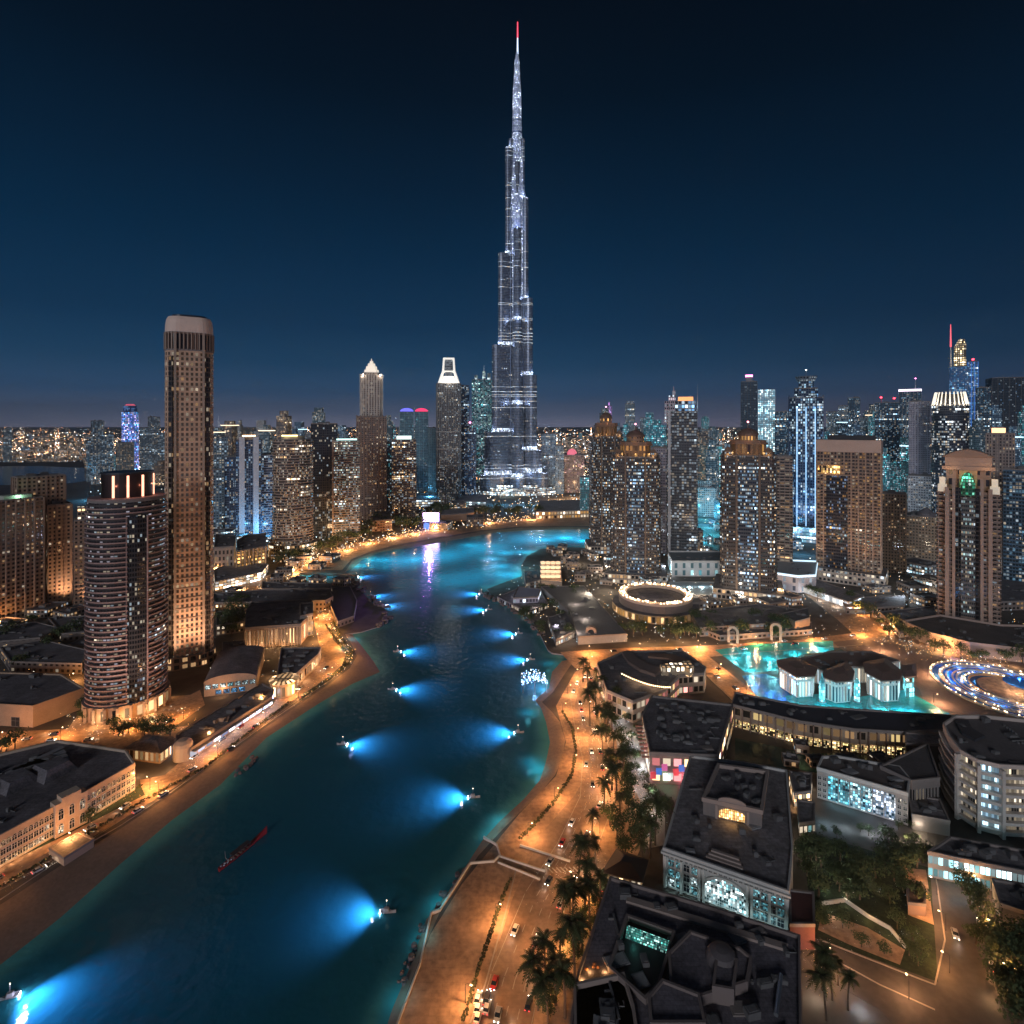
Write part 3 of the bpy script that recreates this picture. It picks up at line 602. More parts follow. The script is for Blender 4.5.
for i, (a_, hh) in enumerate(((-.3,14),(.1,26),(.35,20))): b = MB(); b.box(a_*t.w,0,t.h,t.h+hh,t.w*.16,t.d*.5); b.build('lift_core', facade('open floors', (.3,.35,.35), 4, 3, .8, .6, .6, (COOL,(.7,1,.9)), 1.4, seed=i), t.root)
mast(t, t.w*.1, 0, t.h+20, t.h+45, 1, STEEL, name='crane_mast')
# blue lit tower far to the left, with its neighbours
t = Tower('blue_lit_tower', 'tower', 'distant tower with violet and blue lit facade and rounded red topped crown', 121.5, 139, 404, 474, 1)
P = rnd(t.w, t.d, t.w*.25, 3); z1 = t.z(412); wall(t, 'wall', P, 0, z1, facade('violet lit glass', (.08,.12,.4), 5, 4, .75, .7, .62, ((.15,.3,1),(.4,.35,1),(.75,.7,1),(.1,.45,1)), 1.5, (.02,.06,.3), 28, base=.12))
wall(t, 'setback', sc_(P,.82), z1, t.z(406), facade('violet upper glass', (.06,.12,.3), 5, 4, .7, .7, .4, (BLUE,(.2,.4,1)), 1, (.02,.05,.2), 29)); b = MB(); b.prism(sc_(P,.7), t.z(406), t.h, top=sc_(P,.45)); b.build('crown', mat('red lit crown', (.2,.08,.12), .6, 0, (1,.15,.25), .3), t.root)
F_FG = facade('far grey wall', (.2,.25,.29), 4, 4, .6, .55, .34, (COOL, SOFT, (.5,.75,1)), .9, (.04,.07,.1), 30)
for x0_, x1_, ty_, by_, lb in ((91,104,421,484,'square topped grey tower standing alone by the far lagoon'),(86,93,441,482,'low pale tower at the end of the far lagoon'),(103,114,434,486,'ragged grey tower left of the violet lit tower'),(140,152,428,480,'grey tower immediately right of the violet lit tower'),(148,160,417,476,'taller grey tower with antenna between violet tower and brown tower'),(158,168,433,484,'grey tower peeking out behind the tall brown tower'),(116,134,443,492,'beige tower in front of the violet lit tower'),(214,228,437,520,'pale grey slab right beside the tall brown tower'),(3,12,428,462,'lone far tower standing in the lights at the left edge'),(213,222,470,535,'dim slab hidden behind the tall brown tower')):
    t = apt(x0_, x1_, ty_, by_, lb, F_FG if x0_ != 116 else facade('far beige wall', (.3,.25,.2), 3.8, 3, .6, .6, .3, (SOFT,WARM), .8, (.05,.05,.05), 33), dr=1, finm=GREY if x0_ in (91,148,116) else None, step=8, n=2)
    if x0_ == 148: mast(t, 0, 0, t.h, t.h+18, 1)
# ================================================================ right bank towers
F_R = facade('dark residential wall', (.075,.064,.064), 3.5, 1.9, .62, .5, .34, (SOFT, WARM, COOL, (.55,.8,1)), 1.5, (.02,.018,.02), 41)
F_RB = facade('blue lit glass bay', (.06,.07,.09), 3.5, 1.6, .8, .5, .42, (COOL, (.4,.65,1), (.45,.75,1), SOFT), 1.1, (.012,.02,.04), 42)
TAN = mat('tan crown stone', (.17,.115,.085), .7, noise=.12, nscale=.1)
def crowned(x0, x1, by, body, crown, top, label, bay=F_RB, rot=0, cornice=True, dr=.9):
    t = Tower('crowned_residential_tower', 'tower', label, x0, x1, body, by, dr, rot, 'residential towers with ornate crowns')
    P = notch(t.w, t.d, t.w*.16, t.d*.16)
    wall(t, 'wall', P, 0, t.h, F_R); slabs(t, P, 8, t.h, 3.5, .8, .5, mat('brown balcony slab', (.065,.06,.06), .7, noise=.1, nscale=.2))
    for sx_ in (-1,1):                     # turrets at the front corners stand a little lower
        for sy_ in (-1,):
            b = MB(); b.prism(sc_(cham(t.w*.2,t.d*.2,t.w*.04),1,1,sx_*t.w*.36,sy_*t.d*.38), 0, t.h+5, cap=1); b.build('corner_turret', [F_R, ROOF], t.root)
            b = MB(); b.prism(sc_(rect(t.w*.16,t.d*.16),1,1,sx_*t.w*.36,sy_*t.d*.38), t.h+5, t.h+9, top=sc_(rect(t.w*.04,t.d*.04),1,1,sx_*t.w*.36,sy_*t.d*.38)); b.build('turret_roof', TAN, t.root)
            lamp((sx_*t.w*.36, sy_*t.d*.52, t.h+2), 350, GOLD, .5, parent=t.root)
    b = MB(); b.box(0,-t.d*.5-.4, 10, t.h-9, t.w*.34, 1.6); b.build('glass_bay', bay, t.root)
    for sx_ in (-.2,.2): b = MB(); b.box(sx_*t.w,-t.d*.5-.5,0,t.h+3,1.7,2); b.build('pier', TAN, t.root)
    # belvedere: arched openings lit gold, orange cornice, drum and dome
    zc = t.z(crown); ze = t.z(top); B = cham(t.w*.62, t.d*.62, t.w*.1)
    H_ = ze-t.h; a, b_ = t.h+H_*.42, t.h+H_*.56
    wall(t, 'belvedere', B, t.h, a, facade('gold lit arcade', (.16,.1,.06), H_*.42+.01, 4.6, .55, .8, .8, (GOLD,(1,.45,.12)), .2, (.03,.015,.01), 43), par=0)
    for (x_, y_), an in walk(B, t.w*.155): q = MB(); q.box(x_, y_, t.h, a, 1.1, 1.1, an); q.build('column', TAN, t.root)
    q = MB(); q.prism(offs(B,2.2), a, a+(b_-a)*.35, capb=True); q.prism(offs(B,.8), a+(b_-a)*.35, b_); q.build('cornice', TAN, t.root)
    D = ell(t.w*.36, t.w*.36, 20); q = MB(); q.prism(D, b_, t.h+H_*.74); q.build('drum', facade('drum openings', (.25,.17,.12), H_*.2, 3, .5, .6, .5, (GOLD,), .8, (.02,.015,.015), 44), t.root)
    q = MB(); r0 = t.w*.2; z0 = t.h+H_*.74
    q.lathe([(r0,z0),(r0*.98,z0+H_*.06),(r0*.8,z0+H_*.14),(r0*.5,z0+H_*.21),(r0*.14,z0+H_*.25)], 20); q.build('dome', mat('brown dome', (.14,.09,.07), .6), t.root, smooth=True)
    mast(t, 0, 0, z0+H_*.24, z0+H_*.45, .6, TAN, (emis('pink beacon', (1,.3,.4), 4), .9), name='finial')
    for sx_ in (-1,0,1): lamp((sx_*t.w*.3, -t.d*.42, b_+1.5), 300, (1,.42,.14), .5, parent=t.root); lamp((sx_*t.w*.24, -t.d*.46, t.h+3), 350, (1,.55,.2), .5, parent=t.root)
    b = MB(); b.prism(sc_(rect(t.w,t.d),1.25), 0, 10, cap=1); b.build('podium', [facade('lit podium front', (.3,.25,.22), 5, 4, .7, .6, .65, (SOFT,COOL,WARM), 1.6, seed=45), ROOF], t.root)
    return t
crowned(588, 624, 552, 437, 428, 412, 'leftmost dark crowned tower of the right bank, set behind a lit crowned one', bay=F_R, rot=8)
crowned(611, 660, 580, 457, 446, 430, 'crowned tower with orange lit top and a blue glass bay, nearest the grey plaza')
crowned(720, 776, 597, 456, 444, 428, 'crowned tower beside the brown gable hotel, with warm lit windows and domed top')
t = apt(652, 670, 448, 552, 'lavender grey slab wedged between two dark towers', facade('lavender wall', (.3,.27,.32), 3.6, 2.8, .5, .5, .2, (SOFT, COOL), .8, (.05,.05,.07), 46), slab=.5, slab_m=mat('lavender slab', (.36,.33,.38), .7), dr=1.4)
t = Tower('glass_tower', 'tower', 'dark banded tower with orange lit roof house and ornate pale left corner', 667, 697, 412, 556, 1)
P = rect(t.w, t.d); wall(t, 'wall', P, 0, t.h, facade('dark banded wall', (.07,.07,.08), 3.6, 3, .82, .6, .3, (COOL, SOFT, (.7,.85,1)), .95, (.014,.02,.03), 47)); slabs(t, P, 5, t.h, 3.6, .7, .45, GREY)
b = MB(); b.box(-t.w*.42,-t.d*.5-.6,0,t.h+2,3.2,2.4); b.build('pier', mat('pale pier', (.5,.48,.5), .7), t.root)
b = MB(); b.box(0,0,t.h,t.z(401),t.w*.9,t.d*.8); b.build('penthouse', facade('blue penthouse', (.25,.3,.36), 5, 4, .75, .7, .8, ((.5,.75,1),COOL,BLUE), 1.5, seed=5), t.root)
b = MB(); b.box(t.w*.12,-t.d*.2,t.z(401),t.z(397),t.w*.5,t.d*.3); b.build('roof_house', emis('orange roof house', (1,.36,.12), .8), t.root)
b = MB()
for i, (xx, hh, ww_) in enumerate(((-.5,.0,.16),(-.38,7,.14),(-.27,13,.1))): b.prism(sc_(rect(t.w*ww_,t.d*.4),1,1,xx*t.w,-t.d*.3), t.h-14+i*6, t.h+14+hh)
b.build('corner_turret', facade('ornate corner', (.5,.42,.48), 4, 2.5, .6, .6, .6, (COOL,(1,.8,.9)), 1.1, seed=6), t.root); mast(t,-t.w*.28,-t.d*.2,t.h+20,t.z(386),1.2,mat('pink spire', (.5,.4,.42), .6)); mast(t,t.w*.52,0,t.h,t.z(384),.6)
apt(770, 792, 457, 575, 'brown balcony slab behind the domed crowned tower', facade('brown slab wall', (.2,.16,.145), 3.3, 5, .85, .5, .2, (SOFT, WARM), .8, (.03,.025,.025), 48), slab=.7, slab_m=mat('buff slab', (.33,.26,.22), .7), dr=1, fh=3.3)
# blue octagonal tower with lantern top
t = Tower('lantern_tower', 'tower', 'blue lit octagonal glass tower with stepped open lantern top', 789, 823, 398, 540, 1)
P = cham(t.w, t.d, t.w*.2); FL = facade('blue octagon glass', (.08,.11,.17), 3.7, 3.1, .75, .68, .4, (COOL, BLUE, (.45,.75,1), (.7,.9,1)), 1.25, (.012,.028,.06), 49)
wall(t, 'wall', P, 0, t.h, FL); fins(t, P, 0, t.h+4, t.w*.2, 1.3, 1.2, mat('navy pier', (.07,.09,.14), .5))
z1, z2, z3 = t.z(389), t.z(381), t.z(376); uplight(t, 220000, (.3,.6,1))
wall(t, 'setback', sc_(P,.7), t.h, z1, FL, par=2); wall(t, 'lantern', sc_(P,.45), z1, z2, FL, par=0)
b = MB(); b.prism(sc_(P,.5), z2, z3, top=sc_(P,.68), capb=True); b.build('lantern_rim', facade('lantern rim', (.14,.16,.2), 4, 3, .5, .5, .3, (COOL,), .8, seed=7), t.root); mast(t,0,0,z3,z3+9,.8,STEEL,(L_WHITE,.8))
for px_ in (797,806,815): b = MB(); b.box(t.x(px_), -t.d/2-1.2, 6, t.h-14, 1.0, .6); b.build('light_strip', emis('blue edge light', (.35,.65,1), .9), t.root)
b = MB(); b.prism(sc_(P,1.5), 0, 22, cap=1); b.build('podium', [facade('bright blue podium', (.3,.38,.45), 5, 4, .8, .65, .8, (COOL,(.4,.8,1)), 1.6, seed=8), ROOF], t.root)
# brown slab hotel
t = Tower('slab_hotel', 'hotel', 'broad brown slab hotel with plain pale parapet and gridded balconies', 816, 882, 440, 582, .42, rot=-6)
P = rect(t.w, t.d); z1 = t.z(452); FH = facade('brown hotel grid', (.19,.125,.09), 3.5, 3.3, .62, .6, .2, (SOFT, WARM, GOLD), 1.0, (.022,.018,.02), 50)
wall(t, 'wall', P, 0, z1, FH, par=0); slabs(t, P, 6, z1-6, 3.5, .7, .6, mat('tan hotel slab', (.4,.28,.21), .7, noise=.1, nscale=.2)); fins(t, P, 0, z1, 6.6, 1.1, 1.0, mat('tan hotel pier', (.36,.25,.19), .7))
uplight(t, 80000); b = MB(); b.prism(offs(P,.9), z1, t.h, capb=True); b.build('crown', mat('pale parapet', (.5,.36,.3), .7, noise=.08, nscale=.1), t.root)
b = MB(); b.box(2,t.d*.1,t.h,t.h+5,t.w*.75,t.d*.5); b.build('plant_room', DARK, t.root)
b = MB(); b.box(-t.w*.17,-t.d*.5-.7,14,t.z(476),t.w*.34,1.7); b.build('glass_bay', facade('dark hotel glass', (.03,.03,.04), 3.5, 1.7, .8, .55, .22, (COOL,(.4,.6,1),GOLD), .9, (.01,.012,.02), 51), t.root)
b = MB(); b.box(-t.w*.3,-t.d*.5-1.4,t.z(474),t.z(466),t.w*.36,1); b.build('lit_lounge', facade('gold lounge', (.1,.06,.03), 2.6, 1.7, .9, .85, .75, (GOLD,(1,.62,.2),WARM), 1.8, (.03,.02,.01), 52), t.root)
b = MB(); b.prism(sc_(P,1.18,1.7), 0, 14, cap=1); b.build('podium', [facade('cream podium', (.45,.36,.3), 5, 4, .6, .5, .4, (SOFT,COOL), 1.2, seed=53), ROOF], t.root)
# postmodern tower with pediment and green dome
t = Tower('pediment_tower', 'tower', 'tan postmodern tower with pediment top and small green lit dome', 937, 999, 492, 628, .8)
F_T = facade('tan tower wall', (.2,.14,.11), 3.6, 3.4, .7, .6, .16, (SOFT, WARM, COOL), 1.0, (.022,.018,.018), 54); TS = mat('tan pier stone', (.36,.25,.2), .7, noise=.1, nscale=.15)
P = notch(t.w, t.d, t.w*.12, t.d*.12); wall(t, 'wall', P, 0, t.h, F_T, pm=TS); slabs(t, P, 8, t.h, 3.6, .9, .7, TS)
for f_ in (-.34,-.23,.22,.35): b = MB(); b.box(f_*t.w,-t.d/2-1,0,t.h+4 if abs(f_)>.3 else t.h+12,2.6 if abs(f_)>.3 else 2,3); b.build('pier', TS, t.root)
b = MB(); b.box(0,-t.d/2-.9,12,t.h-4,t.w*.22,2.4); b.build('glass_bay', facade('silver glass bay', (.1,.1,.1), 3.6, 1.3, .75, .5, .32, (COOL, SOFT, (.6,.9,.9)), 1.2, (.02,.025,.03), 55), t.root)
for sx_ in (-.165,.165): b = MB(); b.box(sx_*t.w,-t.d/2-.5,6,t.h+4,t.w*.1,1.6); b.build('dark_recess', facade('dark recess', (.03,.025,.025), 3.6, 2.5, .8, .7, .06, (COOL,), .8, (.008,.008,.01), 56), t.root)
z1, z2, z3 = t.z(470), t.z(457), t.z(449)
b = MB(); b.prism(sc_(rect(t.w*.72,t.d*.7),1,1,0,t.d*.1), t.h, z1); b.build('upper_wall', facade('upper tan wall', (.32,.22,.17), 9, 6, .4, .6, .1, (WARM,), .7, (.015,.012,.012), 57), t.root)
for sx_ in (-1,1): b = MB(); b.box(sx_*t.w*.12,-t.d*.32,t.h,z1,2.2,4); b.build('portal_pier', mat('orange lit stone', (.5,.3,.16), .7), t.root)
b = MB(); b.box(0,-t.d*.32,z1-4,z1,t.w*.28,5); b.build('portal_beam', mat('orange lit stone', (.5,.3,.16), .7), t.root)
b = MB(); b.prism(sc_(rect(t.w*.86,t.d*.85),1,1,0,t.d*.08), z1, z1+3, capb=True); b.prism(sc_(rect(t.w*.76,t.d*.75),1,1,0,t.d*.08), z1+3, z2); b.build('cornice', TS, t.root)
b = MB(); yy0, yy1 = -t.d*.34, t.d*.4
A_ = [(-t.w*.43,z2),(t.w*.43,z2),(t.w*.2,z2+(z3-z2)*.7),(0,z3),(-t.w*.2,z2+(z3-z2)*.7)]
b.loft([[(x,yy0,z) for x,z in A_],[(x,yy1,z) for x,z in A_]], cap=0); b.face([(x,yy0,z) for x,z in A_]); b.build('pediment', mat('brown pediment', (.3,.19,.14), .7, noise=.1), t.root)
b = MB(); b.lathe([(t.w*.115,t.h-2),(t.w*.12,t.h+6),(t.w*.1,t.h+12),(t.w*.05,t.h+16),(t.w*.01,t.h+17)], 16, cy=-t.d*.47); b.build('dome', facade('green lit dome', (.06,.16,.1), 2.6, 2.2, .75, .7, .7, ((.1,.9,.5),(.3,1,.7),(.1,.7,.4)), 1.0, (.01,.1,.06), 58), t.root)
for sx_ in (-1,1): b = MB(); b.prism(sc_(rect(6,6),1,1,sx_*t.w*.42,-t.d*.4), t.h, t.h+6); b.prism(sc_(rect(4,4),1,1,sx_*t.w*.42,-t.d*.4), t.h+6, t.h+12); b.build('white_pavilion', mat('glowing pavilion', (.8,.72,.6), .7, 0, (1,.85,.6), .12), t.root)  # weak emission imitates floodlighting on the pavilions
uplight(t, 90000); lamp((0,-t.d*.55,z1-9), 1800, GOLD, .5, parent=t.root); lamp((-t.w*.3,-t.d*.6,z1+1), 900, WARM, .5, parent=t.root); lamp((t.w*.3,-t.d*.6,z1+1), 900, WARM, .5, parent=t.root)
# towers behind, on the right
apt(882, 906, 494, 572, 'small brown ribbed tower just right of the slab hotel', facade('brown ribbed wall', (.27,.19,.14), 3.6, 2.8, .55, .5, .12, (WARM, SOFT), .9, (.03,.025,.02), 59), finm=SAND, dr=.9, step=5.5)
t = apt(903, 936, 516, 566, 'low tan tower with shallow conical roof between hotel and pediment tower', facade('tan low wall', (.33,.24,.17), 3.6, 3, .55, .5, .14, (WARM, SOFT), .9, (.03,.025,.02), 60), slab=.5, dr=1)
b = MB(); b.lathe([(t.w*.3,t.h),(t.w*.3,t.h+4),(t.w*.05,t.h+10)], 16, cx=t.w*.2, cy=-t.d*.2); b.build('conical_roof', ROOFB, t.root)
t = apt(908, 931, 476, 540, 'white gridded block with stepped top behind the low tan tower', facade('white grid', (.5,.5,.52), 3.6, 3, .6, .45, .3, (COOL, SOFT), .9, (.06,.07,.09), 61), slab=.6, slab_m=WHITE, dr=.8)
apt(909, 930, 402, 512, 'slender lilac grey tower with close set vertical ribs', facade('lilac wall', (.32,.29,.34), 3.6, 2.6, .5, .55, .16, (SOFT, COOL), .7, (.05,.05,.07), 62), finm=mat('lilac rib', (.38,.35,.4), .7), dr=.9, step=5)
F_TE = facade('dark teal glass wall', (.06,.12,.19), 3.8, 2.4, .75, .6, .3, (COOL, (.35,.7,1), SOFT), .9, (.012,.03,.045), 63)
t = apt(875, 899, 403, 500, 'dark teal tower with red beacons on its flat top', F_TE, finm=DARK, dr=1); mast(t,-t.w*.25,0,t.h,t.z(398),1,STEEL,(L_RED,2)); mast(t,t.w*.3,0,t.h,t.z(399),1,STEEL,(L_RED,2))
t = apt(899, 921, 392, 498, 'blue grey tower with bright white rim and mast', F_TE, finm=GREY, dr=1)
b = MB(); b.prism(offs(t.P,1), t.h+1.5, t.h+6, capb=True); b.build('lit_rim', emis('lilac white rim', (.95,.8,1), 1.2), t.root); mast(t,t.w*.25,0,t.h+6,t.z(379),1.2,STEEL,(L_PINK,1.5))
t = Tower('drum_office_tower', 'tower', 'dark round office tower with rows of white lights and bright comb crown', 931, 969, 405, 520, .9)
P = ell(t.w, t.d, 32); wall(t, 'wall', P, 0, t.h, facade('white row office', (.05,.055,.07), 4.4, 2.8, .85, .55, .26, (COOL, (.9,.95,1), SOFT), 1.9, (.012,.018,.03), 64, cluster=1.8)); slabs(t, P, 6, t.h, 8.8, .8, .8, DARK)
b = MB()
for i in range(24):
    a_ = 2*math.pi*i/24; x_, y_ = t.w*.49*math.cos(a_), t.d*.49*math.sin(a_)
    b.tube([(x_,y_,t.h-1),(x_*.82,y_*.82,t.z(392))], [1.1,.8], 5)
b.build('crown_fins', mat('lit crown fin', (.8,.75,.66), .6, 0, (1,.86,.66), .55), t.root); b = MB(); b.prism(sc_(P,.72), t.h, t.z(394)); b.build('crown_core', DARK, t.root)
for a_ in (-130,-90,-50): lamp((t.w*.62*math.cos(R(a_)), t.d*.62*math.sin(R(a_)), t.h+3), 2600, (1,.88,.7), .8, parent=t.root)
t = Tower('spire_tower', 'tower', 'blue tower with gold lattice crown and tall red tipped spire at one side', 949, 969, 367, 500, 1)
P = rnd(t.w,t.d,t.w*.2,3); FSB = facade('vivid blue glass', (.05,.12,.3), 4, 3, .75, .65, .3, (BLUE,(.2,.6,1),COOL), 1.0, (.015,.05,.16), 65, base=.05)
wall(t, 'wall', P, 0, t.h, FSB); b = MB(); b.prism(sc_(P,.62,.62,t.w*.05), t.h, t.z(347), cap=False); b.prism(sc_(P,.62,.62,t.w*.05), t.z(347), t.z(339), top=sc_(P,.3,.3,t.w*.14)); b.build('lattice_crown', facade('gold lattice', (.2,.15,.1), 5, 4, .55, .55, .65, ((1,.75,.4),(1,.85,.6)), 1.5, (.02,.015,.015), 66), t.root)
mast(t,-t.w*.42,0,t.h-10,t.z(345),2.2,mat('pale spire', (.5,.48,.5), .6),name='spire'); mast(t,-t.w*.42,0,t.z(346),t.z(323),1.7,emis('red lit spire', (1,.12,.15), .9),name='spire_tip')
t = apt(968, 978, 362, 498, 'narrow vivid blue slab beside the gold lattice tower', FSB, finm=mat('bright blue fin', (.05,.2,.55), .5, 0, (.05,.25,1), .25), dr=1, step=7, n=1); mast(t,0,0,t.h,t.h+4,1.5,STEEL,(L_RED,2.4))
apt(976, 991, 388, 505, 'stepped dark teal tower left of the black faceted block', F_TE, finm=DARK, dr=1)
t = apt(985, 1027, 378, 492, 'massive black faceted glass block at the right edge', facade('black facet glass', (.03,.04,.055), 4, 3.2, .8, .7, .07, (COOL, BLUE), .7, (.01,.018,.03), 67), dr=.8, finm=DARK, step=12, rot=14)
t = apt(986, 1014, 434, 572, 'taupe tower crowned by a glowing orange roof sign box', facade('taupe wall', (.24,.19,.175), 3.6, 2.8, .5, .55, .16, (SOFT, WARM), .9, (.03,.025,.025), 68), finm=mat('taupe rib', (.34,.27,.24), .7), dr=.9, step=5)
b = MB(); b.box(-t.w*.05,-t.d*.3,t.h+1,t.z(428),t.w*.5,4); b.build('roof_sign', emis('orange roof sign', (1,.5,.25), 1.3), t.root)
apt(1003, 1040, 470, 588, 'dark blue tower cut off by the right edge, beside the taupe tower', F_TE, slab=.5, slab_m=DARK, dr=.9)
# central background towers
t = apt(741, 757, 382, 500, 'dark slate tower with a pink glowing beacon on its core', facade('slate glass', (.05,.07,.1), 3.8, 3, .75, .65, .1, (COOL,), .6, (.02,.035,.055), 69), finm=DARK, dr=1); b = MB(); b.box(0,0,t.h,t.h+12,t.w*.4,t.d*.4); b.build('core', GREY, t.root); b = MB(); b.box(0,0,t.h+12,t.h+16,t.w*.45,t.d*.45); b.build('beacon', L_PINK, t.root)
t = apt(758, 775, 390, 496, 'bright pale blue glass tower with glowing white grid', facade('bright blue grid', (.25,.38,.46), 4.5, 3.6, .7, .7, .8, ((.6,.9,1),(.4,.8,1),(.85,1,1)), .7, (.1,.25,.35), 70, base=.1), finm=mat('pale blue fin', (.4,.55,.62), .5), dr=1, step=12)
apt(775, 790, 412, 500, 'dim teal tower behind the lantern tower', F_TE, dr=1)
apt(848, 860, 398, 486, 'dim tower with red lit roof far behind the brown slab hotel', F_TE, dr=1, finm=DARK)
for x0_, x1_, ty_, by_, lb in ((606,612,406,470,'thin violet lit spire tower left behind the crowned towers'),(625,635,404,476,'blue grey tower with stepped top and antenna behind crowned towers'),(640,652,418,478,'low pale block between the two leftmost right bank towers'),(560,584,455,492,'wide tan hotel with pink lit domed roof right of the silver skyscraper'),(541,556,434,490,'dim grey tower just right of the silver skyscraper'),(556,564,446,494,'narrow dim slab right of the silver skyscraper'),(700,712,430,500,'grey blue tower in the gap right of the orange roofed tower'),(708,722,446,508,'aqua lit tower in the gap left of the domed crowned tower'),(826,838,412,480,'grey tower behind the slab hotel, left one'),(838,848,406,476,'grey tower behind the slab hotel, centre one'),(858,870,418,480,'ragged topped grey tower behind the slab hotel'),(495,506,462,492,'low white block at the foot of the silver skyscraper')):
    f_ = facade('violet spire wall', (.3,.2,.5), 4, 3, .7, .6, .5, ((.6,.4,1),(1,.5,.9)), 1, (.05,.04,.12), 71) if x0_ == 606 else facade('pink brown hotel wall', (.3,.2,.17), 4, 3.2, .5, .6, .45, (WARM,SOFT,(1,.5,.5)), .9, (.04,.03,.03), 72) if x0_ == 560 else facade('aqua wall', (.1,.3,.34), 4, 4, .75, .7, .6, (CYAN,(.3,1,1),COOL), 1.2, (.02,.14,.17), 73, base=.06) if x0_ == 708 else F_FG
    t = apt(x0_, x1_, ty_, by_, lb, f_, dr=1, step=8, n=2, finm=None)
    if x0_ == 560: b = MB(); b.lathe([(t.w*.2,t.h),(t.w*.2,t.h+6),(t.w*.14,t.h+12),(t.w*.03,t.h+15)], 14); b.build('dome', mat('pink dome', (.4,.15,.15), .6, 0, (1,.2,.3), .4), t.root)
    if x0_ == 606: mast(t,0,0,t.h,t.h+14,1.5,emis('violet mast', (.8,.3,1), 1.2))
    if x0_ == 625: b = MB(); b.prism(sc_(t.P,.6), t.h, t.h+9); b.build('setback', F_FG, t.root); mast(t,0,0,t.h+9,t.h+24,.9)
# ---------------------------------------------------------------- the anonymous mid rise city behind
rr = random.Random(11)
MID = [facade('mid rise wall '+n_, w_, 3.8, 3.2, .6, .55, l_, c_, 1.0, (.02,.03,.04), 80+i, base=b_) for i, (n_, w_, l_, c_, b_) in enumerate((('grey',(.2,.22,.25),.3,(COOL,SOFT),0),('tan',(.28,.2,.15),.35,(WARM,SOFT),0),('white',(.42,.42,.43),.3,(SOFT,COOL),0),('teal',(.08,.2,.24),.45,(CYAN,COOL),.03),('blue',(.1,.15,.26),.4,(BLUE,COOL),.03)))]
MIDN = ['grey','tan','white','teal','blue']
spots = []
for k_ in range(6000):
    if len(spots) >= 295: break
    py = 436+ (rr.random()**1.3)*82; px = rr.uniform(-20, 1044)
    if py > 490 and (px < 235 or 395 < px < 615 ): continue
    if py > 460 and px < 92: continue
    if 478 < px < 552 and py > 470: continue
    if py > 505 and px < 430: continue
    if 590 < px < 1040 and rr.random() < .45: py += 45
    X, Y = G(px, py); w_ = rr.uniform(18,42); h_ = rr.choice([14,18,24,30,40,55,70]) * (1.3 if 200 < px else 1)
    if px > 590 or 210 < px < 480: h_ *= rr.choice((1,1,1.6,2.2))
    if h_/Y*FPX > (54 if px > 590 or 210 < px < 480 else 34): h_ = rr.uniform(28,54)*Y/FPX if px > 590 or 210 < px < 480 else 34*Y/FPX
    if any(abs(X-a)+abs(Y-b_) < 36 for a, b_ in spots): continue
    spots.append((X, Y)); i = rr.choices(range(5), (3,2 if px < 600 else 1,2,4 if px > 560 else 1,6 if px > 560 else 3))[0]
    b = MB(); d_ = rr.uniform(.7,1.2)*w_; P = rect(w_, d_); b.prism(P, 0, h_, cap=1); b.loft([[(x,y,h_) for x,y in P],[(x,y,h_+1.2) for x,y in P]], 1)
    b.prism(sc_(P,rr.uniform(.2,.5),.3,rr.uniform(-3,3),2), h_, h_+rr.uniform(2.5,7), m=2)
    if rr.random() < .4: b.prism(sc_(P,.62), h_, h_*1.25, m=0, cap=1)
    tag(b.build('city_block', [MID[i], ROOF, HVAC], None, (X,Y,0), rr.uniform(-.5,.5)), f'{"low" if h_ < 25 else "mid rise"} {MIDN[i]} city block with lit windows in the distance', 'building', f'{"low" if h_<25 else "mid rise"} {MIDN[i]} city blocks')
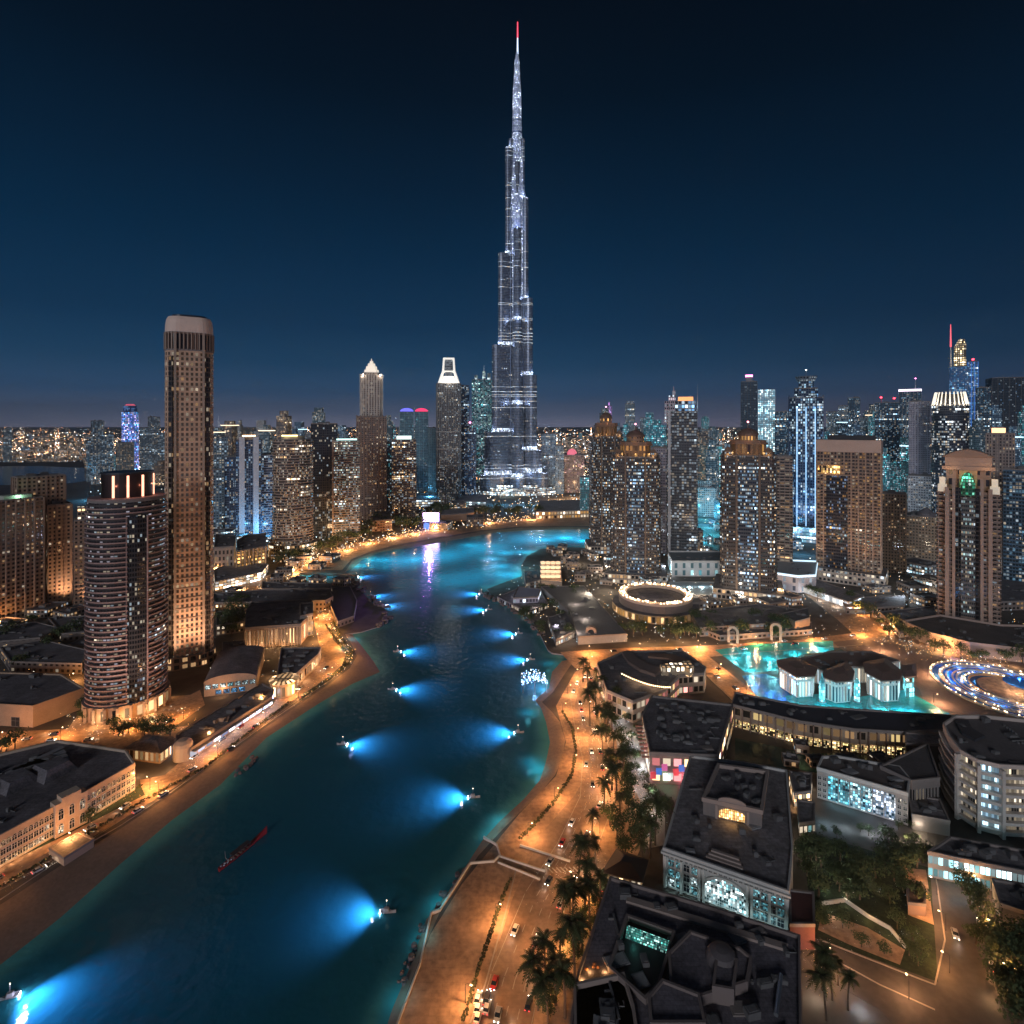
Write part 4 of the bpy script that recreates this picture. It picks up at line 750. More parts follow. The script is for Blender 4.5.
# slender towers standing thick behind the front rows
rr = random.Random(31)
HZT = [facade('skyline glass %d' % i, w_, 3.9, 2.8, .7, .6, l_, c_, 1.0, g_, 170+i, base=b_) for i, (w_, l_, c_, g_, b_) in enumerate((((.1,.17,.25),.34,(COOL,(.4,.7,1)),(.02,.05,.09),.01),((.13,.2,.24),.3,(COOL,SOFT),(.03,.06,.08),0),((.06,.2,.26),.42,(CYAN,COOL),(.02,.09,.12),.03),((.22,.19,.18),.3,(SOFT,WARM),(.03,.03,.035),0)))]
HN = ['blue','grey green','aqua','tan']; tsp = []
for _ in range(4000):
    if len(tsp) >= 74: break
    px = rr.choice((rr.uniform(560,1040), rr.uniform(560,1040), rr.uniform(205,480))); py = rr.uniform(466,512) if px > 560 else rr.uniform(468,498); X, Y = G(px, py)
    if 394 < px < 600 or 738 < px < 778 or 230 < px < 266 or 354 < px < 388: continue
    if any(abs(X-a)+abs(Y-b_) < 55 for a, b_ in tsp+spots[:0]): continue
    top = rr.uniform(406,446) if rr.random() < .6 else rr.uniform(430,455); w_ = rr.uniform(22,36); h_ = zat(top, Y); tsp.append((X,Y)); i = rr.choices(range(4), (4,2,3,1 if px > 560 else 3))[0]
    t = empty('skyline_tower', (X,Y,0), rr.uniform(-.5,.5), f'slender {HN[i]} lit tower in the packed skyline behind the front towers', 'tower', f'slender {HN[i]} skyline towers')
    P = rnd(w_, w_*.9, w_*rr.uniform(.05,.3), 2); b = MB(); b.prism(P, 0, h_, cap=1); b.build('wall', [HZT[i], ROOF], t)
    P2 = sc_(P, rr.uniform(.4,.75)); b = MB(); b.prism(P2, h_, h_+rr.uniform(6,22), cap=1); b.build('setback', [HZT[i], ROOF], t)
    if rr.random() < .45: b = MB(); b.tube([(0,0,h_),(0,0,h_+rr.uniform(22,48))], [.9,.4], 5); b.build('mast', STEEL, t)
    if rr.random() < .3: b = MB(); b.box(0,0,h_-3,h_-1,w_*1.03,w_*.93); b.build('lit_rim', emis('rim light %d' % (i%2), ((.5,.8,1),(1,.75,.5))[i%2], 1.2), t)
for px, py, c_ in ((600,500,0),(640,505,0),(680,515,1),(705,525,1),(712,500,1),(735,520,0),(765,520,0),(785,545,1),(800,555,1),(830,560,0),(850,520,0),(880,520,1),(905,520,0),(925,530,0),(940,540,1),(985,560,0),(1010,545,1),(870,550,0),(220,520,1),(245,545,1),(265,540,1),(300,540,2),(330,545,2),(400,520,0),(430,503,1),(470,500,1),(500,505,1),(530,505,1),(90,500,1),(85,540,1),(160,500,1),(225,560,2),(80,560,1),(560,500,2),(575,498,2)):
    X, Y = G(px, py); lamp((X, Y, 16), 15000*(Y/800)**2, ((.5,.75,1),(.12,.55,1),(1,.6,.3))[c_], 3)
# far city: beyond counting
b = MB(); nb = 0; rr = random.Random(5)
for k_ in range(8000):
    dy = 3.3+ (rr.random()**.8)*45; Y = CH*FPX/dy; X = rr.uniform(-1.02,1.02)*Y
    px = 512+X*FPX/Y
    if px < 90 and 424+dy > 462: continue
    w_, d_, h_ = rr.uniform(14,46), rr.uniform(14,46), rr.choice([6,8,8,10,12,16,22,34])*(1 if Y < 12000 else 1.8)
    b.u0 = rr.randint(0,4000)*4.5; b.box(X, Y, 0, h_, w_, d_, .35 if X < 0 else -.2); nb += 1
tag(b.build('distant_city', facade('far city wall', (.16,.14,.13), 3.6, 4.5, .55, .55, .4, (WARM, SOFT, (1,.5,.25), COOL), 1.6, (.03,.03,.03), 90)), 'low city spreading flat to the horizon', 'city', kind='stuff')
LC = [emis('far amber lights', (1,.5,.22), 13), emis('far white lights', (1,.88,.7), 13), emis('far orange lights', (1,.36,.14), 12), emis('far cool lights', (.6,.8,1), 13)]
b = MB()
for k_ in range(38000):
    dy = 3.25+(rr.random()**.72)*58; Y = CH*FPX/dy; st = max(60, Y*.02)
    X = rr.uniform(-1.0,1.0)*Y
    if rr.random() < .6:                    # street lamps stand in rows
        a_ = .35 if X < 0 else -.2; c_, q_ = math.cos(a_), math.sin(a_); u_, v_ = X*c_+Y*q_, -X*q_+Y*c_
        if rr.random() < .5: u_ = round(u_/(st*3))*st*3
        else: v_ = round(v_/(st*4))*st*4
        X, Y = u_*c_-v_*q_, u_*q_+v_*c_
    if Y < 1500: continue
    px, py = 512+X*FPX/Y, HZ+CH*FPX/Y
    if px < 92 and py > 461: continue
    s_ = Y/FPX*(.07+.25*rr.random()**4)
    z_ = rr.uniform(7,20); m_ = rr.choices((0,1,2,3), (5,4,3,2 if px < 400 else 4))[0]
    T = [(X+s_,Y,z_),(X,Y+s_,z_),(X-s_,Y,z_),(X,Y-s_,z_)]
    for i in range(4): b.face([T[i],T[(i+1)%4],(X,Y,z_+s_)], None, m_); b.face([T[(i+1)%4],T[i],(X,Y,z_-s_)], None, m_)
tag(b.build('distant_city_lights', LC), 'countless street and window lights out to the horizon', 'lights', kind='stuff')
# ================================================================ low buildings near the water
FOOT = []
def low(name, cat, label, roofpx, h, wm, rm=ROOF, par=1.0, pm=None, units=0, seed=0, group=None, curve=False):
    """a low building from the outline of its roof in the picture, at height h"""
    P = ccw([G(*p, z=h) for p in roofpx]); cx = sum(p[0] for p in P)/len(P); cy_ = sum(p[1] for p in P)/len(P)
    P = [(x-cx, y-cy_) for x, y in P]
    root = empty(name, (cx, cy_, 0), 0, label, cat, group)
    FOOT.append([(x+cx,y+cy_) for x,y in P])
    class B: pass
    o = B(); o.root = root; o.P = P; o.h = h; o.c = (cx, cy_)
    b = MB(); b.prism(P, 0, h, cap=False); o.wall = b.build('wall', wm, root)
    r = MB(); r.face([(x,y,h-.03) for x,y in P]) if False else None
    tri = delaunay_2d_cdt([Vector(p) for p in P], [(i,(i+1)%len(P)) for i in range(len(P))], [], 1, 1e-4)
    for f in tri[2]: r.face([(tri[0][i].x, tri[0][i].y, h-.05) for i in f])
    if par:
        I = offs(P, -.6); Q = offs(P, .12)
        r.loft([[(x,y,h-.6) for x,y in Q],[(x,y,h+par) for x,y in Q],[(x,y,h+par) for x,y in I],[(x,y,h-.04) for x,y in I]], 1)
    o.roof = r.build('roof', [rm, pm or PARA], root)
    units = int(units*1.6)+(1 if units else 0); rr_ = random.Random(seed+len(label)); k = 0; tries = 0
    xs_, ys_ = [p[0] for p in P], [p[1] for p in P]
    while k < units and tries < 400:
        tries += 1
        x, y = rr_.uniform(min(xs_),max(xs_)), rr_.uniform(min(ys_),max(ys_))
        if not all(inside(P, x+a, y+c) for a in (-2.6,2.6) for c in (-2.6,2.6)): continue
        m = MB(); w_, d_, hh = rr_.uniform(1.2,4.2), rr_.uniform(1.2,3.4), rr_.uniform(.7,2.0); a_ = rr_.uniform(-.25,.25)
        m.box(0,0,0,hh,w_,d_); m.box(0,0,hh,hh+.18,w_*.7,d_*.7)
        if rr_.random() < .4: m.tube([(w_*.5,0,.3),(w_*.5+2.5,0,.3),(w_*.5+2.5,1.5,.3)], .18, 5)
        m.build('roof_unit', HVAC, root, (x,y,h-.05), a_); k += 1
    for _ in range(units//2):              # raised pads and curbs
        x, y, w_, d_ = rr_.uniform(min(xs_),max(xs_)), rr_.uniform(min(ys_),max(ys_)), rr_.uniform(3,8), rr_.uniform(2,5)
        if all(inside(P, x+a*w_, y+c*d_) for a in (-.7,.7) for c in (-.7,.7)): m = MB(); m.box(0,0,0,.45,w_,d_); m.box(0,0,.45,.6,w_*.86,d_*.8); m.build('roof_pad', rr_.choice((GREY,PARA,HVAC)), root, (x,y,h-.06), rr_.choice((0,.3,-.2)))
    for _ in range(units//3):              # ducts and rows of small fans
        x, y = rr_.uniform(min(xs_),max(xs_)), rr_.uniform(min(ys_),max(ys_)); L_ = rr_.uniform(4,11); an = rr_.choice((0,1.57))+rr_.uniform(-.2,.2); c_, q_ = math.cos(an), math.sin(an)
        if not all(inside(P, x+f*L_*c_+g_*2*q_, y+f*L_*q_-g_*2*c_) for f in (-.6,0,.6) for g_ in (-1,1)): continue
        if rr_.random() < .5: m = MB(); m.box(0,0,.3,.85,L_,.6); m.box(L_*.3,.9,0,.7,.5,2.2); m.build('duct', HVAC, root, (x,y,h-.05), an)
        else:
            for j in range(int(L_/1.7)): m = MB(); m.lathe([(.5,0),(.5,.7),(.35,.75),(.3,.6)], 8); m.build('roof_fan', HVAC, root, (x+(j*1.7-L_/2)*c_, y+(j*1.7-L_/2)*q_, h-.05))
    return o
def at(o, px, py, z=0):                    # picture pixel at height z -> the building's own metres
    x, y = G(px, py, z); return (x-o.c[0], y-o.c[1])
WMESH = {}
def window(o, p, q, z, w, hh, n, gm, fm, off=.12, arch=False, start=0.5, skip=(), name='window'):
    """n window parts along wall p->q, each with its own frame"""
    p, q = Vector(p), Vector(q); d = (q-p); L_ = d.length; d.normalize(); nrm = Vector((d.y,-d.x)); a = math.atan2(d.y, d.x)
    key = (w, hh, arch, fm.name)
    if key not in WMESH:
        f = MB(); t_ = .16
        for x0, x1, z0, z1 in ((-w/2-t_,-w/2,0,hh),(w/2,w/2+t_,0,hh),(-w/2-t_,w/2+t_,hh,hh+t_),(-w/2-t_*1.6,w/2+t_*1.6,-t_,0),(-.05,.05,0,hh),(-w/2,w/2,hh*.6,hh*.6+.09)):
            f.box((x0+x1)/2, -.02, z0, z1, x1-x0, .2)
        if arch:
            for i in range(6):
                a0, a1 = math.pi*i/6, math.pi*(i+1)/6; r0, r1 = w/2, w/2+t_
                A = [(r*math.cos(t), z_) for r, t in ((r0,a0),(r1,a0),(r1,a1),(r0,a1)) for z_ in (hh+r*math.sin(t),)]
                f.face([(x,-.12,z_) for x, z_ in A])
        WMESH[key] = [f.build('frame', fm), {}]
        fo = WMESH[key][0]; sc.collection.objects.unlink(fo)
    fo, gl = WMESH[key]
    for i in range(n):
        if i in skip: continue
        c = p+d*(L_*(i+start)/n)+nrm*off; g_ = gm[random.randrange(len(gm))]
        if g_.name not in gl:
            b = MB(); pts_ = [(-w/2,0,0),(w/2,0,0),(w/2,0,hh)]+([(w/2*math.cos(math.pi*k/6),0,hh+w/2*math.sin(math.pi*k/6)) for k in range(1,6)] if arch else [])+[(-w/2,0,hh)]
            b.face(pts_, [(x+w/2, z_) for x, _, z_ in pts_]); t0 = b.build(name, g_); gl[g_.name] = t0.data; bpy.data.objects.remove(t0)
        wo_ = link(bpy.data.objects.new(name, gl[g_.name])); wo_.parent = o.root; wo_.location = (c.x, c.y, z); wo_.rotation_euler = (0,0,a)
        fr = fo.copy(); link(fr); fr.parent = wo_
def pane(name, col, es): 
    m = facade(name, (.03,.03,.03), .62, .5, .8, .8, .6, (col, tuple(min(1,c*1.15) for c in col), tuple(c*.7 for c in col)), es, (.015,.02,.03), len(name)*7%50, cluster=.4)
    return m
random.seed(3)
PW = [pane('pane warm', WARM, .9), pane('pane soft', SOFT, .8), GLASS, GLASS, GLASS]
PC = [pane('pane cyan', (.3,.75,.85), .9), pane('pane white', (.7,.95,1), 1.3), pane('pane aqua', (.15,.55,.65), .8), GLASS]
def groundlamp(o, px, py, z, power, col=WARM, rad=.3): 
    x, y = G(px, py, z); lamp((x, y, z), power, col, rad)
# ---- long pale hotel at the left edge
CREAM = mat('cream render', (.52,.4,.31), .8, noise=.12, nscale=.15)
o = low('seaside_hotel', 'hotel', 'long cream low hotel with central gable and dark roofs along the left beach road', [(-170,920),(0,838),(54,809),(85,794),(135,765),(126,752),(58,742),(-60,770),(-230,860)], 11.6, CREAM, ROOFB, 1.1, CREAM, 8)
A0, A1, A2, A3, A4 = at(o,-170,920,11.6), at(o,0,838,11.6), at(o,54,809,11.6), at(o,85,794,11.6), at(o,135,765,11.6)
for z_, hh, ar in ((1.2,2.2,False),(4.6,2.2,False),(8.0,1.6,True)):
    window(o, A0, A1, z_, 1.5, hh, 16, PW, WHITE, arch=ar); window(o, A1, A2, z_, 1.5, hh, 10, PW, WHITE, arch=ar); window(o, A3, A4, z_, 1.5, hh, 10, PW, WHITE, arch=ar)
d_ = Vector(A3)-Vector(A2); n_ = Vector((d_.y,-d_.x)).normalized()
b = MB(); ga = [Vector(A2)+n_*1.8-d_*.02, Vector(A3)+n_*1.8+d_*.02, Vector(A3)-n_*3+d_*.02, Vector(A2)-n_*3-d_*.02]; b.prism([tuple(p) for p in ga], 0, 13.6)
m_ = (ga[0]+ga[1])/2; m2 = (ga[3]+ga[2])/2; q0, q1, q2, q3 = ga[0].lerp(ga[1],.2), ga[0].lerp(ga[1],.8), ga[3].lerp(ga[2],.8), ga[3].lerp(ga[2],.2)
b.prism([tuple(p) for p in (q0,q1,q2,q3)], 13.6, 15.4); gb = b.build('gable_bay', CREAM, o.root)
window(o, tuple(ga[0]), tuple(ga[1]), 1.2, 1.7, 3.2, 3, PW, WHITE, arch=True); window(o, tuple(ga[0]), tuple(ga[1]), 7.0, 1.7, 3.4, 3, PW, WHITE, arch=True)
for k_ in range(4):                        # raised roofs behind
    p0 = [((-90+k_*38)+0, 808-k_*11), ((-50+k_*38), 790-k_*10), ((-30+k_*36), 800-k_*11), ((-70+k_*38), 820-k_*12)]
    P = ccw([at(o,*p,z=12) for p in p0]); b = MB(); b.prism(P, 11.6, 14+.6*k_, top=sc_([(x,y) for x,y in offs(P,-2.5)],1)); b.build('roof_section', ROOFB, o.root)
for k_ in range(5):
    P = ccw([at(o,*p,z=12) for p in ((5+k_*7,775-k_*3.5),(62+k_*2,752+k_*4-4),(64+k_*2,754+k_*4-4),(7+k_*7,778-k_*3.5))]); b = MB(); b.prism(P, 11.6, 13.2); b.build('roof_ridge', GREY, o.root)
for k_ in range(14):
    f_ = k_/13; p = Vector(A1).lerp(Vector(A2),(k_/6)) if k_ < 7 else Vector(A3).lerp(Vector(A4),(k_-7)/6); c = p+n_*1.6; lamp((c.x+o.c[0], c.y+o.c[1], 1.0), 42, (1,.6,.3), .25)
# ---- dark shed and hall
TANW = mat('tan render', (.4,.275,.19), .8, noise=.15, nscale=.2)
o = low('warehouse', 'warehouse', 'broad windowless tan warehouse with dark flat roof beside the round banded tower', [(-60,702),(33,707),(84,689),(61,675),(-40,672)], 11.5, TANW, ROOFB, .8, TANW, 3)
p, q = Vector(at(o,-20,704,11.5)), Vector(at(o,33,707,11.5)); window(o, tuple(p.lerp(q,.45)), tuple(p.lerp(q,.9)), .2, 5, 5, 1, [DARK], GREY, name='door')
for px_, py_ in ((10,737),(45,728),(75,716)): groundlamp(o, px_, py_, 3, 260)
def vault(name, cat, label, c0, c1, depth_px, h, rise, wm, rm):
    """hall with a barrel roof, gable end facing the street"""
    a, b_ = Vector(G(*c0)), Vector(G(*c1)); d = b_-a; L_ = d.length; n_ = Vector((-d.y, d.x)).normalized(); D = depth_px
    c = (a+b_)/2+n_*D/2; root = empty(name, (c.x,c.y,0), math.atan2(d.y,d.x), label, cat)
    b = MB(); b.prism(rect(L_,D), 0, h, cap=False); b.build('wall', wm, root)
    arc = [(L_/2*1.03*math.cos(R(180-t)), h+rise*math.sin(R(t))) for t in range(0,181,15)]
    b = MB(); b.loft([[(x,y,z) for x,z in arc] for y in (D/2+.6,-D/2-.6)], closed=False)
    for y in (-D/2,): b.face([(x,y,z) for x,z in arc][::-1], m=1)
    b.build('roof', [rm, TANW], root)
    class B: pass
    o = B(); o.root = root; o.L = L_; o.D = D; o.c = (c.x,c.y); return o
o = vault('vaulted_hall', 'hall', 'hall with dark barrel roof and blue lit shopfronts beyond the tall brown tower', (204,697), (256,690), 46, 8.5, 4.0, TANW, ROOFB)
window(o, (-o.L/2,-o.D/2), (o.L/2,-o.D/2), 4.6, 3.0, 2.4, 7, PC[:3], DARK); window(o, (-o.L/2*.6,-o.D/2), (o.L/2*.6,-o.D/2), .6, 3.2, 2.6, 4, [pane('pane blue', (.15,.5,1), 1.3)], DARK)
# ---- pavilion and long shop row by the coast road
def hip(o, z, over=1.6, rise=3, m=ROOFB):
    Q = offs(o.P, over); T = [(x*.25,y*.25) for x,y in Q]; b = MB(); b.loft([[(x,y,z) for x,y in Q],[(x,y,z+.4) for x,y in Q],[(x,y,z+rise) for x,y in T]], cap=0, capb=True); b.build('hipped_roof', m, o.root)
o = low('corner_pavilion', 'pavilion', 'small lit pavilion with dark hipped roof at the street corner by the beach', [(129,748),(160,752),(171,744),(170,739),(147,737)], 6, facade('lit arcade wall', (.45,.31,.2), 6, 3, .6, .7, .85, (WARM,(1,.65,.3)), 1.0, (.03,.02,.015), 101), ROOFB, 0); hip(o, 6.1)
for px_, py_ in ((140,771),(155,772),(170,764)): groundlamp(o, px_, py_, 2.5, 260)
o = low('shop_row', 'shops', 'long low row of shops with a blue white lit front along the coast road', [(176,744),(191,749),(272,697),(274,690),(262,684),(176,735)], 5.5, facade('shop wall', (.35,.26,.2), 5.5, 5, .8, .5, .9, ((.6,.7,1),(.8,.85,1),(.5,.6,1)), 1.9, (.03,.03,.04), 102), ROOF, .7, None, 5)
p, q = Vector(at(o,191,749,5.5)), Vector(at(o,272,697,5.5)); dd = (q-p).normalized(); nn = Vector((dd.y,-dd.x))
b = MB(); b.prism(ccw([tuple(p+nn*.1), tuple(q+nn*.1), tuple(q+nn*2.6), tuple(p+nn*2.6)]), 4.3, 4.6, capb=True); b.build('awning', GREY, o.root)
for k_ in range(7): c = p.lerp(q,(k_+.5)/7)+nn*2.0; lamp((c.x+o.c[0],c.y+o.c[1],3.4), 150, (.6,.65,1), .5)
b = MB(); Pv = [(-3+x*1.0,y) for x,y in ell(12,9,20)]; e0 = Vector(at(o,182,748,5.5)); b.lathe([(4.6,0),(4.6,6.5),(4,8),(2.4,9.3),(.3,9.8)], 18, cx=e0.x, cy=e0.y+1); b.build('corner_rotunda', [mat('pale rotunda', (.4,.32,.25), .7)], o.root)
# ---- arcaded block, restaurant and dark roofs behind
o = low('arcaded_block', 'building', 'flat roofed block whose street front is a warm lit colonnade', [(245,629),(301,625),(313,612),(312,600),(252,603),(246,612)], 15, facade('colonnade wall', (.42,.3,.22), 15, 2.6, .5, .72, .95, (WARM,(1,.62,.35)), .55, (.04,.025,.02), 103), ROOFB, 1.2, None, 6)
p, q = at(o,245,629,15), at(o,301,625,15); b = MB()
for k_ in range(19): c = Vector(p).lerp(Vector(q),k_/18); b = MB(); b.box(c.x, c.y-.5, 0, 13.5, .7, .9); b.build('column', SAND, o.root)
for k_ in range(5): c = Vector(p).lerp(Vector(q),(k_+.5)/5); lamp((c.x+o.c[0],c.y+o.c[1]-4,2.2), 330, WARM, .4)
o = low('stepped_annex', 'building', 'small lit annex with white stair front behind the colonnade block', [(300,617),(313,614),(313,603),(300,604)], 17, facade('annex wall', (.45,.4,.34), 4, 3, .6, .6, .7, (SOFT,WARM), 1.3, (.03,.03,.03), 104), ROOFB, 1, None, 1)
o = low('restaurant', 'restaurant', 'restaurant with glowing round corner front near the bend of the coast road', [(277,676),(290,680),(318,655),(321,648),(281,649)], 8, facade('restaurant wall', (.42,.3,.2), 8, 3.4, .6, .6, .8, (WARM,(1,.62,.3)), 1.2, (.03,.02,.015), 105), ROOFB, 1, None, 6)
e0 = Vector(at(o,284,680,8)); b = MB(); b.lathe([(8,0),(8,7.5),(8.8,8),(8.8,8.8),(6,9.6)], 22, cx=e0.x, cy=e0.y); b.build('rotunda', [facade('rotunda wall', (.5,.34,.2), 7.6, 3, .6, .75, .9, (WARM,(1,.6,.3)), 1.1, (.03,.02,.015), 106)], o.root)
for px_, py_ in ((281,692),(292,690),(305,677),(318,664)): groundlamp(o, px_, py_, 3, 380, (1,.68,.4))
for i, (rp, h_, lb, u_) in enumerate((([(212,594),(262,590),(330,590),(333,597),(325,601),(215,603)],9,'broad dark roofed building behind the colonnade block',5),([(262,582),(330,584),(332,589),(262,589)],7,'low dark roofed building near the pier',3),([(222,655),(247,651),(244,641),(222,643)],6,'small dark roofed shop behind the vaulted hall',2),([(216,612),(245,609),(245,622),(216,626)],8,'dark flat block left of the colonnade block',3))):
    low('low_building', 'building', lb, rp, h_, facade('dim tan wall', (.25,.18,.14), 4, 3.4, .5, .5, .25, (WARM,SOFT), 1.2, (.02,.018,.018), 107), ROOFB, .8, None, u_)
for i, (rp, h_, lb) in enumerate((([(0,648),(42,640),(86,650),(82,664),(10,662)],7,'dark sprawling low roof left of the round banded tower, nearest'),([(-10,630),(35,622),(60,628),(40,638),(-5,642)],6,'dark low roof at the left edge behind the sprawling one'),([(48,618),(86,616),(88,632),(62,634)],6,'dark low roof close to the small orange brown tower'))):
    low('low_building', 'building', lb, rp, h_, facade('dim wall', (.16,.13,.12), 4, 4, .5, .5, .15, (WARM,SOFT), 1.0, (.02,.018,.018), 108), ROOFB, .6, None, 3)
o = low('peninsula_hall', 'building', 'dark slanted roof hall on the rocky point of the left bank', [(330,588),(350,586),(357,600),(354,616),(338,622),(331,606)], 5, facade('dim wall', (.16,.13,.12)), mat('slate roof', (.06,.055,.07), .8, noise=.2, nscale=.2), .5)
o = low('orange_lit_block', 'building', 'mid height block whose whole front glows orange, left of the curved banded tower', [(237,552),(266,547),(266,534),(246,536),(237,541)], 26, facade('orange lit wall', (.4,.25,.13), 4, 4, .65, .55, .95, (GOLD,(1,.6,.22)), .9, (.06,.03,.015), 109), ROOFB, 1.5, None, 4)
b = MB(); c0, c1 = Vector(at(o,237,552,26)), Vector(at(o,266,547,26)); 
for k_ in range(8): c = c0.lerp(c1,k_/7); b = MB(); b.box(c.x,c.y-.7,0,27,1.4,1.4); b.build('pier', mat('orange pier', (.5,.33,.2), .7), o.root)
low('grey_block', 'building', 'grey brown block with tall windows left of the orange lit block', [(214,548),(234,547),(236,536),(216,535)], 30, facade('tall window wall', (.32,.27,.24), 7, 4, .5, .6, .3, (SOFT,WARM), .9, (.03,.03,.03), 110), ROOF, 1.2, None, 2)
low('market_hall', 'shops', 'low hall with rows of white lit shopfronts under the orange block', [(215,582),(262,572),(268,564),(230,563),(214,570)], 9, facade('market wall', (.45,.38,.3), 3, 4, .8, .6, .8, (SOFT,(1,.95,.9),WARM), 1.8, (.03,.03,.03), 111), ROOF, .6, None, 2)
low('beach_shelter', 'shelter', 'small dark roofed shelter beside the left beach road', [(49,848),(64,858),(94,839),(79,832)], 3.2, mat('shelter wall', (.4,.3,.22), .8), ROOFB, .3)
for px_, py_ in ((222,690),(232,662),(246,650),(262,650),(280,648),(296,650),(310,640),(316,628),(322,612),(250,590),(230,610),(270,672),(262,700),(205,728),(225,712)): groundlamp(None, px_, py_, 4, 700, (1,.52,.22), .4)
# ---- far shore: souk, screen, low white halls
o = low('far_souk', 'shops', 'long low building of glowing orange arches across the far lagoon', [(536,512),(600,510),(600,500),(540,501)], 13, facade('souk arches', (.42,.27,.16), 6.5, 5.5, .6, .65, .9, (WARM,GOLD,SOFT), 1.9, (.04,.02,.01), 112), ROOF, 1.2)
o = low('white_hall', 'hall', 'low white lit hall to the left of the silver skyscraper base', [(416,500),(440,500),(438,494),(416,494)], 14, facade('white hall wall', (.5,.5,.5), 5, 6, .8, .6, .8, (COOL,SOFT), 1.3, (.05,.07,.09), 113), ROOF, 1)
low('white_hall', 'hall', 'low pale hall between lantern hotel and silver skyscraper', [(455,501),(486,502),(486,495),(458,495)], 12, facade('pale hall wall', (.4,.45,.5), 4, 6, .8, .5, .7, (COOL,(.5,.9,1)), 1.2, (.05,.07,.09), 114), ROOF, 1)
low('beach_hotel', 'hotel', 'brown terraced building glowing red orange behind the far beach trees', [(372,521),(392,520),(390,512),(374,512)], 17, facade('terraced lit wall', (.36,.2,.13), 4, 4, .7, .5, .75, (WARM,(1,.45,.2)), 1.1, (.04,.02,.015), 115), ROOF, 1)
low('brown_hall', 'building', 'plain brown hall right of the big lit screen on the far shore', [(441,515),(474,513),(474,508),(443,509)], 13, mat('brown hall wall', (.4,.25,.17), .8), ROOF, 1)
X, Y = G(431, 529); t = empty('video_screen', (X,Y,0), 0, 'large white violet lit video screen standing on the far shore', 'screen')
k = Y/FPX; w_ = 17*k; z0, z1 = zat(521.5,Y), zat(513,Y); b = MB(); b.box(0,1,z0-2,z1+1.5,w_+3,2); b.build('frame', DARK, t); b = MB(); b.box(0,-.3,z0,z1,w_*.92,.4); b.build('display', emis('screen glow', (.6,.42,1), 9, 'AUTO'), t)
b = MB(); b.box(0,0,0,z0-2,w_*.9,3); b.build('base', emis('blue screen base', (.08,.25,.9), .7), t); lamp((0,-6,z1), 1300000, (.5,.2,1), 4, parent=t, kind='SPOT', aim=(0.02,-1,-.11), size=16)  # added purple spot throws the streak onto the water
# ---- right bank: plaza deck, ring hall, white block
o = low('plaza_deck', 'deck', 'broad plain grey roof deck beside the right shore', [(541,586.5),(584,586),(627,634),(578,637),(570,612)], 6, GREY, mat('pale roof deck', (.15,.15,.16), .8, noise=.12, nscale=.1), .5, None, 3)
for px_, py_ in ((575,600),(585,615),(577,628)): groundlamp(o, px_, py_, 10, 1200, (1,.8,.65), .6)
o = low('market_court', 'shops', 'brightly lit open market court of small stalls above the grey deck', [(540,562),(561,562),(562,582),(541,581)], 4, mat('court wall', (.4,.32,.26), .8), PAVE, .5)
for k_ in range(16):
    a_ = at(o, 543+(k_%4)*5, 564+(k_//4)*4.5, 4); b = MB(); b.prism(sc_(rect(5,5),1,1,*a_), 4.2, 6.2, capb=True); b.prism(sc_(rect(6,6),1,1,*a_), 6.2, 7.4, top=sc_(rect(1,1),1,1,*a_)); b.build('stall', [mat('lit stall canopy', (.7,.55,.4), .7, 0, (1,.62,.35), .5)], o.root)
for px_, py_ in ((546,567),(556,567),(546,577),(556,577)): groundlamp(o, px_, py_, 9, 1500, (1,.7,.45), .6)
o = low('white_lit_block', 'building', 'white floodlit low block with tall cyan slots between two crowned towers', [(672,562),(721,562),(724,552),(668,552)], 16, facade('white slot wall', (.66,.68,.7), 8, 9, .35, .7, .6, (CYAN,(.5,.95,1),COOL), 1.3, (.1,.2,.24), 116), mat('blue grey roof', (.15,.18,.21), .7, noise=.1), 1.5, WHITE, 4)
for px_ in (678,690,702,714): groundlamp(o, px_, 586, 4, 1900, (.7,.95,1), .6)
low('entrance_deck', 'deck', 'pale blue grey sloping forecourt roof in front of the white floodlit block', [(672,594),(712,596),(722,582),(668,582)], 3, GREY, mat('blue grey deck', (.22,.25,.28), .6), .4)
low('hotel_wing', 'building', 'pale floodlit wing with bright blue white roof edge left of the slab hotel', [(770,573),(798,577),(816,576),(818,562),(770,560)], 16, facade('pale wing wall', (.55,.52,.55), 8, 9, .3, .6, .3, (COOL,), 1.2, (.1,.12,.16), 117), mat('bright wing roof', (.3,.34,.38), .7), 1.5, mat('white lit edge', (.7,.75,.8), .6, 0, (.6,.85,1), .6), 2)
o = low('entrance_arcade', 'shops', 'bright white arcade strip running along the avenue below the slab hotel', [(796,584),(848,602),(864,596),(812,578)], 6, facade('white arcade', (.6,.6,.6), 6, 4, .85, .7, .95, ((.85,.93,1),COOL,(1,.95,.85)), 2.0, (.1,.1,.1), 118), ROOF, .6)
for px_, py_ in ((805,592),(820,597),(836,603),(850,608)): groundlamp(o, px_, py_, 4, 1000, (.85,.93,1), .5)
X, Y = G(657, 612); t = empty('ring_hall', (X,Y,0), 0, 'round hall whose flat dark roof wears a wide ring of warm bulbs', 'hall')
k = Y/FPX; rx, ry = 38*k, 12.5*Y*Y/(FPX*CH)*1.02; hR = 13
P = [(x, y+6) for x, y in ell(rx*1.9, ry*1.9, 40)]; b = MB(); b.prism(P, 0, hR, cap=1); b.build('wall', [mat('dusky ring wall', (.2,.155,.135), .8, noise=.15), ROOFB], t)
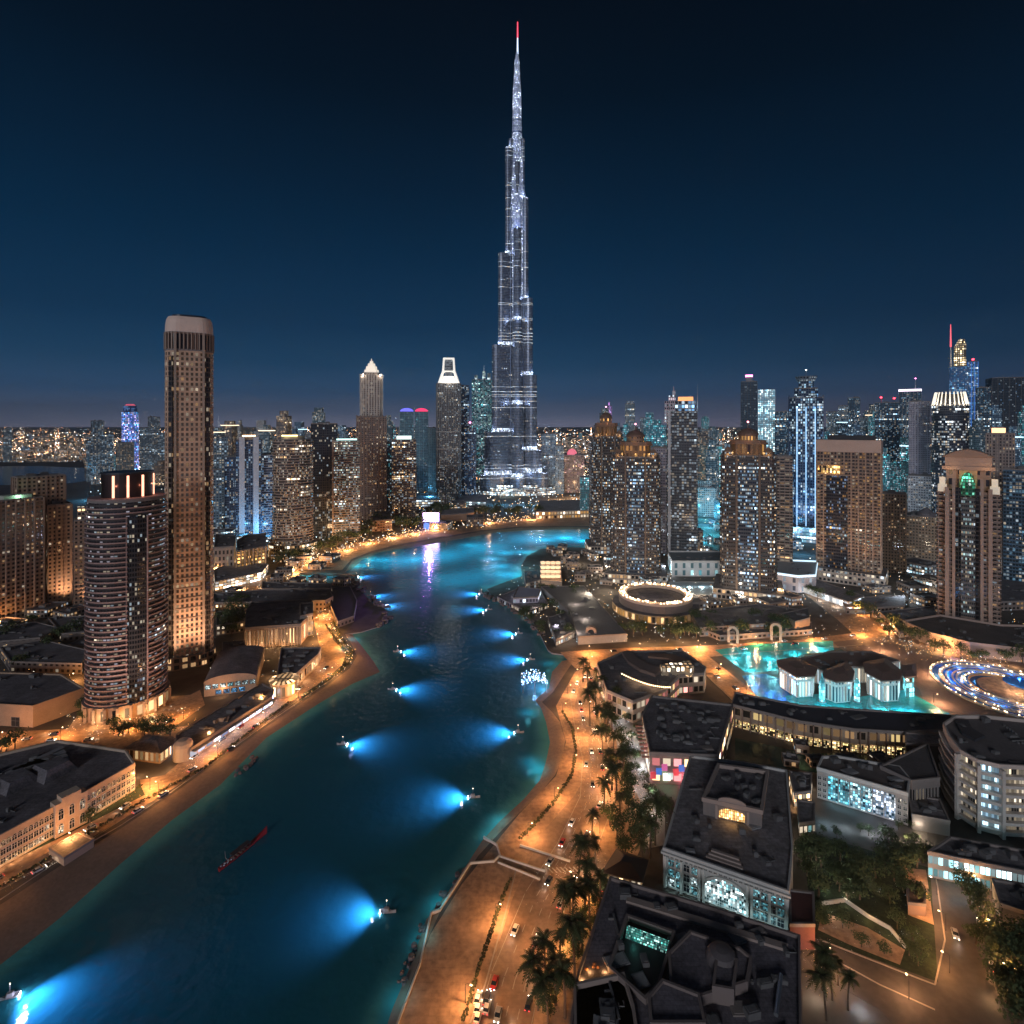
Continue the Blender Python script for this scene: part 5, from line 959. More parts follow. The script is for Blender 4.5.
b = MB(); I = sc_(P,.8); b.loft([[(x,y,hR+.1) for x,y in P],[(x,y,hR+2.2) for x,y in P],[(x,y,hR+2.6) for x,y in I],[(x,y,hR+.1) for x,y in I]]); b.build('ring', mat('ring stone', (.6,.46,.36), .7), t)
S_ = [(x,y+6) for x,y in ell(rx*2.25, ry*2.25, 40)]; b = MB(); b.prism(S_, 0, 7, cap=1); b.build('skirt', [facade('ring skirt wall', (.42,.28,.16), 7, 3.6, .7, .7, .75, (GOLD,WARM), .7, (.04,.03,.02), 119), ROOFB], t)
b = MB(); b.lathe([(rx*.5,hR+.2),(rx*.45,hR+1.6),(rx*.2,hR+2.6),(.5,hR+3)], 30, cy=6); b.build('roof_disc', ROOFB, t)
b = MB(); rr = random.Random(4)
for k_ in range(150):
    a_ = rr.uniform(0,6.283); f_ = rr.uniform(.84,1.0)*.95; b.box(rx*f_*math.cos(a_), 6+ry*f_*math.sin(a_), hR+2.7, hR+3.3, .6, .6, a_)
b.build('ring_bulbs', emis('ring bulb', (1,.72,.45), 5), t)['kind'] = 'stuff'
for k_ in range(10): a_ = 2*math.pi*k_/10; lamp((rx*.87*math.cos(a_), 6+ry*.87*math.sin(a_), hR+6), 900, (1,.68,.42), .5, parent=t)
for px_, py_, c_ in ((640,638,WARM),(655,640,WARM),(670,639,GOLD),(683,636,WARM),(700,640,(1,.7,.5))): groundlamp(None, px_, py_, 5, 1500, c_, .5)
# ---- shore terraces with rocks on the right bank
for i, (rp, h_, lb) in enumerate((([(497,597),(520,588),(540,590),(548,604),(528,612)],4,'dark shoreline restaurant terrace on the rocky point'),([(548,618),(566,612),(577,630),(556,640)],5,'dark terrace house between shore walk and grey deck'),([(524,572),(538,570),(540,580),(526,584)],7,'small dark rock topped kiosk at the tip of the right bank'))):
    o = low('shore_terrace', 'building', lb, rp, h_, facade('dim terrace wall', (.2,.17,.16), 4, 3, .6, .6, .5, (SOFT,COOL), 1.4, (.02,.02,.025), 120), ROOFB, .6, None, 5)
for px_, py_, c_ in ((515,600,(.85,.8,1)),(525,596,COOL),(535,606,(1,.8,.7)),(556,625,(.9,.85,1)),(563,636,SOFT)): groundlamp(None, px_, py_, 6, 550, c_, .5)
low('lit_terrace', 'building', 'pale lilac lit pavilion among dark terraces on the right shore', [(513,598),(538,597),(541,589),(518,587)], 9, facade('lilac pavilion', (.5,.48,.6), 4, 3, .8, .7, .9, ((.8,.8,1),COOL), 1.4, (.1,.1,.14), 121), mat('lilac roof', (.4,.4,.5), .7), .6)
# gateways
for px_, py_, hh, lb in ((591,640,11,'rusticated stone gateway at the corner of the grey deck'),(733,642,13,'stone arch gateway left of the turquoise basin'),(776,640,14,'pale stone arch gateway above the turquoise basin')):
    X, Y = G(px_, py_); t = empty('arch_gateway', (X,Y,0), math.atan2(-X,Y), lb, 'gateway', 'stone gateways'); w_ = 12*Y/FPX*.9
    prof_o = [(w_/2*math.cos(R(a)), hh-w_/2+w_/2*math.sin(R(a))) for a in range(0,181,18)]; prof_i = [(w_*.27*math.cos(R(a)), hh-w_/2+w_*.27*math.sin(R(a))) for a in range(0,181,18)]
    O = [(w_/2,0)]+prof_o+[(-w_/2,0)]; I = [(w_*.27,0)]+prof_i+[(-w_*.27,0)]; b = MB()
    for (o0,o1),(i0,i1) in zip(zip(O,O[1:]),zip(I,I[1:])):
        for y_, s_ in ((-2,1),(2,-1)): b.face([(p[0],y_,p[1]) for p in ((o0,o1,i1,i0) if s_ < 0 else (i0,i1,o1,o0))])
        b.face([(o0[0],-2,o0[1]),(o0[0],2,o0[1]),(o1[0],2,o1[1]),(o1[0],-2,o1[1])]); b.face([(i1[0],-2,i1[1]),(i1[0],2,i1[1]),(i0[0],2,i0[1]),(i0[0],-2,i0[1])])
    b.build('arch', SAND, t)
    for s_ in (-1,1): q = MB(); q.box(s_*w_*.42,0,hh*.5,hh*.55,w_*.22,5); q.build('impost', SAND, t)
    lamp((0,-5,2.5), 500, (1,.75,.5), .4, parent=t)
# dark lots and low roofs between avenue and towers
for i, (rp, h_, lb, u_) in enumerate((([(690,612),(760,604),(800,610),(798,622),(700,628)],7,'dark rambling roof in front of the domed crowned tower',9),([(780,614),(808,608),(810,618),(795,622)],10,'tan windowless shed at the end of the dark rambling roof',1),([(705,630),(790,628),(812,622),(812,630),(720,636)],4,'thin dark terrace roof above the turquoise basin',4),([(840,598),(905,596),(905,606),(846,610)],4,'dark flat car deck below the slab hotel',4),([(880,612),(935,606),(938,624),(900,632)],5,'dark roof beside the podium of the pediment tower',5),([(1000,575),(1060,575),(1060,600),(1000,602)],8,'dark car deck at the right edge behind the pediment tower',5))):
    low('low_building', 'building', lb, rp, h_, facade('dim grey wall', (.24,.19,.17), 4, 4, .6, .45, .3, (SOFT,WARM,COOL), 1.2, (.02,.02,.02), 122) if i != 1 else TANW, ROOFB, .7, None, u_)
o = low('curved_podium', 'podium', 'long curved pale podium with glowing shopfront trees under the pediment tower', [(903,622),(930,634),(970,644),(1030,651),(1080,652),(1080,628),(1000,626),(940,616)], 9, mat('dusky podium', (.3,.22,.19), .8, noise=.12, nscale=.1), mat('podium roof', (.1,.085,.08), .9, noise=.3, nscale=.1), 1.5, mat('pale band', (.42,.3,.25), .75), 8)
for px_, py_, c_, e_ in ((918,641,WARM,500),(935,649,(1,.7,.3),500),(955,655,(.8,.5,1),500),(975,658,WARM,600),(998,661,(1,.6,.3),900),(1015,663,WARM,700)): groundlamp(o, px_, py_, 3, e_, c_, .4)
# ---- opera like roofs
o = low('lagoon_mall', 'mall', 'angular dark roofed mall with curved terraces and warm strings of bulbs by the palm promenade', [(597,664),(624,652),(682,651),(706,668),(704,674),(680,676),(665,690),(633,702),(607,691)], 12, facade('mall wall', (.4,.3,.23), 6, 3.5, .75, .55, .7, (WARM,SOFT,(1,.35,.3)), 1.1, (.03,.025,.02), 123), ROOFB, .9, None, 5)
for (a0, a1, r0, y0, col) in ((0,0,0,0,0),):
    b = MB()
    for k_ in range(24):
        f_ = k_/23; x, y = at(o, 622+f_*48, 676+10*math.sin(f_*math.pi*.55+.2)+f_*6-4, 13.6); b.box(x,y,13.4,13.9,.55,.55)
    b.build('bulb_string', emis('mall bulbs', (1,.62,.3), 4), o.root)
def curved_roof(o, pts_o, pts_i, z0, z1, m, name='roof_section'):
    Po = [at(o,*p,z=z0) for p in pts_o]; Pi = [at(o,*p,z=z0) for p in pts_i]; b = MB(); n = len(Po)
    b.prism(ccw(Po+Pi[::-1]), z0, z1); return b.build(name, m, o.root)
curved_roof(o, [(622,655),(628,664),(640,672),(655,677)], [(630,653),(638,661),(650,667),(664,671)], 12.1, 14, mat('terrace floor', (.16,.12,.11), .8))
curved_roof(o, [(650,655),(672,656),(690,662)], [(648,658),(668,660),(684,666)], 12.1, 13.4, mat('brown roof panel', (.2,.12,.09), .8))
curved_roof(o, [(660,672),(690,668),(694,674)], [(662,676),(684,675),(690,677)], 12.1, 17, facade('roof lounge', (.45,.36,.25), 4.5, 3, .6, .5, .8, (SOFT,WARM), 1.1, seed=4))
for px_, py_ in ((636,680),(655,685),(668,690)): groundlamp(o, px_, py_, 15.5, 160, (1,.65,.35), .3)
groundlamp(o, 608, 697, 3, 500, (1,.3,.25), .4); groundlamp(o, 620, 705, 3, 600, (1,.75,.5), .4); groundlamp(o, 632, 712, 3, 500, (1,.8,.5), .4)
# dark mall roof with red lit arcade
o = low('shopping_centre', 'mall', 'dark flat roofed shopping centre with cluttered plant and a red striped side', [(652,697),(733,706),(718,757),(650,754),(642,716)], 14, facade('shopping wall', (.3,.22,.19), 7, 5, .7, .5, .6, (WARM,SOFT,(1,.3,.3)), 1.0, (.03,.025,.025), 124), ROOFB, 1.1, None, 20, 3)
for px_, py_ in ((652,776),(668,778),(684,780)): groundlamp(o, px_, py_, 4, 420, ((1,.25,.35),(1,.3,.6),(.4,1,.6))[px_%3], .4)
b = MB()
for k_ in range(12): p = Vector(at(o,650,754,14)).lerp(Vector(at(o,718,757,14)),(k_+.5)/12); b = MB(); b.box(p.x,p.y-.9,3+(k_%3)*2,6+(k_%3)*2,2.6,.5); b.build('poster_panel', mat(('red panel','blue panel','pink panel','white panel')[k_%4], ((.6,.06,.08),(.06,.15,.5),(.6,.1,.35),(.5,.5,.5))[k_%4], .6, 0, ((1,.1,.12),(.1,.3,1),(1,.2,.5),(.9,.95,1))[k_%4], .22), o.root)
for k_ in range(9): p = Vector(at(o,642,718,14)).lerp(Vector(at(o,650,752,14)),(k_+.5)/9); b = MB(); b.box(p.x-1.6,p.y,10.4,11,4,.9); b.build('pergola_slat', mat('red brown slat', (.3,.14,.11), .7), o.root)
# ---- long curved building behind a green court
o = low('curved_gallery', 'building', 'long curved building with blue black roof and golden lit colonnade', [(735,693),(800,706),(870,711),(952,716),(958,730),(905,733),(855,730),(800,722),(731,705)], 12, facade('gallery wall', (.36,.27,.2), 6, 5.5, .75, .6, .5, ((1,.72,.3),WARM), .6, (.03,.025,.02), 125), mat('blue black roof', (.035,.04,.06), .7, noise=.2, nscale=.2), .8, None, 7)
b = MB(); pts_ = [at(o,731,705,12), at(o,800,722,12), at(o,855,730,12), at(o,905,733,12)]
for p, q in zip(pts_, pts_[1:]):
    p, q = Vector(p), Vector(q); d = (q-p).normalized(); n_ = Vector((d.y,-d.x))
    for k_ in range(int((q-p).length/4.2)):
        c = p+d*(k_*4.2+2)+n_*1.0; b = MB(); b.box(c.x,c.y,0,11.5,.6,.8,math.atan2(d.y,d.x)); b.build('column', BROWN, o.root)
q_ = MB(); 
for p, q in zip(pts_, pts_[1:]):
    p, q = Vector(p), Vector(q); d = (q-p).normalized(); n_ = Vector((d.y,-d.x)); q_.face([(*(p+n_*.25),.6),(*(q+n_*.25),.6),(*(q+n_*.25),4.6),(*(p+n_*.25),4.6)], [(0,.6),((q-p).length,.6),((q-p).length,4.6),(0,4.6)])
q_.build('lit_glazing', facade('golden shop glazing', (.1,.07,.03), 1.1, .8, .75, .8, .65, ((1,.72,.28),(1,.82,.45),WARM), 1.4, (.04,.03,.015), 126), o.root)
area('green_court', [(735,738),(800,752),(905,758),(905,764),(830,775),(735,760)], water_mat('dark pond water', (.02,.06,.05)))
low('dark_wall_block', 'building', 'plain dark end block where the curved gallery meets the white balcony building', [(905,733),(940,735),(941,745),(906,744)], 12.5, mat('dark plain wall', (.08,.065,.06), .8), ROOF, .6)
# ---- turquoise basin with cascade, museum blocks
POOL = water_mat('turquoise water', (.03,.36,.38), None, .1, .9, .5)
area('turquoise_basin', [(715,650),(760,644),(833,641),(834,650),(800,655),(790,664),(766,672),(745,672)], POOL)
area('cascade_pool', [(742,676),(766,674),(788,682),(790,700),(775,703),(755,695)], water_mat('deep blue water', (.02,.16,.4), None, .15, .8, .8))
for px_, py_, e_ in ((735,655,700),(752,668,1100),(748,650,700),(770,655,800),(775,666,800),(795,650,800),(818,645,1000),(828,649,600),(785,658,500)): groundlamp(None, px_, py_, 3.0, e_*2.0, (.2,.9,1), .5)
for px_, py_ in ((755,682),(770,690),(782,695)): groundlamp(None, px_, py_, 2.5, 600, (.1,.4,1), .5)
area('museum_pool', [(784,696),(826,694),(860,697),(905,690),(950,714),(930,722),(860,722),(800,716)], POOL)
for px_, py_ in ((792,704),(808,706),(824,703),(842,706),(860,708),(880,707),(900,706),(915,708),(930,713)): groundlamp(None, px_, py_, 2.5, 800, (.2,.8,1), .5)
MW = mat('white museum wall', (.6,.58,.55), .7, noise=.06)
MG = facade('white ribbed glazing', (.62,.62,.6), 10.5, 2.0, .55, .86, .8, (COOL,(.5,.95,1),SOFT), .85, (.05,.09,.11), 127)
BR = mat('brown metal roof', (.2,.13,.11), .6, noise=.15, nscale=.2)
for rp, lb in (([(779,662),(795,659),(815,668),(813,676),(797,677),(780,667)],'white museum wing with brown curved roof, next to the cascade'),([(826,672),(846,664),(852,672),(850,681),(836,682),(825,678)],'middle white museum wing with rounded brown roof'),([(866,664),(885,660),(900,672),(898,680),(882,681),(867,673)],'white museum wing with rounded brown roof nearest the oval pool'),([(903,667),(914,666),(914,676),(906,677)],'small cyan lit corner pavilion of the white museum')):
    o = low('museum_wing', 'museum', lb, rp, 13, MG if 'small' not in lb else facade('cyan glazing', (.1,.3,.34), 3, 2.4, .8, .8, .8, (CYAN,), 1.2, seed=9), BR, 0); Q = offs(o.P, 1.4); b = MB(); b.loft([[(x,y,13) for x,y in Q],[(x,y,13.8) for x,y in Q],[(x*.4,y*.4,15.4) for x,y in Q]], cap=0, capb=True); b.build('eaves', BR, o.root)
low('museum_hall', 'museum', 'long brown roofed hall linking the white museum wings', [(796,660),(830,652),(872,652),(900,661),(868,668),(848,667),(826,672)], 10, MG, BR, .6, None, 4)
for px_ in (822,857): 
    X, Y = G(px_, 702); t = empty('light_column', (X,Y,0), 0, ('tall' if px_ < 830 else 'stout') + ' translucent cyan light column between museum wings', 'light'); b = MB(); b.lathe([(1.6,0),(1.6,12),(.9,14),(.1,18 if px_ < 830 else 14.5)], 12); b.build('column', facade('cyan column', (.2,.5,.55), 2, 1.2, .9, .8, .95, (CYAN,(.5,1,1)), .7, (.1,.4,.45), 128), t); b = MB(); b.lathe([(2.2,0),(2.2,.8),(1.8,.9)], 12); b.build('base', GREY, t)
for px_, py_, e_ in ((797,704,500),(830,707,500),(885,707,800),(845,706,500)): groundlamp(None, px_, py_, 2.2, e_, (.55,.95,1), .4)
# ---- oval pool with ring of bulbs
X, Y = G(1007, 690); t = empty('oval_fountain', (X,Y,0), 0, 'oval blue fountain basin ringed with bright bulbs, warm island inside', 'fountain'); k = Y/FPX; rx, ry = 58*k, 31*Y*Y/(FPX*CH)
ring = lambda f, z, n=56: [(rx*f*math.cos(2*math.pi*i/n), ry*f*math.sin(2*math.pi*i/n), z) for i in range(n)]
b = MB(); b.loft([ring(1.03,0), ring(1.03,1.0), ring(.99,1.0), ring(.99,.3)]); b.build('rim', mat('pale rim', (.36,.3,.25), .7), t)
b = MB(); b.loft([ring(.99,.35), ring(.40,.351)]); b.build('water', water_mat('royal blue water', (.02,.14,.5), None, .12, .5, .7), t)
b = MB(); b.loft([ring(.9,.3), ring(.9,1.1), ring(.84,1.1), ring(.84,.3)]); b.build('inner_rim', mat('pale rim', (.36,.3,.25), .7), t)
b = MB(); isl = [(x*.45+rx*.04,y*.43-ry*.05,z) for x,y,z in ring(1,0)]; b.loft([isl,[(x,y,1.3) for x,y,z in isl]], cap=0); b.build('island', PAVE, t)
for f_, h_, m_ in ((.80,.75,mat('pale rim', (.36,.3,.25), .7)),(.72,.6,mat('amber tiles', (.5,.3,.15), .7)),(.66,.9,mat('pale rim', (.36,.3,.25), .7)),(.57,.7,mat('pale rim', (.36,.3,.25), .7)),(.5,1.2,mat('amber tiles', (.5,.3,.15), .7))):
    b = MB(); b.loft([ring(f_,.3), ring(f_,h_), ring(f_-.025,h_), ring(f_-.025,.3)]); b.build('step_ring', m_, t)
b = MB(); b.lathe([(rx*.25,1.35),(rx*.25,1.7)], 24, cx=rx*.4, cy=ry*.15); b.build('island_pool', water_mat('royal blue water 2', (.02,.14,.5)), t)
b = MB(); rr = random.Random(8)
for k_ in range(190): a_ = rr.uniform(0,6.283); f_ = (1.01,1.01,.87,.87,.545)[k_%5]+rr.uniform(-.012,.012); s_ = rr.uniform(.25,.6); b.box(rx*f_*math.cos(a_), ry*f_*math.sin(a_), 1.1, 1.1+s_, s_, s_)
b.build('rim_bulbs', emis('fountain bulb', (1,.7,.4), 3.5), t)['kind'] = 'stuff'
for k_ in range(12): a_ = 2*math.pi*k_/12; lamp((rx*.93*math.cos(a_), ry*.93*math.sin(a_), 3), 220, (1,.7,.42) if k_%2 else (.15,.4,1), .4, parent=t); lamp((rx*.77*math.cos(a_+.2), ry*.77*math.sin(a_+.2), 2.2), 620, (.05,.33,1), .4, parent=t); lamp((rx*.6*math.cos(a_), ry*.6*math.sin(a_), 2.2), 520, (.07,.4,1) if k_%2 else (1,.7,.4), .4, parent=t)
lamp((0,-ry*.2,7), 3000, (1,.66,.42), .5, parent=t); lamp((rx*.15,ry*.1,6), 700, (1,.7,.5), .5, parent=t)
b = MB(); b.box(-rx*.62,-ry*.98,0,14,3,3); b.box(-rx*.62,-ry*.98,14,15,4,4); b.build('pylon', GREY, t)
# ---- pale hall with great arched window (white lit front)
STONE = mat('pale lit stone', (.5,.49,.47), .75, noise=.1, nscale=.3)
o = low('grand_hall', 'building', 'grand pale stone hall with dark roof and a cyan lit glazed front', [(663,850),(789,894),(793,850),(787,772),(745,764),(690,757)], 13, STONE, ROOF, 1.0, STONE, 6, 2)
p, q = Vector(at(o,663,850,13)), Vector(at(o,789,894,13)); d = (q-p).normalized(); n_ = Vector((d.y,-d.x)); L_ = (q-p).length
pq = lambda f: tuple(p.lerp(q,f))
for z_, hh in ((1.0,2.6),(4.6,2.6),(8.2,2.4)):
    window(o, pq(.04), pq(.30), z_, 2.0, hh, 4, PC, STONE, .15); window(o, pq(.73), pq(.97), z_, 2.0, hh, 4, PC, STONE, .15)
window(o, pq(.02), pq(.98), 11.1, 1.0, .6, 24, [GLASS], STONE, .15)
for f_ in (.02,.16,.31,.345,.69,.725,.86,.985): c = p.lerp(q,f_)+n_*.45; b = MB(); b.box(c.x,c.y,0,11.6,.9,.9,math.atan2(d.y,d.x)); b.build('pilaster', STONE, o.root)
b = MB(); a_, c_ = p+n_*.9, q+n_*.9; b.prism(ccw([tuple(p-n_*.3-d*.6),tuple(a_-d*.6),tuple(c_+d*.6),tuple(q-n_*.3+d*.6)]), 12.2, 12.9, capb=True); b.build('cornice', STONE, o.root)
b = MB(); m0 = p.lerp(q,.52)+n_*.3; W_ = L_*.165                # the great central window and its arch
pts_ = [(-W_,.6),(W_,.6),(W_,5.6)]+[(W_*math.cos(R(t)),5.6+4.6*math.sin(R(t))) for t in range(15,180,15)]+[(-W_,5.6)]
b.face([(m0.x+d.x*x, m0.y+d.y*x, z) for x,z in pts_], [(x+30,z) for x,z in pts_]); b.build('arched_window', facade('great window', (.4,.42,.42), 1.0, .72, .78, .8, .7, ((.75,.97,1),(.9,1,1),(.35,.8,.9)), 1.3, (.03,.06,.07), 130, cluster=.5), o.root)
b = MB(); ring_ = [((W_+s)*math.cos(R(t)), 5.6+(4.6+s)*math.sin(R(t))) for s in (0,.9) for t in range(0,181,15)]; h_ = len(ring_)//2
for i in range(h_-1):
    for off_ in (.5,): b.face([(m0.x+d.x*x+n_.x*off_, m0.y+d.y*x+n_.y*off_, z) for x,z in (ring_[i],ring_[h_+i],ring_[h_+i+1],ring_[i+1])])
    x0_, z0_ = ring_[i]; x1_, z1_ = ring_[i+1]; b.face([(m0.x+d.x*x+n_.x*k_, m0.y+d.y*x+n_.y*k_, z) for x,z,k_ in ((x1_,z1_,0),(x1_,z1_,.5),(x0_,z0_,.5),(x0_,z0_,0))])
b.build('arch', STONE, o.root)
for f_ in (.1,.25,.42,.55,.66,.8,.93): c = p.lerp(q,f_)+n_*2.6; lamp((c.x+o.c[0],c.y+o.c[1],2.2), 120 if .3 < f_ < .7 else 80, (.6,.95,1), .3)
# raised attic with golden arched window
A = [at(o,*x,z=18) for x in ((703,802),(762,815),(768,775),(718,768))]; P = ccw(A); b = MB(); b.prism(P, 13, 18.5, cap=1); at_ = b.build('attic', [mat('attic stone', (.2,.17,.16), .8, noise=.1), ROOFB], o.root)
b = MB(); I = offs(P,-.8); b.loft([[(x,y,18.4) for x,y in offs(P,.4)],[(x,y,20) for x,y in offs(P,.4)],[(x,y,20) for x,y in I],[(x,y,18.5) for x,y in I]]); b.build('attic_parapet', mat('attic trim', (.34,.27,.24), .8), at_)
p2, q2 = Vector(A[0]), Vector(A[1]); d2 = (q2-p2).normalized(); n2 = Vector((d2.y,-d2.x)); m2 = p2.lerp(q2,.5)+n2*.2; W2 = (q2-p2).length*.22
pts_ = [(-W2,13.6),(W2,13.6),(W2,15.6)]+[(W2*math.cos(R(t)),15.6+2.0*math.sin(R(t))) for t in range(15,180,15)]+[(-W2,15.6)]
b = MB(); b.face([(m2.x+d2.x*x, m2.y+d2.y*x, z) for x,z in pts_], [(x+20,z) for x,z in pts_]); b.build('golden_window', facade('golden window', (.3,.16,.05), 1.3, .75, .75, .85, 1.2, ((1,.5,.14),(1,.62,.25)), 1.1, (.1,.05,.02), 131, base=.35, cluster=.1), at_)
b = MB()
for sx_ in (-1,1): b.box(m2.x+d2.x*sx_*(W2+1), m2.y+d2.y*sx_*(W2+1), 13, 18.4, .9, 1.2, math.atan2(d2.y,d2.x))
b.build('attic_pier', mat('attic trim', (.34,.27,.24), .8), at_); lamp((m2.x+n2.x*2.5,m2.y+n2.y*2.5,15), 90, GOLD, .3, parent=o.root)
b = MB(); arc = [(m2.x+d2.x*W2*1.1*math.cos(R(t)), m2.y+d2.y*W2*1.1*math.cos(R(t)), 20+2.0*math.sin(R(t))) for t in range(0,181,15)]; b.face(arc[::-1]); b.face([(x+n2.x*-.6,y+n2.y*-.6,z) for x,y,z in arc]); b.loft([arc,[(x-n2.x*.6,y-n2.y*.6,z) for x,y,z in arc]], closed=False); b.build('gable', mat('attic trim', (.34,.27,.24), .8), at_)
for i, f_ in enumerate((.25,.5,.75)): b = MB(); c0 = p.lerp(q,.5)-n_*(4+i*1.3); b.box(c0.x,c0.y,13,13.6+i*.5,L_*.3-i*1.5,1.1,math.atan2(d.y,d.x)); b.build('roof_step', mat('attic trim', (.34,.27,.24), .8), o.root)
rr = random.Random(2)
for k_ in range(12): x_, y_ = Vector(A[3]).lerp(Vector(A[2]), rr.uniform(.15,.85)).lerp(Vector(A[0]).lerp(Vector(A[1]),rr.random()), rr.uniform(.1,.8)); b = MB(); b.box(0,0,0,rr.uniform(.8,2),rr.uniform(1,2.6),rr.uniform(1,2)); b.build('roof_unit', HVAC, at_, (x_,y_,18.45), rr.uniform(0,1))
# ---- dark courtyard block at the bottom
o = low('courtyard_block', 'building', 'dark roofed block with sunken court and one turquoise glazed band, at the bottom edge', [(610,879),(715,910),(800,938),(802,1060),(700,1120),(560,1090),(578,975)], 12, mat('dusky stone', (.26,.2,.17), .8, noise=.12, nscale=.3), mat('violet grey roof', (.15,.137,.16), .9, noise=.4, nscale=.12, bump=.2, tile=(2.6,1.3,.3)), 1.0, mat('dusky stone trim', (.2,.16,.15), .8), 16, 6)
C = ccw([at(o,*x,z=12.3) for x in ((628,920),(672,936),(658,985),(645,1000),(611,970))]); b = MB(); b.face([(x,y,12.02) for x,y in C]); I = offs(C,.8); b.loft([[(x,y,11.9) for x,y in I],[(x,y,13.6) for x,y in I],[(x,y,13.6) for x,y in C],[(x,y,12.02) for x,y in C]], m=1); b.build('light_court', [mat('court floor', (.02,.02,.024), .5), mat('dusky stone trim', (.2,.16,.15), .8)], o.root)
p_, q_ = Vector(at(o,627,931,12.3)), Vector(at(o,669,947,12.3)); dd = (q_-p_).normalized(); b = MB(); nn = Vector((dd.y,-dd.x)); 
b.face([(*(p_+nn*2.4),12.1),(*(q_+nn*2.4),12.1),(*q_,14.2),(*p_,14.2)], [(0,0),((q_-p_).length,0),((q_-p_).length,3),(0,3)]); b.build('glazed_band', facade('turquoise band', (.05,.1,.1), .55, .5, .75, .7, .75, ((.25,.95,.8),(.5,1,.9),(.1,.6,.5)), .75, (.01,.1,.09), 132), o.root)
lamp((p_.x+nn.x*4+3,p_.y+nn.y*4,14), 30, (.2,1,.85), .3, parent=o.root)
R_ = [((690,933),(740,950),(752,960),(748,985),(700,1000),(670,985),(668,955)),((662,985),(700,1000),(706,1030),(650,1030),(648,1002)),((716,962),(738,968),(734,1000),(712,996))]
for i, rp in enumerate(R_):
    P = ccw([at(o,*x,z=14) for x in rp]); b = MB(); b.prism(P, 12, 14.2+i*.9, cap=1); I = offs(P,-.7); b.loft([[(x,y,14.2+i*.9) for x,y in P],[(x,y,15+i*.9) for x,y in P],[(x,y,15+i*.9) for x,y in I],[(x,y,14.25+i*.9) for x,y in I]]); b.build('roof_storey', [mat('dusky stone trim', (.2,.16,.15), .8), mat('violet grey roof', (.075,.068,.085), .9)], o.root)
x0_, y0_ = at(o,722,958,15); b = MB(); b.lathe([(4.6,14.2),(4.4,15.6),(3.4,16.9),(1.8,17.6),(.2,17.8)], 20, cx=x0_, cy=y0_); b.build('low_dome', mat('dull dome', (.12,.105,.11), .7), o.root, smooth=True)
b = MB(); b.tube([(*at(o,781,975,13),13),(*at(o,776,1015,13),13)], .6, 8); b.build('duct', STEEL, o.root)
P = [(628,895),(700,916),(788,943),(784,948),(698,922),(626,900)]; P = ccw([at(o,*x,z=13) for x in P]); b = MB(); b.prism(P, 12, 12.8); b.build('roof_walk', mat('attic trim', (.34,.27,.24), .8), o.root)
# ---- corner house with orange lit terrace
o = low('corner_house', 'building', 'small house with pale parapet round a dark flat roof beside the lowest palms', [(574,988),(624,977),(634,1010),(640,1050),(575,1060)], 12, mat('tan wall', (.36,.26,.2), .8), mat('blue grey roof 2', (.08,.08,.1), .8, noise=.2), 1.4, mat('pale parapet trim', (.33,.26,.23), .8), 3)
t = low('roof_terrace', 'terrace', 'little orange lit roof terrace between corner house and courtyard block', [(578,972),(590,962),(622,968),(624,976),(580,987)], 10, TANW, mat('tile floor', (.4,.22,.12), .8, noise=.2, nscale=2), .8)
for px_, py_ in ((590,972),(605,972),(582,980)): x_, y_ = G(px_,py_,12); lamp((x_,y_,12.4), 90, (1,.5,.18), .2)
rr = random.Random(3)
for k_ in range(7): x_, y_ = at(t, rr.uniform(586,618), rr.uniform(969,977), 10); b = MB(); b.tube([(0,0,0),(0,0,1.1)], .07, 5); b.lathe([(1.1,1.5),(.9,1.8),(.1,2.2)], 8); b.build('parasol', mat('orange parasol', (.6,.25,.1), .7), t.root, (x_,y_,10))
o = low('garden_kiosk', 'kiosk', 'dark hip roofed kiosk among palms beside the coast road', [(606,872),(640,880),(645,862),(618,853)], 5, facade('kiosk wall', (.4,.32,.24), 5, 2.2, .6, .6, .8, (SOFT,WARM), 1.2, seed=33), ROOFB, 0); hip(o, 5.1, 1.2, 2.6, mat('brown tiles', (.09,.07,.06), .8))
for px_, py_ in ((598,880),(603,888),(596,868)): groundlamp(o, px_, py_, 3, 160, (1,.85,.65), .3)
low('maroon_block', 'building', 'plain maroon walled box tucked against the grand pale hall', [(789,890),(814,893),(815,925),(790,925)], 8, mat('maroon wall', (.14,.05,.045), .8, noise=.15), mat('maroon roof', (.09,.035,.035), .8, noise=.2), .5)
low('court_restaurant', 'restaurant', 'low restaurant with warm lit glass front between grand hall and glazed hall', [(789,772),(812,774),(811,792),(794,794)], 6, facade('court restaurant wall', (.3,.24,.2), 3, 2, .75, .7, .7, (WARM,SOFT), 1.2, seed=61), ROOFB, .7, None, 6)
low('court_annex', 'building', 'dark flat annex with teal lit strip beside the grand pale hall', [(797,800),(815,803),(815,822),(799,824)], 5, facade('court annex wall', (.2,.18,.17), 5, 2, .7, .5, .6, ((.4,.9,.9),SOFT), 1.0, seed=62), ROOF, .6, None, 4)
for px_, py_, c_ in ((795,802,WARM),(806,812,SOFT),(825,818,(.5,.8,1)),(845,822,(.6,.85,1)),(880,830,(.7,.85,1)),(905,836,SOFT),(920,826,SOFT),(800,760,WARM)): groundlamp(None, px_, py_, 3, 330, c_, .3)
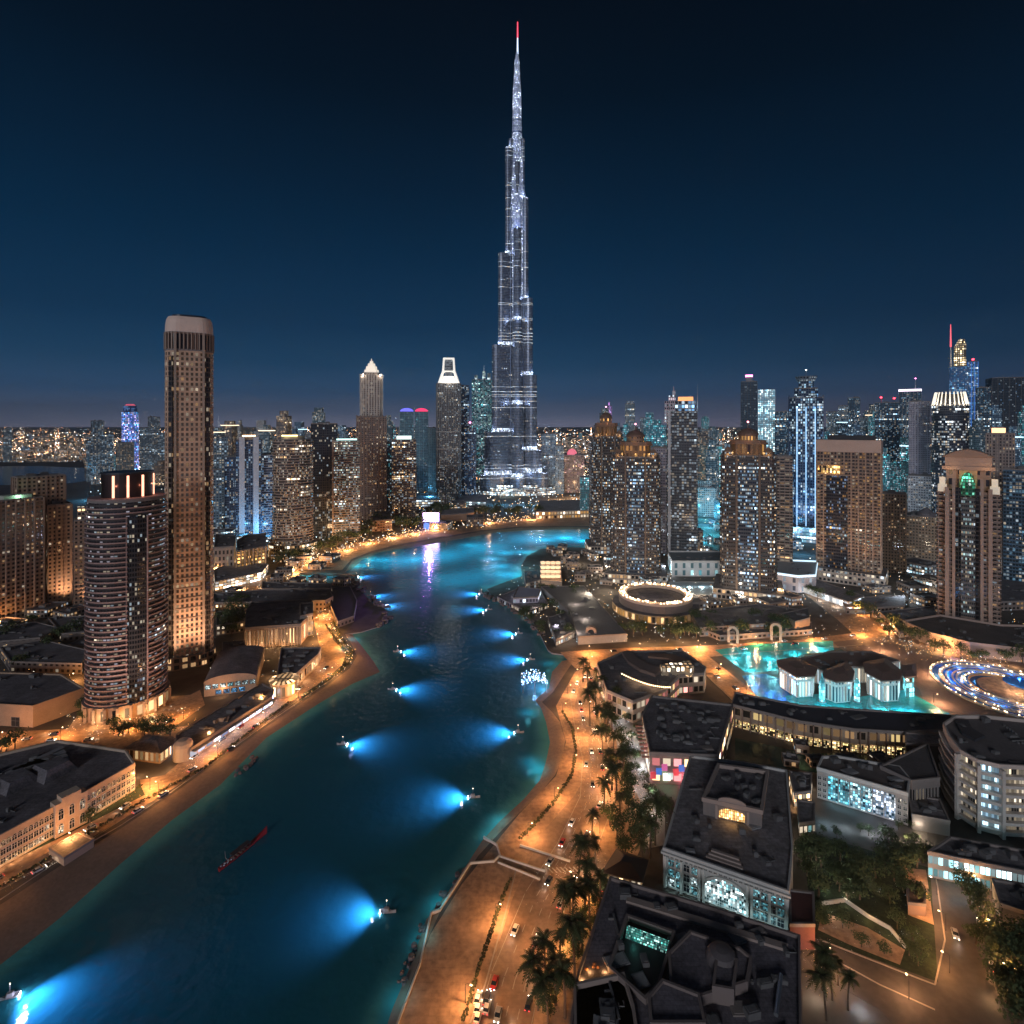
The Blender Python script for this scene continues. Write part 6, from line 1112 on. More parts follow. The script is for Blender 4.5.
# ---- blue glazed hall and white balcony building at the right
o = low('glazed_hall', 'building', 'pale framed hall with a wide cyan and white glazed front above the dark park trees', [(817,769),(908,795),(910,780),(900,768),(836,757),(822,758)], 13, mat('hall stone', (.36,.33,.31), .75, noise=.1, nscale=.3), mat('hall roof', (.15,.125,.12), .85, noise=.2, nscale=.1), 1.0, STONE, 4)
p, q = Vector(at(o,817,769,13)), Vector(at(o,908,795,13)); d = (q-p).normalized(); n_ = Vector((d.y,-d.x)); L_ = (q-p).length
for i in range(6):
    a0, a1 = p.lerp(q,.13+i*.125)+n_*.2, p.lerp(q,.13+(i+1)*.125-.012)+n_*.2; b = MB(); b.face([(*a0,.8),(*a1,.8),(*a1,11.4),(*a0,11.4)], [(i*9,.8),(i*9+(a1-a0).length,.8),(i*9+(a1-a0).length,11.4),(i*9,11.4)]); b.build('glazing_bay', facade('cyan bay %d'%(i//2), (.12,.16,.18), 1.15, .95, .82, .8, .72, (((.12,.65,.85),(.3,.8,.9)),((.5,.9,1),(.8,1,1),(.2,.6,.8)),((.75,.85,1),(.55,.7,1),(.9,.95,1)))[i//2], 1.1, (.02,.06,.08), 133+i, cluster=.5), o.root)
for z_ in (1,3.6,6.2,8.8): window(o, tuple(p), tuple(p.lerp(q,.12)), z_, 1.2, 1.4, 2, [GLASS], STONE, .15); window(o, tuple(p.lerp(q,.88)), tuple(q), z_, 1.2, 1.4, 2, [GLASS,PW[1]], STONE, .15)
for f_ in (.2,.4,.6,.8): c = p.lerp(q,f_)+n_*3; lamp((c.x+o.c[0],c.y+o.c[1],2.5), 110, (.35,.75,1) if f_ < .5 else (.6,.7,1), .3)
o = low('auditorium', 'building', 'sharp cornered dark roof wedge between glazed hall and balcony building', [(880,767),(928,744),(940,779),(912,782)], 14, facade('louvred wall', (.2,.17,.16), 14, 1.6, .4, .5, .3, (SOFT,), .5, (.02,.02,.02), 140), mat('slate wedge', (.1,.095,.1), .8, noise=.2, nscale=.1), .8)
low('link_block', 'building', 'dark grey link block at the foot of the balcony building', [(908,795),(940,800),(950,822),(912,815)], 6, mat('grey link', (.2,.18,.18), .8), ROOF, .6, None, 2)
X0 = [(943,726),(949,739),(960,753),(978,763),(1000,768),(1060,771),(1100,735),(1024,722),(985,718),(955,718)]
o = low('balcony_building', 'apartments', 'curved white apartment building with stacked lit balconies at the right edge', X0, 28, mat('pale balcony wall', (.5,.46,.43), .75, noise=.1, nscale=.2), mat('pale curved roof', (.16,.14,.14), .8, noise=.2, nscale=.1), 1.5, mat('pale roof rim', (.5,.42,.38), .75), 6)
edge = [at(o,*x,z=28) for x in X0[:6]]
for fl in range(7):
    z_ = 1.5+fl*3.8; b = MB(); w1 = MB(); w2 = MB()
    for i in range(5):
        p, q = Vector(edge[i]), Vector(edge[i+1]); dd = (q-p).normalized(); nn = Vector((dd.y,-dd.x))
        b.prism(ccw([tuple(p+nn*.1),tuple(q+nn*.1),tuple(q+nn*1.7),tuple(p+nn*1.7)]), z_, z_+1.25, capb=True)
        if i >= 2: (w1 if i != 3 else w2).face([(*(p.lerp(q,.06)+nn*.12),z_+1.3),(*(p.lerp(q,.94)+nn*.12),z_+1.3),(*(p.lerp(q,.94)+nn*.12),z_+3.5),(*(p.lerp(q,.06)+nn*.12),z_+3.5)], [(0,0),((q-p).length,0),((q-p).length,2.2),(0,2.2)])
    b.build('balcony', mat('pale balcony wall', (.5,.46,.43), .75), o.root); w1.build('balcony_window', facade('warm balcony glazing', (.3,.25,.2), 2.3, 1.1, .8, .9, .7, ((1,.85,.65),(1,.8,.55)), .6, (.03,.03,.03), 141, cluster=.4), o.root); w2.build('balcony_window', facade('blue balcony glazing', (.2,.25,.3), 2.3, 1.1, .85, .9, .85, ((.45,.75,1),(.6,.9,1)), .9, (.03,.05,.06), 142, cluster=.4), o.root)
for i in (2,3,4): p, q = Vector(edge[i]), Vector(edge[i+1]); nn = (q-p).normalized(); b = MB(); c = p+Vector((nn.y,-nn.x))*1.2; b.box(c.x,c.y,0,28,1.2,2.2,math.atan2(nn.y,nn.x)); b.build('fin_wall', mat('pale balcony wall', (.5,.46,.43), .75), o.root)
curved_roof(o, [(955,722),(962,735),(975,742)], [(968,722),(972,730),(985,738)], 28.1, 29.2, mat('dark roof pond', (.05,.05,.06), .5))
o = low('footbridge_hall', 'building', 'low dark roof spanning the service road with bright cyan glazed edge', [(928,853),(990,866),(1060,880),(1060,858),(950,838)], 9, facade('cyan bridge wall', (.25,.24,.24), 4.5, 1.6, .8, .6, .8, ((.5,.9,1),(.7,.95,1),(.25,.7,.8)), 1.1, (.03,.06,.07), 143), ROOF, .8, None, 6)
low('edge_block', 'building', 'dark flat block at the right edge below the cyan glazed bridge', [(992,880),(1070,893),(1080,930),(1000,905)], 7, mat('dark grey wall', (.13,.12,.12), .8), ROOF, .7, None, 3)
for px_, py_ in ((935,885),(955,888),(970,890)): groundlamp(None, px_, py_, 3.5, 160, (.55,.9,1), .4)
o = low('garden_house', 'house', 'tan garden house with small terrace beside the service road', [(906,880),(924,883),(926,905),(908,903)], 4, mat('garden tan', (.35,.22,.15), .8), mat('garden roof', (.2,.13,.1), .8, noise=.2), .4)
t = empty('garden_wall', (*G(870,955),0), 0, 'low pale garden wall winding through the dark park', 'wall'); b = MB(); pts_ = [(822,905),(845,902),(868,918),(890,930),(905,948)]; 
for a_, c_ in zip(pts_, pts_[1:]): A_, C_ = Vector(G(*a_))-Vector(G(870,955)), Vector(G(*c_))-Vector(G(870,955)); m_ = (A_+C_)/2; v_ = C_-A_; b.box(m_.x,m_.y,0,1.3,v_.length+.3,.5,math.atan2(v_.y,v_.x))
b.build('wall', STONE, t)
# ================================================================ moored light boats, red dhow, lit net
def hull(L_, W_, D_, m, name='hull', parent=None, sheer=.6):
    b = MB(); rings = []
    for i in range(9):
        f = i/8; x = -L_/2+L_*f; hw = W_/2*(math.sin(math.pi*min(1,.25+f*.95)) if f > .3 else .78+.22*f/.3)*(1 if f < .98 else .08); hw = max(hw,.06); zt_ = D_*(.75+sheer*(f-.4)**2*2)
        rings.append([(x,-hw,zt_),(x,-hw*.75,zt_*.35),(x,0,-.35*D_*(1-f**4)),(x,hw*.75,zt_*.35),(x,hw,zt_),(x,hw*.8,zt_-.25),(x,-hw*.8,zt_-.25)])
    b.loft(rings, closed=True, cap=0); b.face(rings[0]); return b.build(name, m, parent)
WH = mat('white boat paint', (.32,.33,.35), .4)
t0 = empty('light_boat', (0,0,0), 0, 'small white boat throwing a blue beam over the water', 'boat', 'boats with blue beams')
hull(7, 2.4, 1.2, WH, parent=t0); b = MB(); b.prism(sc_(cham(2.6,1.6,.3),1,1,-.6,0), .6, 2.2, top=sc_(cham(2.1,1.3,.3),1,1,-.7,0)); b.build('cabin', WH, t0); b = MB(); b.box(.75,0,1.3,1.9,.08,1.2); b.build('windscreen', GLASS, t0)
b = MB(); b.tube([(-.6,0,2.1),(-.6,0,5.2)], .07, 6); b.build('mast', STEEL, t0); b = MB(); b.lathe([(.02,5.1),(.16,5.2),(.16,5.5),(.02,5.6)], 8, cx=-.6); b.build('mast_lamp', emis('boat mast lamp', (1,.85,.6), 4), t0)
b = MB(); b.box(-3.4,0,.15,.75,.3,1.8); b.build('beam_lamp', emis('boat beam', (.75,.93,1), 40), t0)
bd = bpy.data.lights.new('beam', 'SPOT'); bd.energy = 22000; bd.color = (.02,.42,1); bd.spot_size = R(128); bd.spot_blend = 1; bd.shadow_soft_size = .4
bc = bpy.data.lights.new('beam_core', 'POINT'); bc.energy = 900; bc.color = (.25,.75,1); bc.shadow_soft_size = .5
BOATS = [(388,913,180,1,'throwing its blue beam to the left, nearest the right promenade'),(474,798,183,1,'anchored off the right beach below the lit net'),(342,745,0,.8,'with tall mast near the left beach, close to its wet sand'),(392,690,0,.9,'with mast off the tip of the left sandspit'),(397,652,5,.7,'small and bright off the rocky left point'),(519,733,182,.9,'just below the blue lit net'),(531,660,180,.7,'close to the quay beside the blue lit net'),(519,634,180,.8,'under the quay wall of the grey deck'),(489,610,180,.7,'off the dark terraces of the right bank'),(482,594,180,.7,'at the rocky tip of the right bank'),(8,999,20,1.7,'at the lower left corner, brightest of all'),(380,606,10,.5,'tucked behind the left rocky point'),(370,596,0,.5,'moored by the end of the left rocks'),(356,577,0,.35,'at the end of the little left pier')]
for i, (px_, py_, rz, s_, lb) in enumerate(BOATS):
    t = t0 if i == 0 else copy_tree(t0); X, Y = G(px_, py_, -.9); t.scale = (.8,.8,.8); t.location = (X,Y,-.8); t.rotation_euler = (0,0,R(rz)+math.pi); t['label'] = 'white light boat '+lb
    sgn = -1 if rz > 90 else 1
    k_ = s_*(Y/250)**1.0
    dt = bpy.data.lights.new('beam', 'SPOT'); dt.energy = 27000*k_; dt.color = (.3,.45,1); dt.spot_size = R(116); dt.spot_blend = 1; dt.shadow_soft_size = .4
    lamp((X+sgn*4, Y, 5.0), 0, aim=(sgn*1.5,-.15,-1), data=dt)
    d2 = bpy.data.lights.new('beam_core', 'POINT'); d2.energy = 420*s_*k_; d2.color = (.8,.75,1); d2.shadow_soft_size = .5; lamp((X+sgn*5.5, Y-.5, 1.0), 0, data=d2)
# underwater style shore lights
for px_, py_, e_ in ((345,650,900),(352,640,700),(362,566,1500),(372,560,1500),(385,560,1200),(525,552,2500),(565,538,6000),(585,541,6000),(545,540,3000),(505,553,2500),(492,559,2500),(508,575,2200),(500,566,2000),(538,770,700),(530,762,500),(528,713,700),(500,822,450),(492,836,350),(440,905,300),(425,940,250),(400,1000,200),(312,577,900),(325,577,900),(548,664,500),(415,560,1500),(470,545,1500)):
    X, Y = G(px_, py_, -.9); lamp((X,Y,4.5 if Y < 500 else 13), e_*(1.4 if Y < 500 else 9), (.12,.7,.9), 1.6, 'SPOT', None, (0,0,-1), 150)
for px_, py_, e_ in ((400,562,9),(440,556,11),(485,548,11),(530,539,12),(575,537,12),(455,580,6),(500,572,6)):   # added fill spots high over the lagoon, no masts
    X, Y = G(px_, py_, -.9); lamp((X,Y,46), e_*17000, (.1,.62,.85), 7, 'SPOT', None, (0,0,-1), 140)
# red dhow
X0, Y0 = G(219,872,-.9); X1, Y1 = G(267,833,-.9); t = empty('red_boat', ((X0+X1)/2,(Y0+Y1)/2,-.8), math.atan2(Y1-Y0,X1-X0), 'long slender red wooden boat with dark canopy drifting on the dark water', 'boat'); L_ = math.hypot(X1-X0,Y1-Y0)
RED = mat('red boat paint', (.26,.014,.018), .45)
b = MB(); rings = []
for i in range(13):
    f = i/12; x = -L_/2+L_*f; hw = 1.5*math.sin(math.pi*(.12+.88*f))**.8 if f < 1 else .05; hw = max(.06, hw*(1-.45*f)); zt_ = 1.0+2.6*max(0,f-.55)**2*4+.6*max(0,.2-f)*3
    rings.append([(x,-hw,zt_),(x,-hw*.7,.3),(x,0,-.4),(x,hw*.7,.3),(x,hw,zt_),(x,hw*.82,zt_-.2),(x,-hw*.82,zt_-.2)])
b.loft(rings, cap=0); b.face(rings[0]); b.build('hull', RED, t)
b = MB(); b.prism(sc_(rect(L_*.36,2.0),1,1,-L_*.08,0), 2.5, 2.75, capb=True); b.build('canopy', DARK, t)
for fx in (-.25,-.08,.09):
    for sy in (-.9,.9): b = MB(); b.tube([(L_*fx,sy,.8),(L_*fx,sy,2.5)], .06, 5); b.build('canopy_post', STEEL, t)
for k_ in range(5): b = MB(); b.box(-L_*.22+k_*L_*.07,0,.7,1.15,.5,1.8); b.build('bench', BROWN, t)
b = MB(); b.tube([(-L_*.3,.5,.9),(-L_*.34,1.0,2.4),(-L_*.33,1.6,4.6)], .07, 5); b.build('tiller_pole', STEEL, t)
for k_ in range(6): b = MB(); b.box(-L_*.45+k_*.8,.3*(-1)**k_,1.0,1.4,.5,.5); b.build('cargo', mat('pale cargo', (.4,.45,.5), .7), t)
# floating net of blue lights
X, Y = G(541, 697, -.9); t = empty('light_net', (X,Y,-.9), 0, 'floating canopy of blue white lights at the end of the right quay', 'light installation'); k = Y/FPX
b = MB(); bl = MB(); rr = random.Random(9); W_, Hh = 27*k, 20*k*.75
def npt(u, v): return ((-.72+u)*W_, 4+v*26-10*u*(1-u), 1.2+3*math.sin(u*3)+2.0*math.cos(v*4)+2.2)
for i in range(12):
    for j in range(12):
        u, v = i/12, j/12; p0, p1, p2 = npt(u,v), npt(u+1/12,v), npt(u,v+1/12); b.tube([p0,p1], .06, 4); b.tube([p0,p2], .06, 4)
        if rr.random() < .85: x,y,z = npt(u+rr.uniform(0,.08),v+rr.uniform(0,.08)); s_ = rr.uniform(.18,.5); bl.box(x,y,z,z+s_,s_,s_,0,0 if rr.random()<.6 else 1)
b.build('net_frame', STEEL, t); bl.build('net_bulbs', [emis('net blue bulb', (.2,.45,1), 4), emis('net white bulb', (.75,.9,1), 6)], t)['kind'] = 'stuff'
for u_ in (.05,.5,.95):
    for v_ in (.05,.95): x,y,z = npt(u_,v_); b = MB(); b.tube([(x,y,-1.5),(x,y,z)], .18, 6); b.build('post', STEEL, t)
lamp((-.2*W_,14,7), 1500, (.2,.45,1), 1, parent=t); lamp((.1*W_,10,3), 700, (.25,.5,1), 1, parent=t)
# pier, rocks
t = empty('pier', (*G(328,574),0), 0, 'thin dark wooden pier across the cyan inlet', 'pier'); A_, C_ = Vector(G(300,573.5))-Vector(G(328,574)), Vector(G(357,576))-Vector(G(328,574)); b = MB(); m_ = (A_+C_)/2; v_ = C_-A_; b.box(m_.x,m_.y,.3,.9,v_.length,4,math.atan2(v_.y,v_.x)); b.build('deck', DKBR, t)
for f_ in (.1,.3,.5,.7,.9): p = A_.lerp(C_,f_); q = MB(); q.tube([(p.x,p.y,-3),(p.x,p.y,.4)], .4, 6); q.build('pile', DKBR, t)
rock = MB(); rr = random.Random(6)
ph = [(rr.uniform(.75,1.2),rr.uniform(.7,1.1)) for _ in range(8)]
rock.loft([[(r_*math.cos(a)*s, r_*math.sin(a)*s, z) for a, s in ((2*math.pi*i/8, ph[i][j]) for i in range(8))] for j, (r_, z) in enumerate(((1,-.3),(.75,.8)))], cap=0)
RK = mat('shore rock', (.15,.12,.115), .9, noise=.4, nscale=.8, bump=.5); ro = rock.build('rock', RK); n_rk = 0
RL = [(377,627),(386,620),(389,615),(385,608),(376,604),(366,595),(356,587),(352,580)]
RR = [(483,590),(488,596),(498,600),(510,607),(522,614),(534,623),(542,637)]
RB = [(402,985),(408,965),(418,940),(430,915),(446,893),(464,868)]
RBL = [(235,775),(248,766),(258,757)]
for poly_, nn_, sz, lb, gp in ((RL,60,3.0,'dark boulder on the rocky point of the left bank','boulders of the left point'),(RR,60,2.4,'dark boulder along the foot of the right terraces','boulders below the terraces'),(RB,26,1.1,'small wet rock at the waterline of the right promenade','rocks along the right waterline'),(RBL,14,1.0,'small rock lying in a row on the left beach','rocks on the left beach')):
    for k_ in range(nn_):
        f_ = rr.random()*(len(poly_)-1); i = int(f_); a_, c_ = poly_[i], poly_[i+1]; px_, py_ = a_[0]+(c_[0]-a_[0])*(f_-i)+rr.uniform(-4,4), a_[1]+(c_[1]-a_[1])*(f_-i)+rr.uniform(-1.5,1.5)
        o2 = ro if n_rk == 0 else ro.copy()
        if n_rk: link(o2)
        n_rk += 1; X, Y = G(px_, py_, -.6); s_ = sz*rr.uniform(.5,1.3); o2.location = (X,Y,-.5); o2.scale = (s_, s_*rr.uniform(.7,1.2), s_*rr.uniform(.5,.9)); o2.rotation_euler = (0,0,rr.uniform(0,6)); tag(o2, lb, 'rock', gp)
# kerb wall along the right promenade
t = empty('kerb_wall', (0,0,0), 0, 'low pale stone kerb wall edging the right waterfront promenade', 'wall'); b = MB(); KW = [(392,1040),(405,1005),(420,965),(431,914),(440,911),(470,864),(494,862),(500,856),(497,846),(484,838)]
for a_, c_ in zip(KW, KW[1:]): A_, C_ = Vector(G(*a_)), Vector(G(*c_)); m_ = (A_+C_)/2; v_ = C_-A_; b.box(m_.x,m_.y,-.3,.8,v_.length+.4,.55,math.atan2(v_.y,v_.x))
b.build('wall', STONE, t)
t = empty('kerb_wall', (0,0,0), 0, 'pair of thin kerb walls crossing the promenade below the beach steps', 'wall')
for s_ in ([(500,857),(545,872)],[(498,863),(540,880)],[(520,846),(570,862)]): A_, C_ = Vector(G(*s_[0])), Vector(G(*s_[1])); m_ = (A_+C_)/2; v_ = C_-A_; b = MB(); b.box(m_.x,m_.y,-.3,.7,v_.length,.5,math.atan2(v_.y,v_.x)); b.build('wall', STONE, t)
# ================================================================ trees, palms, lamps, cars
rr = random.Random(21)
LEAF = mat('dark foliage', (.06,.085,.034), .8, noise=.45, nscale=.5, spec=.3); PLEAF = mat('palm fronds', (.06,.07,.025), .7, noise=.35, nscale=.6, spec=.3); BARK = mat('bark', (.1,.07,.05), .9, noise=.3, nscale=1)
def palm_proto(seed, h):
    q = random.Random(seed); t = bpy.data.objects.new('palm_tree', None); link(t)
    b = MB(); bend = q.uniform(-1.7,1.7); pts_ = [(bend*(i/6)**2, .2*bend*(i/6), h*i/6) for i in range(7)]; b.tube(pts_, [.42,.34,.3,.28,.27,.27,.34], 8); b.build('trunk', BARK, t)
    b = MB(); cx, cy_, cz = pts_[-1]
    for k in range(26):
        az = 2.4*k+q.uniform(-.2,.2); el_ = q.uniform(-.35,1.15); L_ = q.uniform(3.4,4.8)*h/12; n = 9; prev = None
        for i in range(n+1):
            f = i/n; r_ = L_*f*math.cos(el_*(1-f*.3)); z_ = L_*(math.sin(el_)*f-.62*f*f); c = Vector((cx+r_*math.cos(az), cy_+r_*math.sin(az), cz+z_)); s_ = Vector((-math.sin(az), math.cos(az), 0))
            if prev is not None:
                ln = .95*math.sin(math.pi*min(1,.12+f*.9))*h/12+.12
                for sg in (-1,1):
                    tip = c+s_*sg*ln+Vector((math.cos(az)*ln*.45, math.sin(az)*ln*.45, -ln*.45)); b.face([prev, c, tip])
            prev = c
    b.build('crown', PLEAF, t); return t
def tree_proto(seed, h, wid, nleaf=420, ls=.85):
    q = random.Random(seed); t = bpy.data.objects.new('broadleaf_tree', None); link(t)
    b = MB(); b.tube([(0,0,0),(.1,.05,h*.25),(.1,.1,h*.5)], [.38,.28,.18], 7); lob = []
    for k in range(6):
        a = k*1.05+q.uniform(-.3,.3); r_ = wid*q.uniform(.18,.38); z_ = h*q.uniform(.5,.82); lob.append((r_*math.cos(a), r_*math.sin(a), z_, wid*q.uniform(.2,.32))); b.tube([(.1,.05,h*.3),(r_*.6*math.cos(a),r_*.6*math.sin(a),z_*.85)], [.16,.07], 5)
    lob.append((0,0,h*.8,wid*.3)); b.build('trunk', BARK, t)
    b = MB()
    for k in range(nleaf):
        lx, ly, lz, lr = q.choice(lob); d = Vector((q.gauss(0,1),q.gauss(0,1),q.gauss(0,.8))).normalized()*lr*q.uniform(.45,1.08); c = Vector((lx,ly,lz))+d
        nrm = (d.normalized()+Vector((q.uniform(-.7,.7),q.uniform(-.7,.7),q.uniform(-.2,.9)))).normalized(); u = nrm.orthogonal().normalized(); v = nrm.cross(u); s_ = ls*q.uniform(.5,1.2); a = q.uniform(0,3); u, v = u*math.cos(a)+v*math.sin(a), v*math.cos(a)-u*math.sin(a)
        b.face([c-u*s_*.6, c-v*s_*.35, c+u*s_*.7, c+v*s_*.4])
    b.build('crown', LEAF, t); return t
PALMS = [palm_proto(s, h) for s, h in ((1,12),(2,13.5),(3,11),(7,9.5),(8,14.5))]; TREESP = [tree_proto(s, h, w) for s, h, w in ((4,9,9),(5,11,11),(6,7.5,8))]
used = set()
def put(protos, i, px, py, label, cat, group, s=1.0):
    s *= 1.1
    p = protos[i % len(protos)]; o = p if p.name not in used else copy_tree(p); used.add(p.name)
    X, Y = G(px, py); o.location = (X,Y,0); o.rotation_euler = (0,0,rr.uniform(0,6.28)); k = s*rr.uniform(.85,1.15); o.scale = (k,k,k*rr.uniform(.92,1.1)); tag(o, label, cat, group); return o
# palms along the coast road
for i, (px, py) in enumerate(((545,983),(538,1010),(556,1005),(560,960),(572,935),(585,912),(578,890),(570,912),(592,838),(585,905),(565,1018),(548,1028),(582,955),(600,905),(575,985),(590,930),(562,940),(650,858),(640,868),(655,845),(596,870))):
    put(PALMS, i, px, py, 'tall date palm of the thick row between coast road and courtyard block' if px < 600 and py > 850 and i not in (8, 13) else 'date palm standing by the dark trees near the grand hall' if px > 600 else 'lone date palm on the tan promenade by the crossing kerb walls' if i == 8 else 'date palm leaning out over the coast road at the lowest bend', 'palm tree', 'date palms of the thick row' if px < 600 and i not in (8,13) else None if i in (8,13) else 'date palms near the grand hall', 1.0)
for i, (px, py) in enumerate(((612,790),(617,800),(608,780),(620,770),(603,760),(613,755),(606,742),(598,735),(608,725),(596,715),(590,704),(600,698),(588,690),(597,684),(583,682),(612,735),(622,785),(604,812),(620,815),(590,726),(615,712))):
    put(PALMS, i, px, py, 'palm in the garden strip between promenade and mall', 'palm tree', 'palms in the garden strip', 1.0)
# dark trees
def grove(pts, label, group, s, jit=3, protos=TREESP):
    for i, (px, py) in enumerate(pts): put(protos, i, px+rr.uniform(-jit,jit), py+rr.uniform(-jit,jit)*.4, label, 'tree', group, s)
grove([(615,838),(625,832),(635,842),(620,850),(640,832),(628,855),(612,826),(645,850)], 'dark round tree in the clump left of the grand hall', 'trees left of the grand hall', .8)
grove([(651,808),(658,812),(665,806),(655,800),(668,814),(648,796)], 'bright green lit small tree in front of the shopping centre', 'small trees by the shopping centre', .55)
grove([(638,770),(643,782),(636,758),(642,745),(630,740),(636,730),(626,722)], 'small tree along the garden path beside the shopping centre', 'trees on the garden path', .5)
grove([(rr.uniform(800,860), rr.uniform(848,900)) for _ in range(17)]+[(rr.uniform(868,925), rr.uniform(862,905)) for _ in range(15)], 'dense dark park tree below the cyan glazed hall', 'park trees', .8)
grove([(rr.uniform(815,850), rr.uniform(900,930)) for _ in range(6)]+[(910,955),(920,965),(925,950),(915,940),(900,930),(886,955),(860,948)], 'shrubby tree beside the winding park path', 'path side trees', .5)
grove([(rr.uniform(997,1060), rr.uniform(930,1040)) for _ in range(26)], 'tall dark tree of the thicket at the lower right edge', 'thicket trees', .95)
grove([(968,905),(975,915),(980,902),(965,890),(985,925),(990,940),(978,945)], 'roadside tree beside the lit service road', 'service road trees', .75)
for i, (px, py) in enumerate(((832,1000),(826,1020),(848,1010),(838,985),(822,990))): put(PALMS, i, px, py, 'frayed palm beside the courtyard block at the bottom edge', 'palm tree', 'bottom edge palms', .85)
grove([(rr.uniform(216,242), rr.uniform(598,640)) for _ in range(18)], 'dark tree of the grove right of the tall brown tower', 'grove by the brown tower', 1.2)
grove([(rr.uniform(275,360), 0) for _ in range(0)]+[(280+i*3.6+rr.uniform(-2,2), 566-i*1.25+rr.uniform(-3,2)) for i in range(26)], 'dark tree behind the far beach below the banded towers', 'far beach trees', 1.5, 2)
grove([(rr.uniform(375,430), rr.uniform(524,530)) for _ in range(16)]+[(rr.uniform(430,540), rr.uniform(512,518)) for _ in range(26)], 'distant dark tree on the far shore before the skyscraper', 'far shore trees', 1.9, 2)
grove([(rr.uniform(70,90), rr.uniform(705,722)) for _ in range(6)]+[(8,752),(16,748),(0,750),(100,800),(96,806),(88,822)]+[(115+i*5,733+rr.uniform(-2,4)) for i in range(12)], 'low dark tree around the round banded tower and seaside hotel', 'trees near the banded tower', .7)
grove([(60,640),(75,637),(20,668),(88,605),(70,600),(30,622),(44,650),(10,640)], 'dark tree among the low roofs left of the banded tower', 'trees among low roofs', 1.2)
grove([(848,602+0),(870,618),(880,625),(892,628),(900,634),(888,634),(910,640),(920,644),(935,652),(945,655),(960,658),(975,660),(1005,664),(1020,664),(985,661),(860,612),(820,600),(812,594)], 'tree along the avenue and the curved podium', 'avenue trees', 1.0)
grove([(rr.uniform(690,800), rr.uniform(618,640)) for _ in range(26)]+[(rr.uniform(620,700), rr.uniform(630,640)) for _ in range(14)], 'dark tree between the ring hall and the turquoise basin', 'basin trees', 1.0)
grove([(rr.uniform(515,575), rr.uniform(590,640)) for _ in range(22)], 'dark shrubby tree on the terraces of the right shore', 'terrace trees', .8)
grove([(270-i*5.5, 705+i*3.4) for i in range(13)], 'low lit tree along the shop row beside the coast road', 'shop row trees', .38)
grove([(rr.uniform(0,1),0) for _ in range(0)]+[(600+16*math.sin(i*.45)*.3+i*1.15+rr.uniform(-7,9), 684+i*4.4) for i in range(36)], 'bushy dark tree of the garden strip by the mall', 'garden strip trees', .62)
grove([(545+i*2.6+rr.uniform(-6,8), 1018-i*5.4) for i in range(26)], 'leafy shrub under the thick row of date palms', 'shrubs under the date palms', .42)
grove([(rr.uniform(795,930), rr.uniform(822,846)) for _ in range(12)], 'low dark shrub before the cyan glazed hall', 'shrubs before the glazed hall', .4)
# more low buildings filling the blocks between the named ones
occ = FOOT+[[tuple(G(*p)) for p in q] for q in ([(683,648),(710,648),(775,705),(730,706)],[(790,560),(825,570),(965,655),(905,660),(785,590)],[(705,640),(840,634),(840,675),(745,690)],[(560,645),(910,628),(910,650),(560,662)],[(918,655),(1090,650),(1090,725),(918,725)])]
def fill(n, x0, x1, y0, y1, m, label, grp, smin=9, smax=22, hmin=4, hmax=9):
    k = 0
    for _ in range(n*40):
        if k >= n: break
        px, py = rr.uniform(x0,x1), rr.uniform(y0,y1); X, Y = G(px,py); w_, d_ = rr.uniform(smin,smax), rr.uniform(smin,smax); r_ = math.hypot(w_,d_)/2+2
        tst = [(X+r_*math.cos(a), Y+r_*math.sin(a)) for a in [i*.785 for i in range(8)]]+[(X,Y)]
        if any(inside(INNER,*p) or any(inside(f,*p) for f in occ) for p in tst) or any(math.dist(p,(X,Y)) < r_ for f in occ for p in f): continue
        h_ = rr.uniform(hmin,hmax); P = rect(w_,d_); an = rr.uniform(-.4,.4); t = empty('low_building', (X,Y,0), an, label, 'building', grp)
        b = MB(); b.prism(P, 0, h_, cap=False); b.build('wall', m, t); b = MB(); b.prism(P, h_-.1, h_-.05); I = offs(P,-.5); b.loft([[(x,y,h_-.06) for x,y in P],[(x,y,h_+.8) for x,y in P],[(x,y,h_+.8) for x,y in I],[(x,y,h_-.05) for x,y in I]], 1); b.build('roof', [ROOFB, PARA], t)
        b = MB(); b.prism(sc_(rect(w_*.3,d_*.25),1,1,rr.uniform(-.2,.2)*w_,rr.uniform(-.2,.2)*d_), h_, h_+rr.uniform(1,2.4)); b.build('roof_unit', HVAC, t)
        c_, q_ = math.cos(an), math.sin(an); occ.append([(X+x*c_-y*q_, Y+x*q_+y*c_) for x,y in offs(P,1.5)]); k += 1
FW = facade('side street wall', (.26,.2,.17), 3.6, 3.0, .6, .5, .45, (WARM,SOFT,(1,.6,.3),COOL), 1.5, (.02,.018,.018), 150); FC = facade('cool side street wall', (.28,.28,.3), 3.6, 3.2, .7, .55, .5, (COOL,SOFT,(.5,.85,1)), 1.6, (.03,.04,.05), 151)
fill(22, 690, 935, 590, 636, FW, 'small flat roofed building in the blocks around the avenue', 'small buildings around the avenue', 10, 24)
fill(26, 600, 800, 520, 590, FC, 'cool lit low building at the feet of the right bank towers', 'low buildings at the tower feet', 16, 34, 5, 12)
fill(22, 840, 1030, 535, 600, FC, 'pale low building behind the slab hotel and pediment tower', 'low buildings behind the hotel', 16, 34, 5, 12)
fill(16, 545, 640, 548, 585, FW, 'little building above the grey plaza deck', 'little buildings above the plaza', 9, 18)
fill(14, 0, 90, 612, 672, FW, 'small low house among trees left of the banded tower', 'small houses left of the banded tower', 12, 24)
fill(16, 205, 345, 560, 640, FW, 'small low house behind the left shore', 'small houses behind the left shore', 10, 20)
